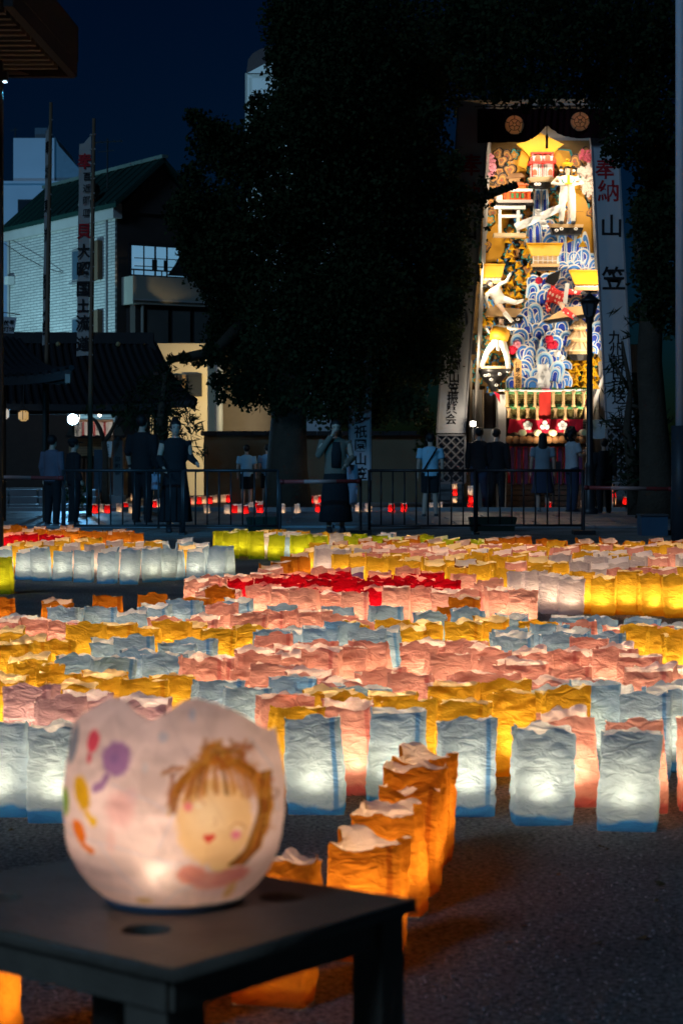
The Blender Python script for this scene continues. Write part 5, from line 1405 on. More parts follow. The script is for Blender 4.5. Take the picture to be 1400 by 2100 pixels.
MB().tube([W_(1012, 805, 1.3), W_(1100, 806, 1.36), W_(1196, 804, 1.3)], .02, 8).build('rope', wht, fl_o, smooth=True)
MB().prism([W_(1094, 802, 1.2), W_(1117, 802, 1.2), W_(1117, 866, 1.2), W_(1094, 866, 1.2)], (0, .05, 0)).build('red_centre_cloth', redp, fl_o)
for px, s in ((1004, 1), (1202, -1)):
    MB().prism([W_(px, 806, 1.1), W_(px + 12 * s, 812, 1.1), W_(px + 13 * s, 830, 1.1)], (0, .03, 0)).build('red_pennant', crimson, fl_o)
rb = MB(); n = 40; vs = []; fs = []
for i in range(n + 1):
    for j in range(4):
        px = 1034 - 4 * j / 3 + (1180 - 1034 + 4 * j / 3) * i / n
        vs.append(W_(px, 862 + 27 * j / 3 + (1.2 * math.sin(i * 1.3) if j == 3 else 0), 1.3 + .02 * math.sin(i * .9 + j * .4)))
for i in range(n):
    for j in range(3): a = i * 4 + j; fs.append((a, a + 1, a + 5, a + 4))
rbo = rb.add(vs, fs).build('red_cloth_band', crimson, fl_o, smooth=True)
for px, nb_ in ((1070, 5), (1104, 3), (1139, 5)):
    q = MB()
    for k in range(nb_):
        a = math.pi / 2 + 2 * math.pi * k / nb_; rr = 5.2 if nb_ == 5 else 5.4
        q.rings([(0, 0, 0, .048 if nb_ == 5 else .058, .048 if nb_ == 5 else .058), (0, 0, .01, .046, .046)], 12 if nb_ == 5 else 6)
        q.xform(Matrix.Translation(W_(px + rr * math.cos(a), 875 - rr * math.sin(a), 1.345)) @ Matrix.Rotation(R(90), 4, 'X'), len(q.v) - 2 * (12 if nb_ == 5 else 6))
    cr = q.build('crest', wht, rbo)
    q = MB()
    for k in range(5):
        a = 2 * math.pi * k / 5 + .3; q.tube([W_(px + 2.2 * math.cos(a + t) * 1.2, 875 - 2.2 * math.sin(a + t) * 1.2, 1.362) for t in (0, .4, .8, 1.2)], .006, 5)
    q.build('crest_line', M('crest_grey_line', (0.25, 0.22, 0.22), 0.8), cr)
for k in range(5):
    px = 1058 + 30 * k
    o = MB().tube([W_(px, 890, 1.7), W_(px, 887, .2)], .07, 12).build('carrying_pole', tan2, fl_o, smooth=True)
    MB().tube([W_(px, 890, 1.71), W_(px, 890, 1.69)], .06, 12).build('pole_end', M('pole_end', (0.40, 0.42, 0.22), 0.7), o)
for k in range(12):
    MB().ball(W_(1034 + 13 * k, 903, 1.35), (.09, .1, .085), 10, 8).build('straw_roll', M('straw_roll', (0.34, 0.17, 0.07), 0.85, 0.25, 10), fl_o, smooth=True)
pl('beam', [(1028, 893), (1186, 893), (1182, 900), (1032, 900)], dark_wood, 1.25, .2)
pl('red_backcloth', [(1036, 912), (1184, 912), (1184, 990), (1036, 990)], crimson, .6, .05)
for k in range(11):
    px = 1041 + 13.6 * k
    bx_(px - 4, 918, px + 3.4, 992, 1.15, .03, M('purple_slat', (0.09, 0.03, 0.10), 0.6), 'purple_slat', fl_o)
    bx_(px + 4.6, 914, px + 7.6, 990, 1.08, .02, M('pale_slat', (0.55, 0.40, 0.24), 0.7), 'pale_slat', fl_o)
bx_(1034, 911, 1188, 917, 1.2, .1, dark_wood, 'slat_rail', fl_o)
for k in range(5): bx_(1030, 993 + 11 * k, 1190, 1002.5 + 11 * k, 1.1, .9, M('base_timber', (0.10, 0.06, 0.04), 0.7, 0.3, 4), 'base_plank', fl_o)
bx_(1014, 812, 1030, 1046, .9, .6, wht, 'side_panel', fl_o); bx_(1192, 812, 1206, 1046, .9, .6, dark_wood, 'side_panel', fl_o)

# --- the shed the float stands in, the curtain over it
shd = thing('float_shed', 'pale cloth sided shed frame around the festival float', 'shed', (W_(1100, HOR).x, FD + .6, 0))
def bxs(x0, y0, x1, y1, dep, th, mat, name): return MB().span(W_(x0, y0, dep), W_(x1, y1, dep - th)).build(name, mat, shd)
cl_ = M('shed_cloth', (0.32, 0.30, 0.28), 0.85, 0.1, 2); wd_ = M('shed_timber', (0.40, 0.30, 0.2), 0.7)
MB().prism([W_(948, 222, .3), W_(1200, 212, .3), W_(1204, 243, .3), W_(990, 246, .3), (W_(950, 246, .3))], (0, .5, 0)).build('top_beam', cl_, shd)
MB().bar(W_(944, 218, .5), W_(1196, 214, .5), .08, .07).build('eave_pole', wd_, shd)
for (xa, ya, xb, yb) in ((998, 250, 958, 1046), (1211, 250, 1242, 1046)):
    MB().bar(W_(xa, ya, .95), W_(xb, yb, .95), .04, .04, up=(0, 1, 0)).build('front_post', cl_, shd)
    MB().bar(W_(xa + (4 if xa < 1100 else -4), ya, .35), W_(xb + (5 if xa < 1100 else -5), yb, .35), .09, .09, up=(0, 1, 0)).build('inner_post', cl_, shd)
for x0, x1, m_ in ((961, 966, wd_), (967, 975, wht), (976, 986, cl_), (987, 990, wd_)): bxs(x0, 800 if x0 > 966 else 740, x1, 1046, .25, .2, m_, 'side_board')
for x0, x1, m_ in ((1207, 1216, cl_), (1217, 1229, wht), (1230, 1238, cl_)): bxs(x0, 770, x1, 1046, .25, .2, m_, 'side_board')
bxs(988, 800, 1012, 905, -.3, .1, M('shed_dark', (0.08, 0.06, 0.05), 0.8), 'inner_wall'); bxs(964, 880, 1016, 940, .4, .3, wht, 'low_panel')
MB().prism([W_(1200, 848, .5), W_(1229, 770, .5), W_(1233, 772, .5), W_(1210, 850, .5)], (0, .1, 0)).build('brace', wht, shd)
bxs(940, 190, 1250, 214, -.6, 1.2, M('shed_roof', (0.05, 0.05, 0.05), 0.8), 'roof'); bxs(950, 214, 1245, 1046, -.62, .08, M('shed_back', (0.10, 0.08, 0.06), 0.8), 'back_wall')
cu = thing('shrine_curtain', 'dark maroon curtain with two round pale crests gathered up over the float', 'curtain', W_(1092, 246, 1.7))
def cb(px):
    if px < 1052: return 322 - 2.5 * (px - 968) / 84 * .4
    if px < 1101:
        t = (px - 1052) / 49; return 321 - 33 * t ** 1.9
    if px < 1160:
        t = (1160 - px) / 59; return 313 - 25 * t ** 1.9
    return 313
vs = []; fs = []; n = 120; mrow = 20
for i in range(n + 1):
    px = 966 + (1216 - 966) * i / n
    for j in range(mrow + 1):
        t = j / mrow
        top = 255 + .8 * math.cos((px - 966) / 22 * 2 * math.pi)
        py = top + (cb(px) - top) * t
        g = max(0, 1 - abs(px - 1101) / 70)
        vs.append(W_(px, py, 1.7 + .03 * math.sin(px * .16) * (.3 + t) + .05 * g * math.sin(px * .5 + t * 2)))
for i in range(n):
    for j in range(mrow): a = i * (mrow + 1) + j; fs.append((a, a + 1, a + mrow + 2, a + mrow + 1))
fs = [q for q in fs if all(min(math.hypot(vs[k].x - W_(cx_, cy_).x, vs[k].z - W_(cx_, cy_).z) for k in q) > 15.5 * KX for cx_, cy_ in ((1038, 287.5), (1166, 281)))]
cuo = MB().add(vs, fs).build('cloth', M('maroon_cloth', (0.022, 0.003, 0.005), 0.9, 0.15, 3, 0.2, 25, spec=0.1), cu, smooth=True)
MB().tube([W_(960, 252, 1.74), W_(1220, 250.5, 1.74)], .014, 8).build('curtain_rod', dark_wood, cu, smooth=True)
for k in range(12):
    MB().box(W_(978 + 21 * k, 252.5, 1.745), (.05, .03, .07)).build('curtain_loop', blk, cu)
for px, py in ((1038, 287.5), (1166, 281)):
    r = 18.5 * KX; seg = 5
    def rot_(mb, dep): return mb.xform(Matrix.Translation(W_(px, py, dep)) @ Matrix.Rotation(R(90), 4, 'X'))
    cr = rot_(MB().rings([(0, 0, 0, r, r), (0, 0, .003, r, r)], 40), 1.755).build('crest', M('crest_beige', (0.88, 0.72, 0.52), 0.8, 0.06, 9, trans=0.85), cuo)
    for k in range(seg):
        a0 = math.pi / 2 + 2 * math.pi * k / seg; a1 = a0 + math.pi / seg
        MB().bar(W_(px, py, 1.766) + Vector((math.cos(a0), 0, math.sin(a0))) * r * .64, W_(px, py, 1.766) + Vector((math.cos(a0), 0, math.sin(a0))) * r * 1.02, .016, .006, up=(0, 1, 0)).build('crest_gap', blk, cr)
        MB().bar(W_(px, py, 1.766) + Vector((math.cos(a1), 0, math.sin(a1))) * r * .2, W_(px, py, 1.766) + Vector((math.cos(a1), 0, math.sin(a1))) * r * .58, .012, .006, up=(0, 1, 0)).build('crest_gap', blk, cr)
    for rr in (.60, .19):
        MB().tube([W_(px, py, 1.766) + Vector((math.cos(2 * math.pi * k / 30), 0, math.sin(2 * math.pi * k / 30))) * r * rr for k in range(31)], .006, 5).build('crest_ring', blk, cr)
ts = MB().tube([W_(1101, 289, 1.76), W_(1101, 306, 1.78)], .008, 6); ts.build('tassel_cord', blk, cu)
MB().rings([(0, 0, 0, .028, .028), (0, 0, .20, .026, .026), (0, 0, .24, .034, .034), (0, 0, .30, .01, .01)], 10).xform(Matrix.Translation(W_(1101, 334, 1.78))).build('tassel', blk, cu, smooth=True)
# lamps of the float
for i, (px, py, dep, e) in enumerate(((957, 873, 2.05, 150), (1240, 873, 1.5, 160))):
    t = thing('side_lamp', ('small glaring lamp at the foot of the float beside the couple in black', 'small added lamp at the foot of the float behind the pine')[i], 'lamp', W_(px, py, dep), 'lamps lighting the float')  # second lamp added as a mirror of the first
    c = W_(px, py, dep)
    MB().tube([(c.x, c.y + .05, 0), (c.x, c.y + .05, c.z)], .02, 6).build('stand', black_iron, t)
    MB().box(c + Vector((0, .04, 0)), (.14, .08, .12)).build('housing', black_iron, t)
    if i == 0: MB().ball(c + Vector((.0, -.01, 0)), (.055, .02, .055), 12, 8).build('lens', M('side_lens', (0.8, 0.8, 0.8), 0.4, emit=(1.0, .86, .66), es=22), t)
    if i == 0: lamp('side_glow', 'POINT', c + Vector((0, -.07, .02)), 16, (1.0, .84, .64), t, .05)
    lamp('side_beam', 'SPOT', c + Vector((.08 if i == 0 else -.08, -.05, .05)), e, (1.0, .80, .56), t, .08, W_(1100, 640, .3), 95, .7)
t = thing('added_foot_lamp', 'added floodlight before the float, hidden behind the long-haired person', 'lamp', (W_(1110, 0).x, FD - 2.4, 0), 'lamps lighting the float')  # added to brighten the lower float, kept out of sight
c = W_(1110, 952, 2.4)
MB().box(c + Vector((0, -.05, -.04)), (.3, .12, .2)).tube([(c.x, c.y - .05, 0), (c.x, c.y - .05, c.z)], .02, 6).build('housing', black_iron, t)
lamp('added_foot_beam', 'SPOT', c + Vector((0, .04, .05)), 260, (1.0, .84, .62), t, .12, W_(1100, 720, .6), 66, .6)
for px in (1040, 1100, 1165):  # lamps assumed from the backlit curtain
    t = thing('assumed_top_lamp', {1040: 'assumed floodlight behind the curtain, over the pink blossoms', 1100: 'assumed floodlight behind the middle of the curtain', 1165: 'assumed floodlight behind the curtain over the standing doll'}[px], 'lamp', W_(px, 262, 1.45), 'lamps lighting the float')
    MB().box(W_(px, 258, 1.5), (.2, .14, .1)).bar(W_(px, 256, 1.5), W_(px, 243, 1.5), .03, .03).build('housing', black_iron, t)
    lamp('top_beam', 'SPOT', W_(px, 264, 1.45), 110, (1.0, .82, .60), t, .08, W_(1100, 560, .2), 130, .8)
for i, (px, py, s_) in enumerate(((985, 400, 1), (970, 570, 1), (962, 720, 1), (1224, 400, -1), (1232, 570, -1), (1240, 720, -1))):  # rows of assumed lamps, kept unseen behind the banners
    t = thing('assumed_side_floodlight', ('upper', 'middle', 'lower')[i % 3] + ' assumed floodlight of the float behind the ' + ('half hidden banner' if s_ > 0 else 'banner with red characters'), 'lamp', W_(px, py, 1.45), 'lamps lighting the float')
    MB().box(W_(px, py, 1.45), (.08, .1, .3)).bar(W_(px, py, 1.40), W_(px, py, .95), .03, .03).build('housing', black_iron, t)
    lamp('assumed_side_flood', 'SPOT', W_(px, py, 1.45) + Vector((.06 * s_, .02, 0)), 140, (1.0, .83, .60), t, .10, W_(1100 + 20 * s_, py + 30, .2), 125, .6)
cu.location.y -= 0.30
# ------------------------------------------------------------------ paper bag lanterns
def paper(name, outer, through, inner=(0.90, 0.84, 0.79), twice=None, mixf=0.25, bump=0.8):
    twice = twice or tuple(c * c * .8 for c in through)
    m = bpy.data.materials.new(name); m.use_nodes = True
    N, L = m.node_tree.nodes, m.node_tree.links
    N.remove(N['Principled BSDF'])
    ge = N.new('ShaderNodeNewGeometry'); tc = N.new('ShaderNodeTexCoord'); oi = N.new('ShaderNodeObjectInfo')
    uv = N.new('ShaderNodeUVMap'); sp = N.new('ShaderNodeSeparateXYZ'); L.new(uv.outputs[0], sp.inputs[0])
    ad = N.new('ShaderNodeVectorMath'); ad.operation = 'ADD'
    L.new(tc.outputs['Object'], ad.inputs[0])
    ml = N.new('ShaderNodeVectorMath'); ml.operation = 'SCALE'; ml.inputs[0].default_value = (3.1, 5.3, 7.7)
    L.new(oi.outputs['Random'], ml.inputs['Scale']); L.new(ml.outputs[0], ad.inputs[1])
    # fibre cloudiness of the paper, and the doubled layer of the glued seam
    nz = N.new('ShaderNodeTexNoise'); nz.inputs['Scale'].default_value = 26; nz.inputs['Detail'].default_value = 6
    L.new(ad.outputs[0], nz.inputs['Vector'])
    mr = N.new('ShaderNodeMapRange'); mr.inputs['From Min'].default_value = 0.25; mr.inputs['From Max'].default_value = 0.75
    mr.inputs['To Min'].default_value = 0.80; mr.inputs['To Max'].default_value = 1.08
    L.new(nz.outputs['Fac'], mr.inputs['Value'])
    sub = N.new('ShaderNodeMath'); sub.operation = 'SUBTRACT'; sub.inputs[1].default_value = 0.205; L.new(sp.outputs[0], sub.inputs[0])
    ab = N.new('ShaderNodeMath'); ab.operation = 'ABSOLUTE'; L.new(sub.outputs[0], ab.inputs[0])
    sm = N.new('ShaderNodeMapRange'); sm.inputs['From Min'].default_value = 0.009; sm.inputs['From Max'].default_value = 0.014
    sm.inputs['To Min'].default_value = 0.85; sm.inputs['To Max'].default_value = 0.0
    L.new(ab.outputs[0], sm.inputs['Value'])
    # only some bags have their glued seam on the visible side
    gt = N.new('ShaderNodeMath'); gt.operation = 'GREATER_THAN'; gt.inputs[1].default_value = 0.55; L.new(oi.outputs['Random'], gt.inputs[0])
    sg = N.new('ShaderNodeMath'); sg.operation = 'MULTIPLY'; L.new(sm.outputs[0], sg.inputs[0]); L.new(gt.outputs[0], sg.inputs[1])
    # folded, doubled paper at the foot, its uneven edge painting in the sand's shade
    nb_ = N.new('ShaderNodeTexNoise'); nb_.inputs['Scale'].default_value = 13; nb_.inputs['Detail'].default_value = 2; L.new(ad.outputs[0], nb_.inputs['Vector'])
    fv = N.new('ShaderNodeMath'); fv.operation = 'MULTIPLY_ADD'; fv.inputs[1].default_value = -0.22; L.new(nb_.outputs['Fac'], fv.inputs[0]); L.new(sp.outputs[1], fv.inputs[2])
    fm = N.new('ShaderNodeMapRange'); fm.inputs['From Min'].default_value = -0.018; fm.inputs['From Max'].default_value = 0.03
    fm.inputs['To Min'].default_value = 1.0; fm.inputs['To Max'].default_value = 0.0; L.new(fv.outputs[0], fm.inputs['Value'])
    dbl = N.new('ShaderNodeMath'); dbl.operation = 'MAXIMUM'; L.new(sg.outputs[0], dbl.inputs[0]); L.new(fm.outputs[0], dbl.inputs[1])
    two = N.new('ShaderNodeMix'); two.data_type = 'RGBA'; two.inputs['A'].default_value = through + (1,); two.inputs['B'].default_value = twice + (1,)
    L.new(dbl.outputs[0], two.inputs['Factor'])
    tcx = N.new('ShaderNodeMix'); tcx.data_type = 'RGBA'; tcx.blend_type = 'MULTIPLY'; tcx.inputs['Factor'].default_value = 1
    L.new(two.outputs['Result'], tcx.inputs['A']); L.new(mr.outputs[0], tcx.inputs['B'])
    dc = N.new('ShaderNodeMix'); dc.data_type = 'RGBA'
    dc.inputs['A'].default_value = outer + (1,); dc.inputs['B'].default_value = inner + (1,)
    L.new(ge.outputs['Backfacing'], dc.inputs['Factor'])
    mp = N.new('ShaderNodeMapping'); mp.inputs['Scale'].default_value = (0.75, 0.75, 1.7); mp.inputs['Rotation'].default_value = (0.2, 0.35, 0)
    L.new(ad.outputs[0], mp.inputs['Vector'])
    vo = N.new('ShaderNodeTexNoise'); vo.inputs['Scale'].default_value = 21; vo.inputs['Detail'].default_value = 3; vo.inputs['Distortion'].default_value = 0.9
    L.new(mp.outputs[0], vo.inputs['Vector'])
    va = N.new('ShaderNodeMath'); va.operation = 'SUBTRACT'; va.inputs[1].default_value = 0.5; L.new(vo.outputs['Fac'], va.inputs[0])
    vr = N.new('ShaderNodeMath'); vr.operation = 'ABSOLUTE'; L.new(va.outputs[0], vr.inputs[0])
    n2 = N.new('ShaderNodeTexNoise'); n2.inputs['Scale'].default_value = 60; n2.inputs['Detail'].default_value = 4
    L.new(mp.outputs[0], n2.inputs['Vector'])
    hs = N.new('ShaderNodeMath'); hs.operation = 'MULTIPLY_ADD'; hs.inputs[1].default_value = 3.2; L.new(vr.outputs[0], hs.inputs[0])
    h2 = N.new('ShaderNodeMath'); h2.operation = 'MULTIPLY'; h2.inputs[1].default_value = 0.35; L.new(n2.outputs['Fac'], h2.inputs[0]); L.new(h2.outputs[0], hs.inputs[2])
    bp = N.new('ShaderNodeBump'); bp.inputs['Strength'].default_value = bump; bp.inputs['Distance'].default_value = 0.006
    L.new(hs.outputs[0], bp.inputs['Height'])
    tr = N.new('ShaderNodeBsdfTranslucent'); df = N.new('ShaderNodeBsdfDiffuse')
    L.new(tcx.outputs['Result'], tr.inputs['Color']); L.new(dc.outputs['Result'], df.inputs['Color'])
    L.new(bp.outputs[0], tr.inputs['Normal']); L.new(bp.outputs[0], df.inputs['Normal'])
    ms = N.new('ShaderNodeMixShader'); ms.inputs[0].default_value = mixf
    L.new(df.outputs[0], ms.inputs[1]); L.new(tr.outputs[0], ms.inputs[2])
    L.new(ms.outputs[0], N['Material Output'].inputs['Surface'])
    return m
PAPER = {
 'b': paper('pale_blue_paper', (0.10, 0.26, 0.50), (0.55, 0.81, 1.0), (0.82, 0.84, 0.84), (0.03, 0.22, 0.62)),
 'p': paper('pink_paper', (0.50, 0.17, 0.15), (1.0, 0.55, 0.48), (0.92, 0.80, 0.75), (0.62, 0.14, 0.14)),
 'y': paper('yellow_paper', (0.42, 0.22, 0.01), (1.0, 0.66, 0.06), (0.92, 0.78, 0.46), (0.62, 0.26, 0.01)),
 'o': paper('orange_paper', (0.34, 0.10, 0.01), (0.96, 0.34, 0.025), (0.66, 0.54, 0.46), (0.55, 0.12, 0.01)),
 'w': paper('white_paper', (0.42, 0.40, 0.43), (0.90, 0.82, 0.86), (0.86, 0.82, 0.82), (0.34, 0.30, 0.36)),
 'r': paper('crimson_paper', (0.20, 0.004, 0.012), (0.66, 0.006, 0.02), (0.72, 0.34, 0.28), (0.30, 0.002, 0.01)),
 'g': paper('lime_paper', (0.17, 0.24, 0.01), (0.66, 0.80, 0.03), (0.80, 0.78, 0.50), (0.14, 0.26, 0.01)),
 'l': paper('lilac_paper', (0.30, 0.15, 0.22), (0.84, 0.58, 0.66), (0.84, 0.76, 0.78), (0.5, 0.26, 0.3)),
 'v': paper('violet_paper', (0.12, 0.05, 0.18), (0.30, 0.14, 0.34)),
 'd': paper('brown_paper', (0.12, 0.04, 0.015), (0.34, 0.10, 0.02)),
}
CNAME = dict(b='pale blue', p='pink', y='yellow', o='orange', w='white', r='crimson', g='lime green', l='lilac', v='violet', d='brown')
SAND = M('sand_weight', (0.62, 0.58, 0.50), 0.95, 0.2, 30)
CUP = M('tea_light_cup', (0.5, 0.5, 0.5), 0.4)
FLAME = M('tea_light_flame', (0.8, 0.6, 0.3), 0.5, emit=(1.0, 0.62, 0.28), es=6)

def bag_mesh(seed, nu, nv, W=0.158, D=0.098, H=0.27, slump=0.0):
    rnd = random.Random(seed)
    off = Vector((rnd.uniform(0, 99), rnd.uniform(0, 99), rnd.uniform(0, 99)))
    # around the bag: front, side, back, side
    per = []
    nf, ns = int(nu * .32), int(nu * .18)
    cs = [(-W/2, -D/2), (W/2, -D/2), (W/2, D/2), (-W/2, D/2)]
    for k, n in enumerate((nf, ns, nf, ns)):
        a, b = cs[k], cs[(k + 1) % 4]
        for i in range(n):
            t = i / n
            t = t - 0.25 * math.sin(2 * math.pi * t) / (2 * math.pi)
            per.append((a[0] + (b[0] - a[0]) * t, a[1] + (b[1] - a[1]) * t, (k + i / n) / 4))
    n = len(per)
    bulge = rnd.uniform(0.02, 0.07); pinch = rnd.uniform(-0.12, 0.10); tw = rnd.uniform(-.10, .10); lean = rnd.uniform(-.022, .022); leany = rnd.uniform(-.020, .012)
    gus = rnd.uniform(0.004, 0.016); flare = rnd.uniform(-.03, .05); wav = rnd.uniform(.008, .019); sag = rnd.uniform(-.020, .012) - slump
    amp = rnd.uniform(.0050, .0078)
    vs = []
    for j in range(nv + 1):
        v = j / nv
        for (x, y, u) in per:
            # rounded corners
            rx, ry = x / (W / 2), y / (D / 2)
            q = (abs(rx) ** 9 + abs(ry) ** 9) ** (1 / 9)
            px, py = x / q, y / q
            s = 1 + bulge * math.sin(math.pi * min(1, v * 1.15)) + flare * v ** 3
            px *= s * (1 + .02 * math.sin(v * 5 + off.x)); py *= s * (1 + pinch * v)
            if abs(ry) < .85 and abs(rx) > .95: px *= 1 - gus / (W / 2) * (1 - ry * ry) * (.3 + v)
            z = H * v
            if v > .62:
                k = ((v - .62) / .38) ** 1.5
                th = math.atan2(py, px)
                w1 = noise.noise(Vector((math.cos(th) * 1.15, math.sin(th) * 1.15, 0)) + off)
                w2 = noise.noise(Vector((math.cos(th) * 5, math.sin(th) * 5, 3)) + off)
                z += k * (wav * 2.0 * w1 + .007 * w2 + sag * (1 if py < 0 else (-.5 if slump == 0 else .2)))
                px += k * .008 * noise.noise(Vector((u * 14, 9, 1)) + off); py += k * (.016 * noise.noise(Vector((u * 9, 5, 7)) + off))
            a = tw * v
            X = px * math.cos(a) - py * math.sin(a) + lean * v; Y = px * math.sin(a) + py * math.cos(a) + leany * v
            # crumple: folded ridges
            c = Vector((px * .8 + z * .25, py * .8, z * 1.5)) * 21 + off
            r = (1 - 2.2 * abs(noise.noise(c))) * .6 + (1 - 2.2 * abs(noise.noise(c * 2.3 + off))) * .32 + .5 * noise.noise(c * .35)
            e = min(1, v * 6 + .1)
            nx, ny = rx ** 7, ry ** 7
            L_ = math.hypot(nx, ny) or 1
            X += nx / L_ * amp * r * e; Y += ny / L_ * amp * r * e
            vs.append((X, Y, z))
    fs = []; uvs = []
    for j in range(nv):
        for i in range(n):
            a, b = j * n + i, j * n + (i + 1) % n
            fs.append((a, b, b + n, a + n))
    mi = [0] * len(fs)
    # sand that weighs the bag down, and the tea light standing on it
    sd = MB(); sv = []
    hs = .008 + .005 * rnd.random(); sl = rnd.uniform(-.004, .004)
    m_ = 14
    for k in range(m_):
        a = 2 * math.pi * k / m_; ca, sa = math.cos(a), math.sin(a)
        q = (abs(ca) ** 5 + abs(sa) ** 5) ** (1 / 5)
        sv.append((ca / q * W * .46, sa / q * D * .45, .001)); 
    for k in range(m_):
        x, y, _ = sv[k]; sv.append((x, y, hs + sl * x / W * 2 + .006 * math.sin(k * 2.1 + seed)))
    sv.append((0, 0, hs + .004))
    sf = [(k, (k + 1) % m_, (k + 1) % m_ + m_, k + m_) for k in range(m_)] + [(k + m_, (k + 1) % m_ + m_, 2 * m_) for k in range(m_)]
    b0 = len(vs); vs += sv; fs += [tuple(b0 + i for i in f) for f in sf]; mi += [1] * len(sf)
    t = MB(); t.rings([(0, 0, hs, .019, .019), (0, 0, hs + .014, .019, .019)], 8)
    b0 = len(vs); vs += t.v; fs += [tuple(b0 + i for i in f) for f in t.f]; mi += [2] * len(t.f)
    t = MB(); t.ball((0, 0, hs + .024), (.005, .005, .011), 6, 4)
    b0 = len(vs); vs += t.v; fs += [tuple(b0 + i for i in f) for f in t.f]; mi += [3] * len(t.f)
    me = bpy.data.meshes.new('paper_bag_lantern')
    me.from_pydata(vs, [], fs)
    for m in (PAPER['w'], SAND, CUP, FLAME): me.materials.append(m)
    me.polygons.foreach_set('material_index', mi)
    me.polygons.foreach_set('use_smooth', [k == 0 for k in mi])
    uvl = me.uv_layers.new(name='uv')
    us = [p[2] for p in per]
    lv = np.zeros(len(me.loops), dtype=np.int32); me.loops.foreach_get('vertex_index', lv)
    uvd = np.zeros((len(lv), 2), dtype=np.float32)
    for i, q in enumerate(lv):
        if q < n * (nv + 1): uvd[i] = (us[q % n], (q // n) / nv)
        else: uvd[i] = (0.6, 0)
    uvl.data.foreach_set('uv', uvd.ravel())
    me.update()
    return me, hs
HI = [bag_mesh(100 + i, 76, 40) for i in range(12)]
SL = [bag_mesh(150 + i, 76, 40, slump=.003) for i in range(4)]
LO = [bag_mesh(200 + i, 40, 18) for i in range(8)]

# rows of the field: (description, colour, [(px, row of the front rim), ...]); a third number is the row of the base on the ground
rows = []
def row(desc, colr, pts): rows.append((desc, colr, pts))
ob = 'the front line by the dark gravel'
row('the front row on the gravel', 'b', [(28, 0, 1672), (120, 0, 1684), (650, 0, 1667), (808, 0, 1646), (955, 0, 1671), (1110, 0, 1689), (1284, 0, 1701)])
row('the curving line to the table', 'o', [(-52, 0, 2180), (287, 0, 2118), (560, 0, 2056), (752, 0, 1968), (808, 0, 1872), (832, 0, 1832), (842, 0, 1798), (866, 0, 1768)])
row('the row behind the front one', 'p', [(572, 0, 1624), (708, 0, 1628), (1165, 0, 1652), (1308, 0, 1664), (1446, 0, 1660)])
row('the front yellow row', 'y', [(610, 1450), (716, 1446), (828, 1440), (938, 1436), (1053, 0, 1601)])
row('the second yellow row', 'y', [(668, 1418), (795, 1416), (945, 1411), (1046, 1420), (1152, 1428)])
row('the row behind yellow ones', 'b', [(445, 1402), (510, 1403), (592, 1393), (655, 1400), (752, 1404), (1138, 1408), (1212, 1413), (1258, 1413), (1322, 1422), (1384, 1420)])
row('the long pink row behind the blue row', 'p', [(412, 1359), (462, 1346), (512, 1376), (572, 1378), (630, 1380), (690, 1392), (778, 1380), (850, 1396), (910, 1398), (968, 1396), (1022, 1396), (1096, 1364), (1116, 1396), (1172, 1368), (1226, 1390), (1312, 1384), (1350, 1374), (1395, 1372)])
row('the upper pink row', 'p', [(532, 1352), (590, 1346), (650, 1340), (702, 1332), (762, 1330), (866, 1320), (920, 1342), (985, 1324), (1058, 1352), (1092, 1338), (1145, 1338), (1216, 1322), (1262, 1324), (1304, 1350)])
row('the crumpled third pink row', 'p', [(522, 1326), (566, 1316), (606, 1322), (660, 1318), (884, 1312), (945, 1318), (1030, 1344), (1200, 1336), (1252, 1338)])
row('the yellow row by the painted lantern', 'y', [(6, 1386), (70, 1374), (128, 1378), (205, 1378), (252, 1388), (302, 1394), (338, 1388), (142, 1402)])
row('the lilac patch by the lantern', 'l', [(66, 1410), (132, 1428), (184, 1424), (292, 1434)])
row('the patch behind the painted lantern', 'b', [(170, 1354), (226, 1362), (288, 1352), (332, 1358), (366, 1345), (236, 1310), (282, 1318), (346, 1314), (400, 1312)])
row('the yellow patch at the field edge', 'y', [(22, 1300), (66, 1318), (112, 1312), (18, 1330), (70, 1340)])
row('the yellow row before pink ones', 'y', [(184, 1294), (236, 1284), (288, 1284), (340, 1282), (394, 1276), (444, 1286), (506, 1284)])
row('the short pink row at the field edge', 'p', [(14, 1270), (62, 1270), (124, 1268)])
row('the row before the crimson cluster', 'p', [(346, 1262), (402, 1260), (454, 1250), (504, 1262), (546, 1252), (596, 1252), (640, 1258), (690, 1264), (740, 1268)])
row('the row along the dark strip', 'b', [(42, 1259), (130, 1253), (220, 1250), (278, 1252), (326, 1244), (374, 1238), (424, 1236), (496, 1232), (584, 1241), (696, 1247), (792, 1252), (888, 1262), (966, 1260), (1056, 1266), (1158, 1269), (1244, 1274), (1316, 1277), (1374, 1280)])
row('the pink row between blue ones', 'p', [(1110, 1276), (1190, 1284), (1284, 1283), (1336, 1288)])
row('the long yellow row behind pink', 'y', [(724, 1280), (780, 1276), (836, 1278), (892, 1276), (948, 1279), (1004, 1279), (1100, 1284), (1070, 1288)])
row('the yellow group near the frame edge', 'y', [(1308, 1292), (1360, 1296), (1404, 1300)])
row('the row behind upper pink ones', 'b', [(556, 1293), (606, 1287), (652, 1288), (702, 1284), (752, 1298), (792, 1291), (1058, 1290), (1058, 1306), (1126, 1291), (1122, 1306), (1186, 1302), (1248, 1304)])
row('the loose line by bare ground', 'o', [(4, 1228), (116, 1230), (224, 1228), (318, 1230)])
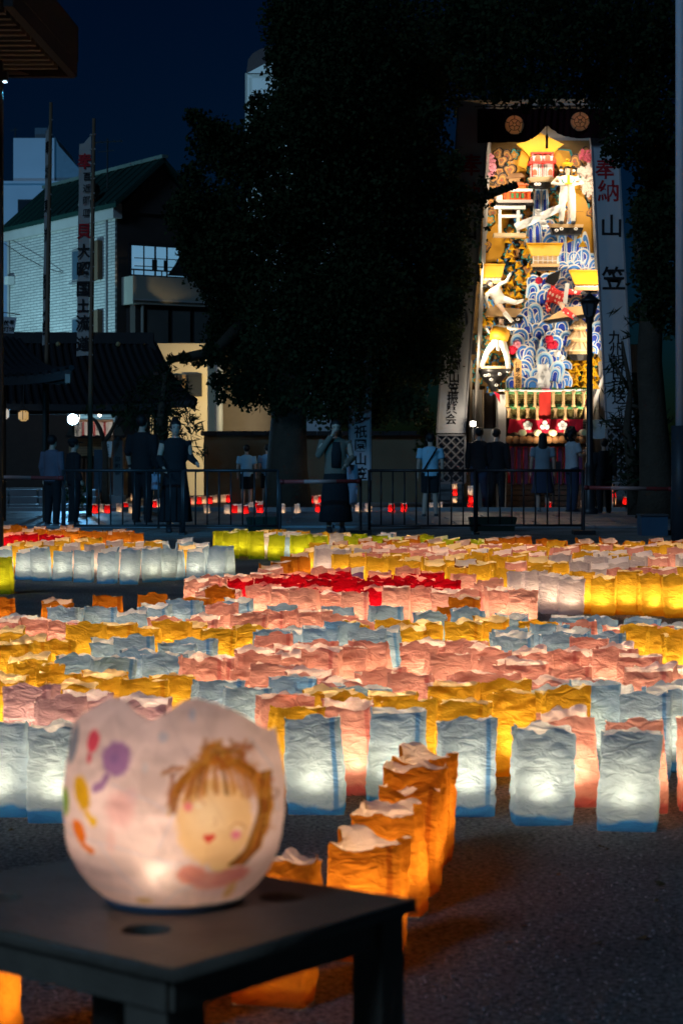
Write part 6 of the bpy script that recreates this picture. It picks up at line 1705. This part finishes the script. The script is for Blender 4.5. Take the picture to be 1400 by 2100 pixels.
row('the border of the crimson cluster', 'p', [(402, 1192), (446, 1188), (490, 1184), (532, 1176), (430, 1212), (474, 1208), (520, 1206), (580, 1212), (628, 1216), (680, 1215), (731, 1217), (808, 1212), (862, 1206), (918, 1211), (976, 1210), (1030, 1211), (1066, 1212), (950, 1182), (1004, 1192), (556, 1170), (655, 1167), (776, 1171), (830, 1170), (884, 1172)])
row('the crimson cluster', 'r', [(496, 1190), (546, 1192), (598, 1192), (650, 1194), (702, 1193), (754, 1195), (806, 1194), (858, 1192), (910, 1188), (574, 1178), (624, 1180), (674, 1180), (724, 1182), (776, 1182), (826, 1181), (878, 1180), (600, 1172), (700, 1173), (850, 1173), (546, 1206), (652, 1208), (770, 1206), (836, 1204), (892, 1205)])
row('the pink corner of the crimson cluster', 'o', [(402, 1224), (456, 1213)])
row('the border of the crimson cluster', 'o', [(950, 1226), (930, 1243)])
row('the crimson cluster', 'v', [(720, 1165)])
row('the short line behind the crimson cluster', 'o', [(556, 1160), (578, 1150), (600, 1143), (617, 1137)])
row('the far field front edge', 'w', [(664, 1128), (704, 1131), (1066, 1171), (1094, 1173), (1131, 1176), (1168, 1178)])
row('the far field front edge', 'y', [(984, 1163), (1026, 1167), (1198, 1178), (1236, 1179), (1288, 1179), (1337, 1180), (1388, 1183)])
row('the far field front edge', 'p', [(1262, 1170), (1312, 1170), (1362, 1172)])
row('the inner far field', 'w', [(1184, 1157), (1226, 1155), (1262, 1152), (1300, 1148), (1214, 1146), (1252, 1143)])
row('the middle of the far field', 'y', [(735, 1141), (770, 1146), (806, 1149), (848, 1153), (890, 1157), (932, 1161), (720, 1126), (1150, 1156), (1110, 1158), (1330, 1160), (1380, 1164)])
row('the far field', 'd', [(954, 1158)])
mix = ['ypyywp', 'pyypwy', 'ppyypy', 'yppwyp', 'ypypyy', 'oypypy']
for k, (yt, x0, x1, st_) in enumerate(((1150, 1010, 1110, 42), (1142, 770, 1420, 42), (1135, 700, 1420, 41), (1128, 740, 1420, 40), (1121, 640, 1420, 40), (1115, 660, 1400, 40))):
    x = x0; i = 0; by = {}
    while x < x1:
        c = mix[k][(i * 7 + k) % 6]
        if 760 < x < 900 and yt in (1128, 1121): c = 'p'
        if 1160 < x < 1330 and yt in (1142, 1135): c = 'w' if i % 4 else 'y'
        if yt >= 1142 and x < 1000: c = 'p' if i % 3 == 0 else 'y'
        by.setdefault(c, []).append((x + random.uniform(-7, 7), yt + random.uniform(-1.5, 1.5))); x += st_; i += 1
    nm = ['the fifth', 'the fourth', 'the third', 'the second', 'the sixth', 'the rearmost'][k]
    for c, pts in by.items(): row(nm + ' mixed row, far field', c, pts)
row('the spaced line at the far edge', 'o', [(1076, 1104), (1112, 1107), (1150, 1108), (1199, 1109), (1247, 1110), (1297, 1111), (1348, 1112), (1393, 1113), (750, 1108), (806, 1109), (844, 1104), (888, 1109), (945, 1107), (1010, 1107), (1040, 1104)])
row('the green row at the far edge', 'g', [(455, 1090), (474, 1093), (497, 1090), (526, 1094), (566, 1096), (612, 1098), (632, 1098), (660, 1099), (718, 1100), (740, 1100), (782, 1101), (812, 1102), (868, 1102), (900, 1101), (926, 1102), (974, 1104), (996, 1105)])
row('the back of the green row', 'w', [(548, 1093), (594, 1095), (646, 1096), (690, 1097), (765, 1098), (800, 1097)])
row('the back of the green row', 'y', [(540, 1089), (572, 1089), (620, 1091), (670, 1093), (705, 1094), (850, 1099)])
row('the back of the green row', 'b', [(586, 1093), (600, 1097), (790, 1100)])
row('the blue edge of the far block', 'b', [(10, 1122), (51, 1125), (87, 1127), (128, 1127), (172, 1129), (220, 1131), (265, 1132), (312, 1129), (340, 1127), (362, 1126), (402, 1126), (440, 1126), (464, 1125), (332, 1112), (376, 1111), (412, 1114)])
row('the gaps of the blue edge', 'w', [(148, 1120), (196, 1121), (244, 1122), (289, 1123), (104, 1106), (236, 1112), (280, 1109)])
row('the gaps of the blue edge', 'y', [(30, 1116), (70, 1117), (108, 1119), (210, 1117), (310, 1119), (384, 1118), (48, 1108), (130, 1110), (170, 1110), (192, 1106), (260, 1111), (308, 1109)])
row('the back of the far block', 'r', [(8, 1094), (36, 1095), (62, 1096), (92, 1096), (118, 1097)])
row('the rear edge of the far block', 'o', [(14, 1081), (36, 1082), (60, 1083), (84, 1084), (106, 1084), (134, 1084), (150, 1084), (178, 1086), (206, 1090), (226, 1089), (246, 1090), (264, 1091), (282, 1092)])
row('the dark strip at the very edge', 'g', [(6, 0, 1218)])

ORD = ['first', 'second', 'third', 'fourth', 'fifth', 'sixth', 'seventh', 'eighth', 'ninth', 'tenth', 'eleventh', 'twelfth', 'thirteenth', 'fourteenth', 'fifteenth', 'sixteenth', 'seventeenth', 'eighteenth', 'nineteenth', 'twentieth', 'twenty-first', 'twenty-second', 'twenty-third', 'twenty-fourth', 'twenty-fifth', 'twenty-sixth', 'twenty-seventh']
bags = []
merged_rows = {}
for desc, c, pts in rows: merged_rows.setdefault((desc, c), []).extend(pts)
for (desc, c), pts in merged_rows.items():
    pts = sorted(pts, key=lambda p: p[0])
    for i, p in enumerate(pts):
        s = (p[2] - HOR) if len(p) > 2 else (p[1] - HOR) / 0.735
        if len(pts) == 1: lab = f'only {CNAME[c]} paper bag lantern in {desc}'
        else: lab = f'{ORD[i]} {CNAME[c]} paper bag from the left, {desc}'
        assert len(lab.split()) <= 16, lab
        bags.append([(p[0] - 700) / s, F / s, c, lab, p[0]])
bags.sort(key=lambda b: b[1])
placed = []
for b in bags:
    for _ in range(12):
        hit = [q for q in placed if abs(q[0] - b[0]) < 0.166 and abs(q[1] - b[1]) < 0.118]
        if not hit: break
        # stand clear of the neighbour: sideways if nearly free, else just behind it
        q = hit[0]; gap = 0.168 - abs(q[0] - b[0])
        if gap < 0.05 and _ < 4: b[0] += math.copysign(gap, b[0] - q[0])
        else: b[1] = max(h[1] for h in hit) + 0.12
    placed.append(b)
glow = {}
BASE_P = 4.2
def glow_data(c, near):
    c = c, near
    if c not in glow:
        l = bpy.data.lights.new('tea_light_glow', 'SPOT'); l.shadow_soft_size = 0.016; l.spot_size = R(172); l.spot_blend = 1.0
        l.color = (1.0, 0.69, 0.42)
        l.energy = {'b': .74, 'y': 1.2, 'o': .74, 'w': .85, 'p': 1.32, 'r': 1.5, 'g': .9, 'l': 1.1, 'v': .9, 'd': .6}[c[0]] * BASE_P * (1.0 if near else .7)
        glow[c] = l
    return glow[c]
ghi = {}
def glow_hi(c, near):
    if (c, near) not in ghi:
        l = bpy.data.lights.new('upper_fill', 'POINT'); l.color = (1.0, 0.66, 0.38); l.shadow_soft_size = 0.02  # second light added higher in each bag to even out its glow
        l.energy = glow_data(c, near).energy * (0.17 if c == 'b' else 0.115); ghi[(c, near)] = l
    return ghi[(c, near)]
NSING = 300
rest = {}
for i, (x, y, c, lab, px) in enumerate(placed):
    src, hs = (HI[random.randrange(12)] if y < 14 else LO[random.randrange(8)])
    rz = random.gauss(0, 0.15); sc = (random.uniform(.95, 1.05), random.uniform(.95, 1.08), random.uniform(.92, 1.06))
    if i == 0: sc = (1, 1, 1)
    if c == 'o' and y < 5.4:                 # the near orange bags stand askew, some slumped
        rz = -0.22 - .12 * random.random(); src, hs = SL[i % 4]
        k = {1: 1.0, 2: .98, 3: .93, 4: .86, 5: .90, 6: .98, 7: 1.04}.get(i, 1.0); sc = (.89, .78, k)
    if lab.endswith('front row on the gravel'): rz *= .6; sc = (1.0, 1.0, .98)
    o = None
    if i < NSING:
        o = bpy.data.objects.new('paper_bag_lantern', src); C.objects.link(o)
        o.location = (x, y, 0.002); o.rotation_euler = (0, 0, rz); o.scale = sc
        o.material_slots[0].link = 'OBJECT'; o.material_slots[0].material = PAPER[c]
        tag(o, lab, 'paper lantern', 'paper bag lanterns glowing on the ground')
        lo = bpy.data.objects.new('tea_light_glow', glow_data(c, y < 14)); link(lo, o); lo.location = (0.0, .0, hs + .044); lo.rotation_euler = (math.pi, 0, 0)
        hi = bpy.data.objects.new('upper_fill', glow_hi(c, y < 14)); link(hi, o); hi.location = (0, .012, hs + .135)
    else:
        rest.setdefault(c, []).append((src, Matrix.Translation((x, y, 0.002)) @ Matrix.Rotation(rz, 4, 'Z') @ Matrix.Diagonal((*sc, 1))))
        lo = bpy.data.objects.new('tea_light_glow', glow_data(c, False)); link(lo); lo.location = (x, y, hs + .046); lo.rotation_euler = (math.pi, 0, 0)
        hi = bpy.data.objects.new('upper_fill', glow_hi(c, False)); link(hi); hi.location = (x, y + .012, hs + .137)
# the smallest ones at the far edges, past the first three hundred
av, af, am, au, off_ = [], [], [], [], 0
mats_ = list(rest.keys())
for c, lst in rest.items():
    for src, mt in lst:
        nv_ = len(src.vertices); co = np.zeros(nv_ * 3, dtype=np.float32); src.vertices.foreach_get('co', co); co = co.reshape(-1, 3)
        m3 = np.array(mt); co = co @ m3[:3, :3].T + m3[:3, 3]
        av.append(co); mi = np.zeros(len(src.polygons), dtype=np.int32); src.polygons.foreach_get('material_index', mi)
        af += [tuple(v + off_ for v in p.vertices) for p in src.polygons]
        am.append(np.where(mi == 0, mats_.index(c), mi - 1 + len(mats_)))
        u = np.zeros(len(src.loops) * 2, dtype=np.float32); src.uv_layers[0].data.foreach_get('uv', u); au.append(u)
        off_ += nv_
if af:
    me = bpy.data.meshes.new('far_paper_lanterns')
    me.from_pydata(np.concatenate(av).tolist(), [], af)
    for c in mats_: me.materials.append(PAPER[c])
    for m in (SAND, CUP, FLAME): me.materials.append(m)
    am = np.concatenate(am); me.polygons.foreach_set('material_index', am)
    me.polygons.foreach_set('use_smooth', am < len(mats_))
    ul = me.uv_layers.new(name='uv'); ul.data.foreach_set('uv', np.concatenate(au)); me.update()
    fo = bpy.data.objects.new('far_paper_lanterns', me); C.objects.link(fo)
    tag(fo, 'small far rows of mixed paper bag lanterns along the back of the field', 'paper lanterns', 'paper bag lanterns glowing on the ground', 'stuff')

# red and white lanterns beyond the barriers
RED2 = paper('red_lantern_paper', (0.35, 0.008, 0.012), (0.85, 0.015, 0.02)); WHI2 = paper('cream_lantern_paper', (0.6, 0.55, 0.5), (0.92, 0.80, 0.68))
small = [bag_mesh(300 + i, 28, 10, 0.115, 0.085, 0.19) for i in range(4)]
rw = [(458,1031,'w'),(468.6,1031,'r'),(478,1030,'w'),(487,1030,'r'),(511,1029,'w'),(537,1029,'r'),(566,1029,'w'),(467,1057,'w'),(480,1056,'r'),(492,1055,'w'),(503,1057,'r'),(514,1051,'w'),(524,1049,'r'),(533.5,1056,'r'),(536,1048,'w'),(545,1046,'r'),(555,1045,'w'),(564.5,1044,'r'),(579,1056,'w'),(578.6,1043,'r'),(587.5,1041,'w'),(595.6,1040,'r'),(603.6,1040,'w'),(611.5,1038,'r'),(610,1056,'w'),(619.6,1037,'w'),(626.5,1036,'r'),(633,1035,'w'),(640,1034,'r'),(647,1034,'w'),(653.6,1033,'r'),(595,1026,'r'),(625,1024,'w'),(653,1054,'r'),(684,1054,'r'),(735,1053,'w'),(754.6,1053,'w'),(802,1054,'r'),(827.5,1053,'r'),(886,1051,'w'),(901,1051,'w'),
 (195,1056,'r'),(206,1055,'w'),(221,1056,'r'),(246,1054,'w'),(258,1050,'r'),(271,1056,'w'),(273,1028,'w'),(302,1046,'w'),(316,1044,'r'),(325,1043,'w'),(387.5,1036,'r'),(396,1036,'w'),(409,1035,'r'),(418.5,1034,'w'),(430,1034,'r'),(441,1032,'w'),(425,1057,'w'),(171,1024,'r'),(1049,1038,'w'),(1123,1049,'r'),(1197,1046,'w'),(1281,1037,'r'),(1289,1036,'r')]
stacks = [(932, 1032, 'wrwr'), (965, 1050, 'rrw'), (1225, 1036, 'rwrw'), (1256, 1036, 'wrwr')]
smg = {}
for k in 'rw':
    l = bpy.data.lights.new('red_white_glow', 'POINT'); l.color = (1.0, .66, .38); l.shadow_soft_size = .012; l.energy = 1.0 if k == 'r' else .38; smg[k] = l
allrw = []
for px, by_, c in rw: allrw.append((G(px, by_), c, 1.0, None))
for si, (px, by_, seq_) in enumerate(stacks):
    g = G(px, by_)
    for j, c in enumerate(seq_): allrw.append((g + Vector((0.006 * (j % 2), 0, 0.172 * j)), c, .9, (si, j)))
nth = {'r': 0, 'w': 0}
stk_name = ['the stack beside the banner lattice', 'the stack beside the couple in black', 'the stack behind the lamp post', 'the stack under the banner of the pine']
lvl = ['lowest', 'second', 'third', 'topmost']
order = sorted([a for a in allrw if a[3] is None], key=lambda a: a[0].x / a[0].y)
rank = {}
for a in order:
    nth[a[1]] += 1; rank[id(a)] = nth[a[1]]
def ordinal(n):
    if n <= len(ORD): return ORD[n - 1]
    t = {3: 'thirty', 2: 'twenty', 4: 'forty'}[n // 10]; u = ['', 'first', 'second', 'third', 'fourth', 'fifth', 'sixth', 'seventh', 'eighth', 'ninth'][n % 10]
    return t + '-' + u if u else {'thirty': 'thirtieth', 'forty': 'fortieth', 'twenty': 'twentieth'}[t]
for a in allrw:
    g, c, zs, stp = a
    src, hs = small[random.randrange(4)]
    o = bpy.data.objects.new('small_lantern', src); C.objects.link(o)
    o.location = g + Vector((0, 0, .006 if g.z == 0 else .004)); o.rotation_euler = (0, 0, random.gauss(0, .15)); o.scale = (1, 1, zs)
    o.material_slots[0].link = 'OBJECT'; o.material_slots[0].material = RED2 if c == 'r' else WHI2
    nm = 'red' if c == 'r' else 'cream'
    if stp: lab = f'{lvl[stp[1]]} small {nm} lantern of {stk_name[stp[0]]}'
    else: lab = f'{ordinal(rank[id(a)])} small {nm} lantern from the left beyond the barriers'
    tag(o, lab, 'small lantern', 'small red and cream lanterns beyond the barriers')
    lo = bpy.data.objects.new('red_white_glow', smg[c]); link(lo, o); lo.location = (0, -.006, hs + .04)
# ------------------------------------------------------------------ the table and the painted lantern in front
TZ = 0.50
def T(px, py):
    d = F * (1 - TZ) / (py - HOR); return Vector(((px - 700) * d / F, d, TZ))
tb = thing('low_table', 'low dark table with round holes in its top, at the front', 'table', (T(300, 1850).x, T(300, 1850).y, 0))
cB, cR, cN, cL = T(232, 1748), T(850, 1843), T(355, 1985), T(-308, 1835)
ctr = WL[tb.name]
table_m = M('table_grey_black', (0.20, 0.145, 0.10), 0.5, 0.45, 11, 0.2, 90, spec=0.4)
def loc2(p): return (p.x - ctr.x, p.y - ctr.y)
holes = []
for px, py, r in ((578, 1838, .027), (300, 1905, .029), (0, 1838, .027), (290, 1790, .027)):
    c = loc2(T(px, py)); holes.append([(c[0] + r * math.cos(-2 * math.pi * k / 28), c[1] + r * math.sin(-2 * math.pi * k / 28)) for k in range(28)])
plate('table_top', [loc2(cN), loc2(cR), loc2(cB), loc2(cL)], holes, .012, table_m, tb, TZ - .008, .0015)
def leg(c, w, inset, name='leg'):
    v = (WL[tb.name].xy - c.xy).normalized() * inset
    p = Vector((c.x + v.x, c.y + v.y, 0))
    ang = math.atan2((cR - cN).y, (cR - cN).x)
    MB().box((p.x, p.y, (TZ - .018) / 2), (w, w, TZ - .018), (0, 0, ang)).build('leg', table_m, tb)
leg(cN, .058, .085); leg(cR, .042, .042); leg(cB, .045, .05); leg(cL, .05, .05)
for a, b in ((cN, cR), (cR, cB), (cB, cL), (cL, cN)):
    a2 = a.lerp(Vector((ctr.x, ctr.y, TZ)), .10); b2 = b.lerp(Vector((ctr.x, ctr.y, TZ)), .10)
    MB().bar(a2 + Vector((0, 0, -.034)), b2 + Vector((0, 0, -.034)), .012, .034).build('apron', table_m, tb)

lc = T(358, 1845); lc.z = TZ + .0005
bl = thing('painted_lantern', 'round white paper lantern painted with a smiling child and balloons, on the table', 'paper lantern', lc)
sc_ = F / lc.y                                 # pixels per metre at the lantern
prof = [(0, .073), (.008, .081), (.02, .0945), (.037, .1078), (.055, .1165), (.07, .1215), (.1, .1250), (.13, .1248), (.16, .1215), (.19, .1165), (.215, .1105), (.24, .104), (.26, .099)]
def rad(z):
    for (z0, r0), (z1, r1) in zip(prof, prof[1:]):
        if z <= z1: t = (z - z0) / (z1 - z0); return r0 + (r1 - r0) * t
    return prof[-1][1]
def rim(th):
    # th = 0 faces the view; petals and dips as torn
    x = math.sin(th); f = math.cos(th)
    z = np.interp(x, [-1, -.8, -.62, -.45, -.3, -.15, 0, .15, .32, .5, .65, .8, .95, 1], [.205, .228, .2405, .2365, .226, .2195, .226, .236, .2405, .237, .226, .212, .2, .197])
    if f < 0: z = z - .045 * min(1, -f * 2.2)
    return float(z) + .002 * math.sin(th * 9)
NT, NZ = 360, 190
V_ = np.zeros((NT * (NZ + 1), 3)); PX = np.zeros((NT * (NZ + 1), 2)); front = np.zeros(NT * (NZ + 1), bool)
for i in range(NT):
    th = 2 * math.pi * i / NT - math.pi; top = rim(th)
    for j in range(NZ + 1):
        t = j / NZ; z = top * t
        r = rad(z) * (1 + .020 * noise.noise(Vector((math.sin(th) * 2.2, math.cos(th) * 2.2, z * 18))) + .007 * (1 - 2.4 * abs(noise.noise(Vector((math.sin(th) * 4 + 5, math.cos(th) * 4, z * 38))))) + .005 * noise.noise(Vector((math.sin(th) * 9, math.cos(th) * 9, z * 70))))
        # faint facets where the paper strips overlap
        r += .0009 * (1 if (math.sin(th * 7 + z * 30) > .55) else 0)
        x, y = r * math.sin(th), -r * math.cos(th)
        k = i * (NZ + 1) + j
        V_[k] = (x, y, z); PX[k] = (358 + x * sc_, 1846 - z * sc_ * 1.0 - (y + .08) * 90 * .0); front[k] = math.cos(th) > -.05
Q_ = np.array([(i * (NZ + 1) + j, ((i + 1) % NT) * (NZ + 1) + j, ((i + 1) % NT) * (NZ + 1) + j + 1, i * (NZ + 1) + j + 1) for i in range(NT) for j in range(NZ)])
# print on the paper: painted in lantern coordinates
col = np.tile(np.array([.89, .84, .78]), (len(V_), 1)); X, Y = PX[:, 0], PX[:, 1]
nz_ = np.array([noise.noise(Vector((x * .02, y * .02, 3))) for x, y in PX[::1]])
nf_ = np.array([noise.noise(Vector((x * .09, y * .09, 8))) for x, y in PX[::1]])
def blend(mask, c, a=1.0):
    global col
    m = (np.clip(mask, 0, 1) * a * front)[:, None]; col = col * (1 - m) + np.array(c) * m
def ell(cx, cy, rx, ry, ang=0, soft=.26, wob=.10):
    a = math.radians(ang); dx, dy = X - cx, Y - cy
    u = (dx * math.cos(a) + dy * math.sin(a)) / rx; v = (-dx * math.sin(a) + dy * math.cos(a)) / ry
    return (1 - np.sqrt(u * u + v * v) + wob * nf_) / soft
def stroke(pts, w, soft=3.0):
    best = np.full(len(X), 1e9)
    for (x0, y0), (x1, y1) in zip(pts, pts[1:]):
        dx, dy = x1 - x0, y1 - y0; L2 = dx * dx + dy * dy + 1e-9
        t = np.clip(((X - x0) * dx + (Y - y0) * dy) / L2, 0, 1)
        best = np.minimum(best, np.hypot(X - x0 - t * dx, Y - y0 - t * dy))
    return (w - best) / soft
col *= (1 + .05 * nz_)[:, None]
rp_ = random.Random(9)
for _ in range(26):                       # pasted strips: two layers of paper where they overlap
    cx_, cy_, w_, h_, a_ = rp_.uniform(130, 590), rp_.uniform(1420, 1850), rp_.uniform(30, 75), rp_.uniform(24, 60), rp_.uniform(0, 3.14)
    u_ = (X - cx_) * math.cos(a_) + (Y - cy_) * math.sin(a_); v_ = -(X - cx_) * math.sin(a_) + (Y - cy_) * math.cos(a_)
    m_ = np.clip((w_ - np.abs(u_)) / 2.5, 0, 1) * np.clip((h_ - np.abs(v_)) / 2.5, 0, 1)
    col *= (1 - .085 * m_)[:, None] * np.array([1, .995, 1.0])
lav = (.62, .60, .74)
for pts in ([(150, 1690), (250, 1700), (345, 1725), (420, 1760)], [(250, 1580), (330, 1610), (380, 1640)], [(376, 1560), (372, 1640), (345, 1700)], [(225, 1700), (270, 1760), (310, 1800)], [(340, 1720), (410, 1740), (520, 1740)], [(180, 1790), (300, 1800)], [(520, 1500), (560, 1560), (570, 1650)], [(405, 1430), (412, 1460)], [(350, 1820), (380, 1790), (440, 1775)]):
    blend(stroke(pts, 3.2, 3), lav, .8)
blend(ell(352, 1486, 13, 14, 0, .5), (.45, .58, .80), .55); blend(ell(408, 1444, 9, 16, 10, .5), (.42, .55, .80), .55); blend(ell(318, 1545, 8, 14, 0, .5), (.55, .65, .8), .4)
blend(ell(268, 1628, 38, 46, 0, .5), (.80, .42, .46), .60); blend(ell(250, 1690, 14, 34, 0, .6), (.80, .48, .5), .45); blend(ell(292, 1600, 16, 22, 0, .5), (.70, .45, .55), .4)
# balloons
blend(ell(209, 1502, 15, 27, 16), (.72, .09, .16)); blend(ell(201, 1536, 6, 12, 10), (.72, .09, .16))
blend(ell(259, 1531, 34, 39, 20), (.36, .20, .46)); blend(ell(255, 1531, 12, 14, 20, .6), (.24, .15, .40), .7); blend(stroke([(240, 1566), (228, 1588), (214, 1595)], 8), (.38, .22, .48)); blend(ell(220, 1588, 13, 8, -30), (.38, .22, .48))
blend(ell(186, 1606, 20, 40, -12), (.70, .42, .02)); blend(stroke([(198, 1644), (212, 1662)], 7), (.72, .46, .02)); blend(ell(213, 1656, 10, 8, 60), (.72, .48, .02))
blend(ell(180, 1682, 15, 28, -22), (.76, .20, .02)); blend(stroke([(190, 1708), (206, 1718)], 7), (.76, .20, .02)); blend(ell(207, 1716, 9, 6, 40), (.76, .22, .02))
blend(ell(145, 1632, 10, 34, 0), (.20, .40, .05)); blend(ell(160, 1518, 13, 46, 12), (.22, .27, .38))
# the child: neck, dress, face, hair
blend(ell(466, 1735, 30, 26), (.86, .66, .36)); blend(ell(408, 1757, 34, 24, 8), (.78, .34, .30)); blend(ell(480, 1768, 44, 20, -14), (.76, .32, .32)); blend(ell(445, 1775, 44, 24), (.76, .36, .34), .85)
blend(ell(450, 1800, 60, 14, 0, .5), (.72, .56, .66), .6); blend(stroke([(385, 1752), (440, 1785), (500, 1765)], 3), (.6, .22, .3), .6)
blend(ell(390, 1838, 95, 9, 0, .4), (.40, .24, .04)); blend(ell(310, 1816, 22, 10, 0, .5), (.60, .42, .12), .7); blend(ell(478, 1800, 12, 30, 30, .5), (.62, .42, .12), .8)
rs = random.Random(5)
hair_c = [(.36, .14, .02), (.52, .22, .03), (.15, .06, .015), (.58, .33, .07), (.42, .12, .03)]
def hair(n, f, w, a=.8):
    for _ in range(n): blend(stroke(f(), w * rs.uniform(.5, 1.1), 4), rs.choice(hair_c), a * rs.uniform(.75, 1.1))
cxh, cyh = 462, 1640
def lock(a0, a1, r0, r1):
    pts = []
    for k in range(6):
        t = k / 5; a = math.radians(a0 + (a1 - a0) * t); r = r0 + (r1 - r0) * t
        pts.append((cxh + r * .86 * math.cos(a), cyh - r * math.sin(a)))
    return pts
def side_(): a = rs.uniform(60, 120); return lock(a, a - rs.uniform(70, 130), 108, rs.uniform(92, 112))
def left_(): a = rs.uniform(70, 120); return lock(a, a + rs.uniform(40, 75), 108, rs.uniform(98, 120))
def curl():
    a = math.radians(rs.uniform(-35, 165)); r = rs.uniform(96, 126); x, y = cxh + r * .84 * math.cos(a), cyh - r * math.sin(a); q = rs.uniform(0, 6.28)
    return [(x + 11 * math.cos(q + k * .9) * (1 - k * .1), y + 11 * math.sin(q + k * .9) * (1 - k * .1)) for k in range(6)]
hair(46, side_, 7); hair(36, left_, 5.5)
blend(ell(452, 1655, 78, 94, -8, .14), (.84, .60, .34)); blend(ell(440, 1640, 54, 60, -8, .8), (.92, .76, .54), .8)
def fringe(): x = rs.uniform(390, 535); return [(450 + (x - 450) * .35, 1535), (450 + (x - 450) * .8, 1566), (x, 1590 + rs.uniform(-8, 12) + abs(x - 455) * .25)]
hair(60, fringe, 4.5, .75)
def bun(): x, y = rs.choice([(440, 1515), (505, 1520), (470, 1525)]); return [(x + rs.uniform(-28, 28), y + rs.uniform(-24, 14)), (x + rs.uniform(-26, 26), y + rs.uniform(-14, 22)), (x + rs.uniform(-10, 10), y + 25)]
hair(50, bun, 5, .85)
for _ in range(5): blend(stroke([(395, 1545), (370, 1550 + rs.uniform(-8, 10)), (352, 1546 + rs.uniform(-6, 14))], 3), rs.choice(hair_c), .8)
blend(stroke([(372, 1560), (368, 1600), (376, 1630)], 6), (.34, .13, .05), .8)
def rside(): return [(545 + rs.uniform(-14, 14), 1570), (552 + rs.uniform(-14, 10), 1640), (528 + rs.uniform(-16, 12), 1715), (490 + rs.uniform(-10, 20), 1742)]
hair(44, rside, 6, .8); hair(70, curl, 3.2, .8)
for cx0, cy0 in ((421, 1611), (497, 1664)):
    blend(stroke([(cx0 - 15, cy0 + 3), (cx0 - 6, cy0 - 5), (cx0 + 6, cy0 - 4), (cx0 + 13, cy0 + 6)], 2.6), (.45, .2, .12), .85)
    blend(ell(cx0, cy0 + 8, 11, 6, 20, .6), (.95, .88, .78), .7)
blend(ell(402, 1620, 11, 12, 0, .5), (.84, .22, .30), .9); blend(ell(493, 1682, 12, 13, 0, .5), (.80, .22, .42), .9)
blend(ell(437, 1682, 7, 8, -20, .3), (.68, .05, .05)); blend(ell(447, 1682, 7, 8, 20, .3), (.68, .05, .05)); blend(ell(441, 1690, 5, 6, 0, .4), (.68, .05, .05))
blend(stroke([(453, 1645), (456, 1656), (450, 1660)], 2.4), (.5, .25, .12), .8)
blend(stroke([(438, 1700), (436, 1735)], 2.4, 3), (.7, .45, .2), .5)
# blue card ring round the foot
ring = (Y > 1828); blend(np.where(ring, 1.0, 0.0) * (1 - np.clip(ell(390, 1838, 95, 9, 0, .4), 0, 1)), (.15, .26, .38), .75)
lm = bpy.data.materials.new('lantern_paper'); lm.use_nodes = True
N, L = lm.node_tree.nodes, lm.node_tree.links; N.remove(N['Principled BSDF'])
at = N.new('ShaderNodeAttribute'); at.attribute_name = 'print'
df = N.new('ShaderNodeBsdfDiffuse'); tr_ = N.new('ShaderNodeBsdfTranslucent'); ms = N.new('ShaderNodeMixShader'); ms.inputs[0].default_value = .55
tcn = N.new('ShaderNodeTexCoord'); nn = N.new('ShaderNodeTexNoise'); nn.inputs['Scale'].default_value = 30; nn.inputs['Detail'].default_value = 6
L.new(tcn.outputs['Object'], nn.inputs['Vector']); bpn = N.new('ShaderNodeBump'); bpn.inputs['Strength'].default_value = .5; bpn.inputs['Distance'].default_value = .004
L.new(nn.outputs['Fac'], bpn.inputs['Height']); L.new(bpn.outputs[0], df.inputs['Normal'])
L.new(at.outputs['Color'], df.inputs['Color']); L.new(at.outputs['Color'], tr_.inputs['Color'])
L.new(df.outputs[0], ms.inputs[1]); L.new(tr_.outputs[0], ms.inputs[2]); L.new(ms.outputs[0], N['Material Output'].inputs['Surface'])
me = fast_mesh('paper_shell', V_, Q_, lm, True)
ca_ = me.color_attributes.new('print', 'FLOAT_COLOR', 'POINT')
ca_.data.foreach_set('color', np.concatenate([col, np.ones((len(col), 1))], 1).astype(np.float32).ravel())
po = bpy.data.objects.new('paper_shell', me); link(po, bl)
MB().rings([(lc.x, lc.y, lc.z, .077, .077), (lc.x, lc.y, lc.z + .007, .0815, .0815)], 40).build('card_base', M('blue_card', (0.10, 0.20, 0.32), 0.8), bl, smooth=False)
tl_ = MB(); tl_.rings([(lc.x - .008, lc.y - .03, lc.z + .007, .02, .02), (lc.x - .008, lc.y - .03, lc.z + .030, .02, .02)], 14); tlo = tl_.build('tea_light', CUP, bl)
MB().ball(Vector((lc.x - .007, lc.y - .092, lc.z + .060)), (.006, .006, .014), 8, 6).build('flame', FLAME, bl)
lg = lamp('lantern_glow', 'AREA', lc + Vector((-.008, -.03, .05)), .40, (1.0, .70, .44), bl, .05)
lg.data.shape = 'DISK'; lg.rotation_euler = (math.pi, 0, 0)
lamp('lantern_spark', 'POINT', lc + Vector((-.007, -.098, .060)), .045, (1.0, .80, .55), bl, .004)
lamp('lantern_fill', 'POINT', lc + Vector((-.008, -.03, .075)), .10, (1.0, .70, .44), bl, .02)
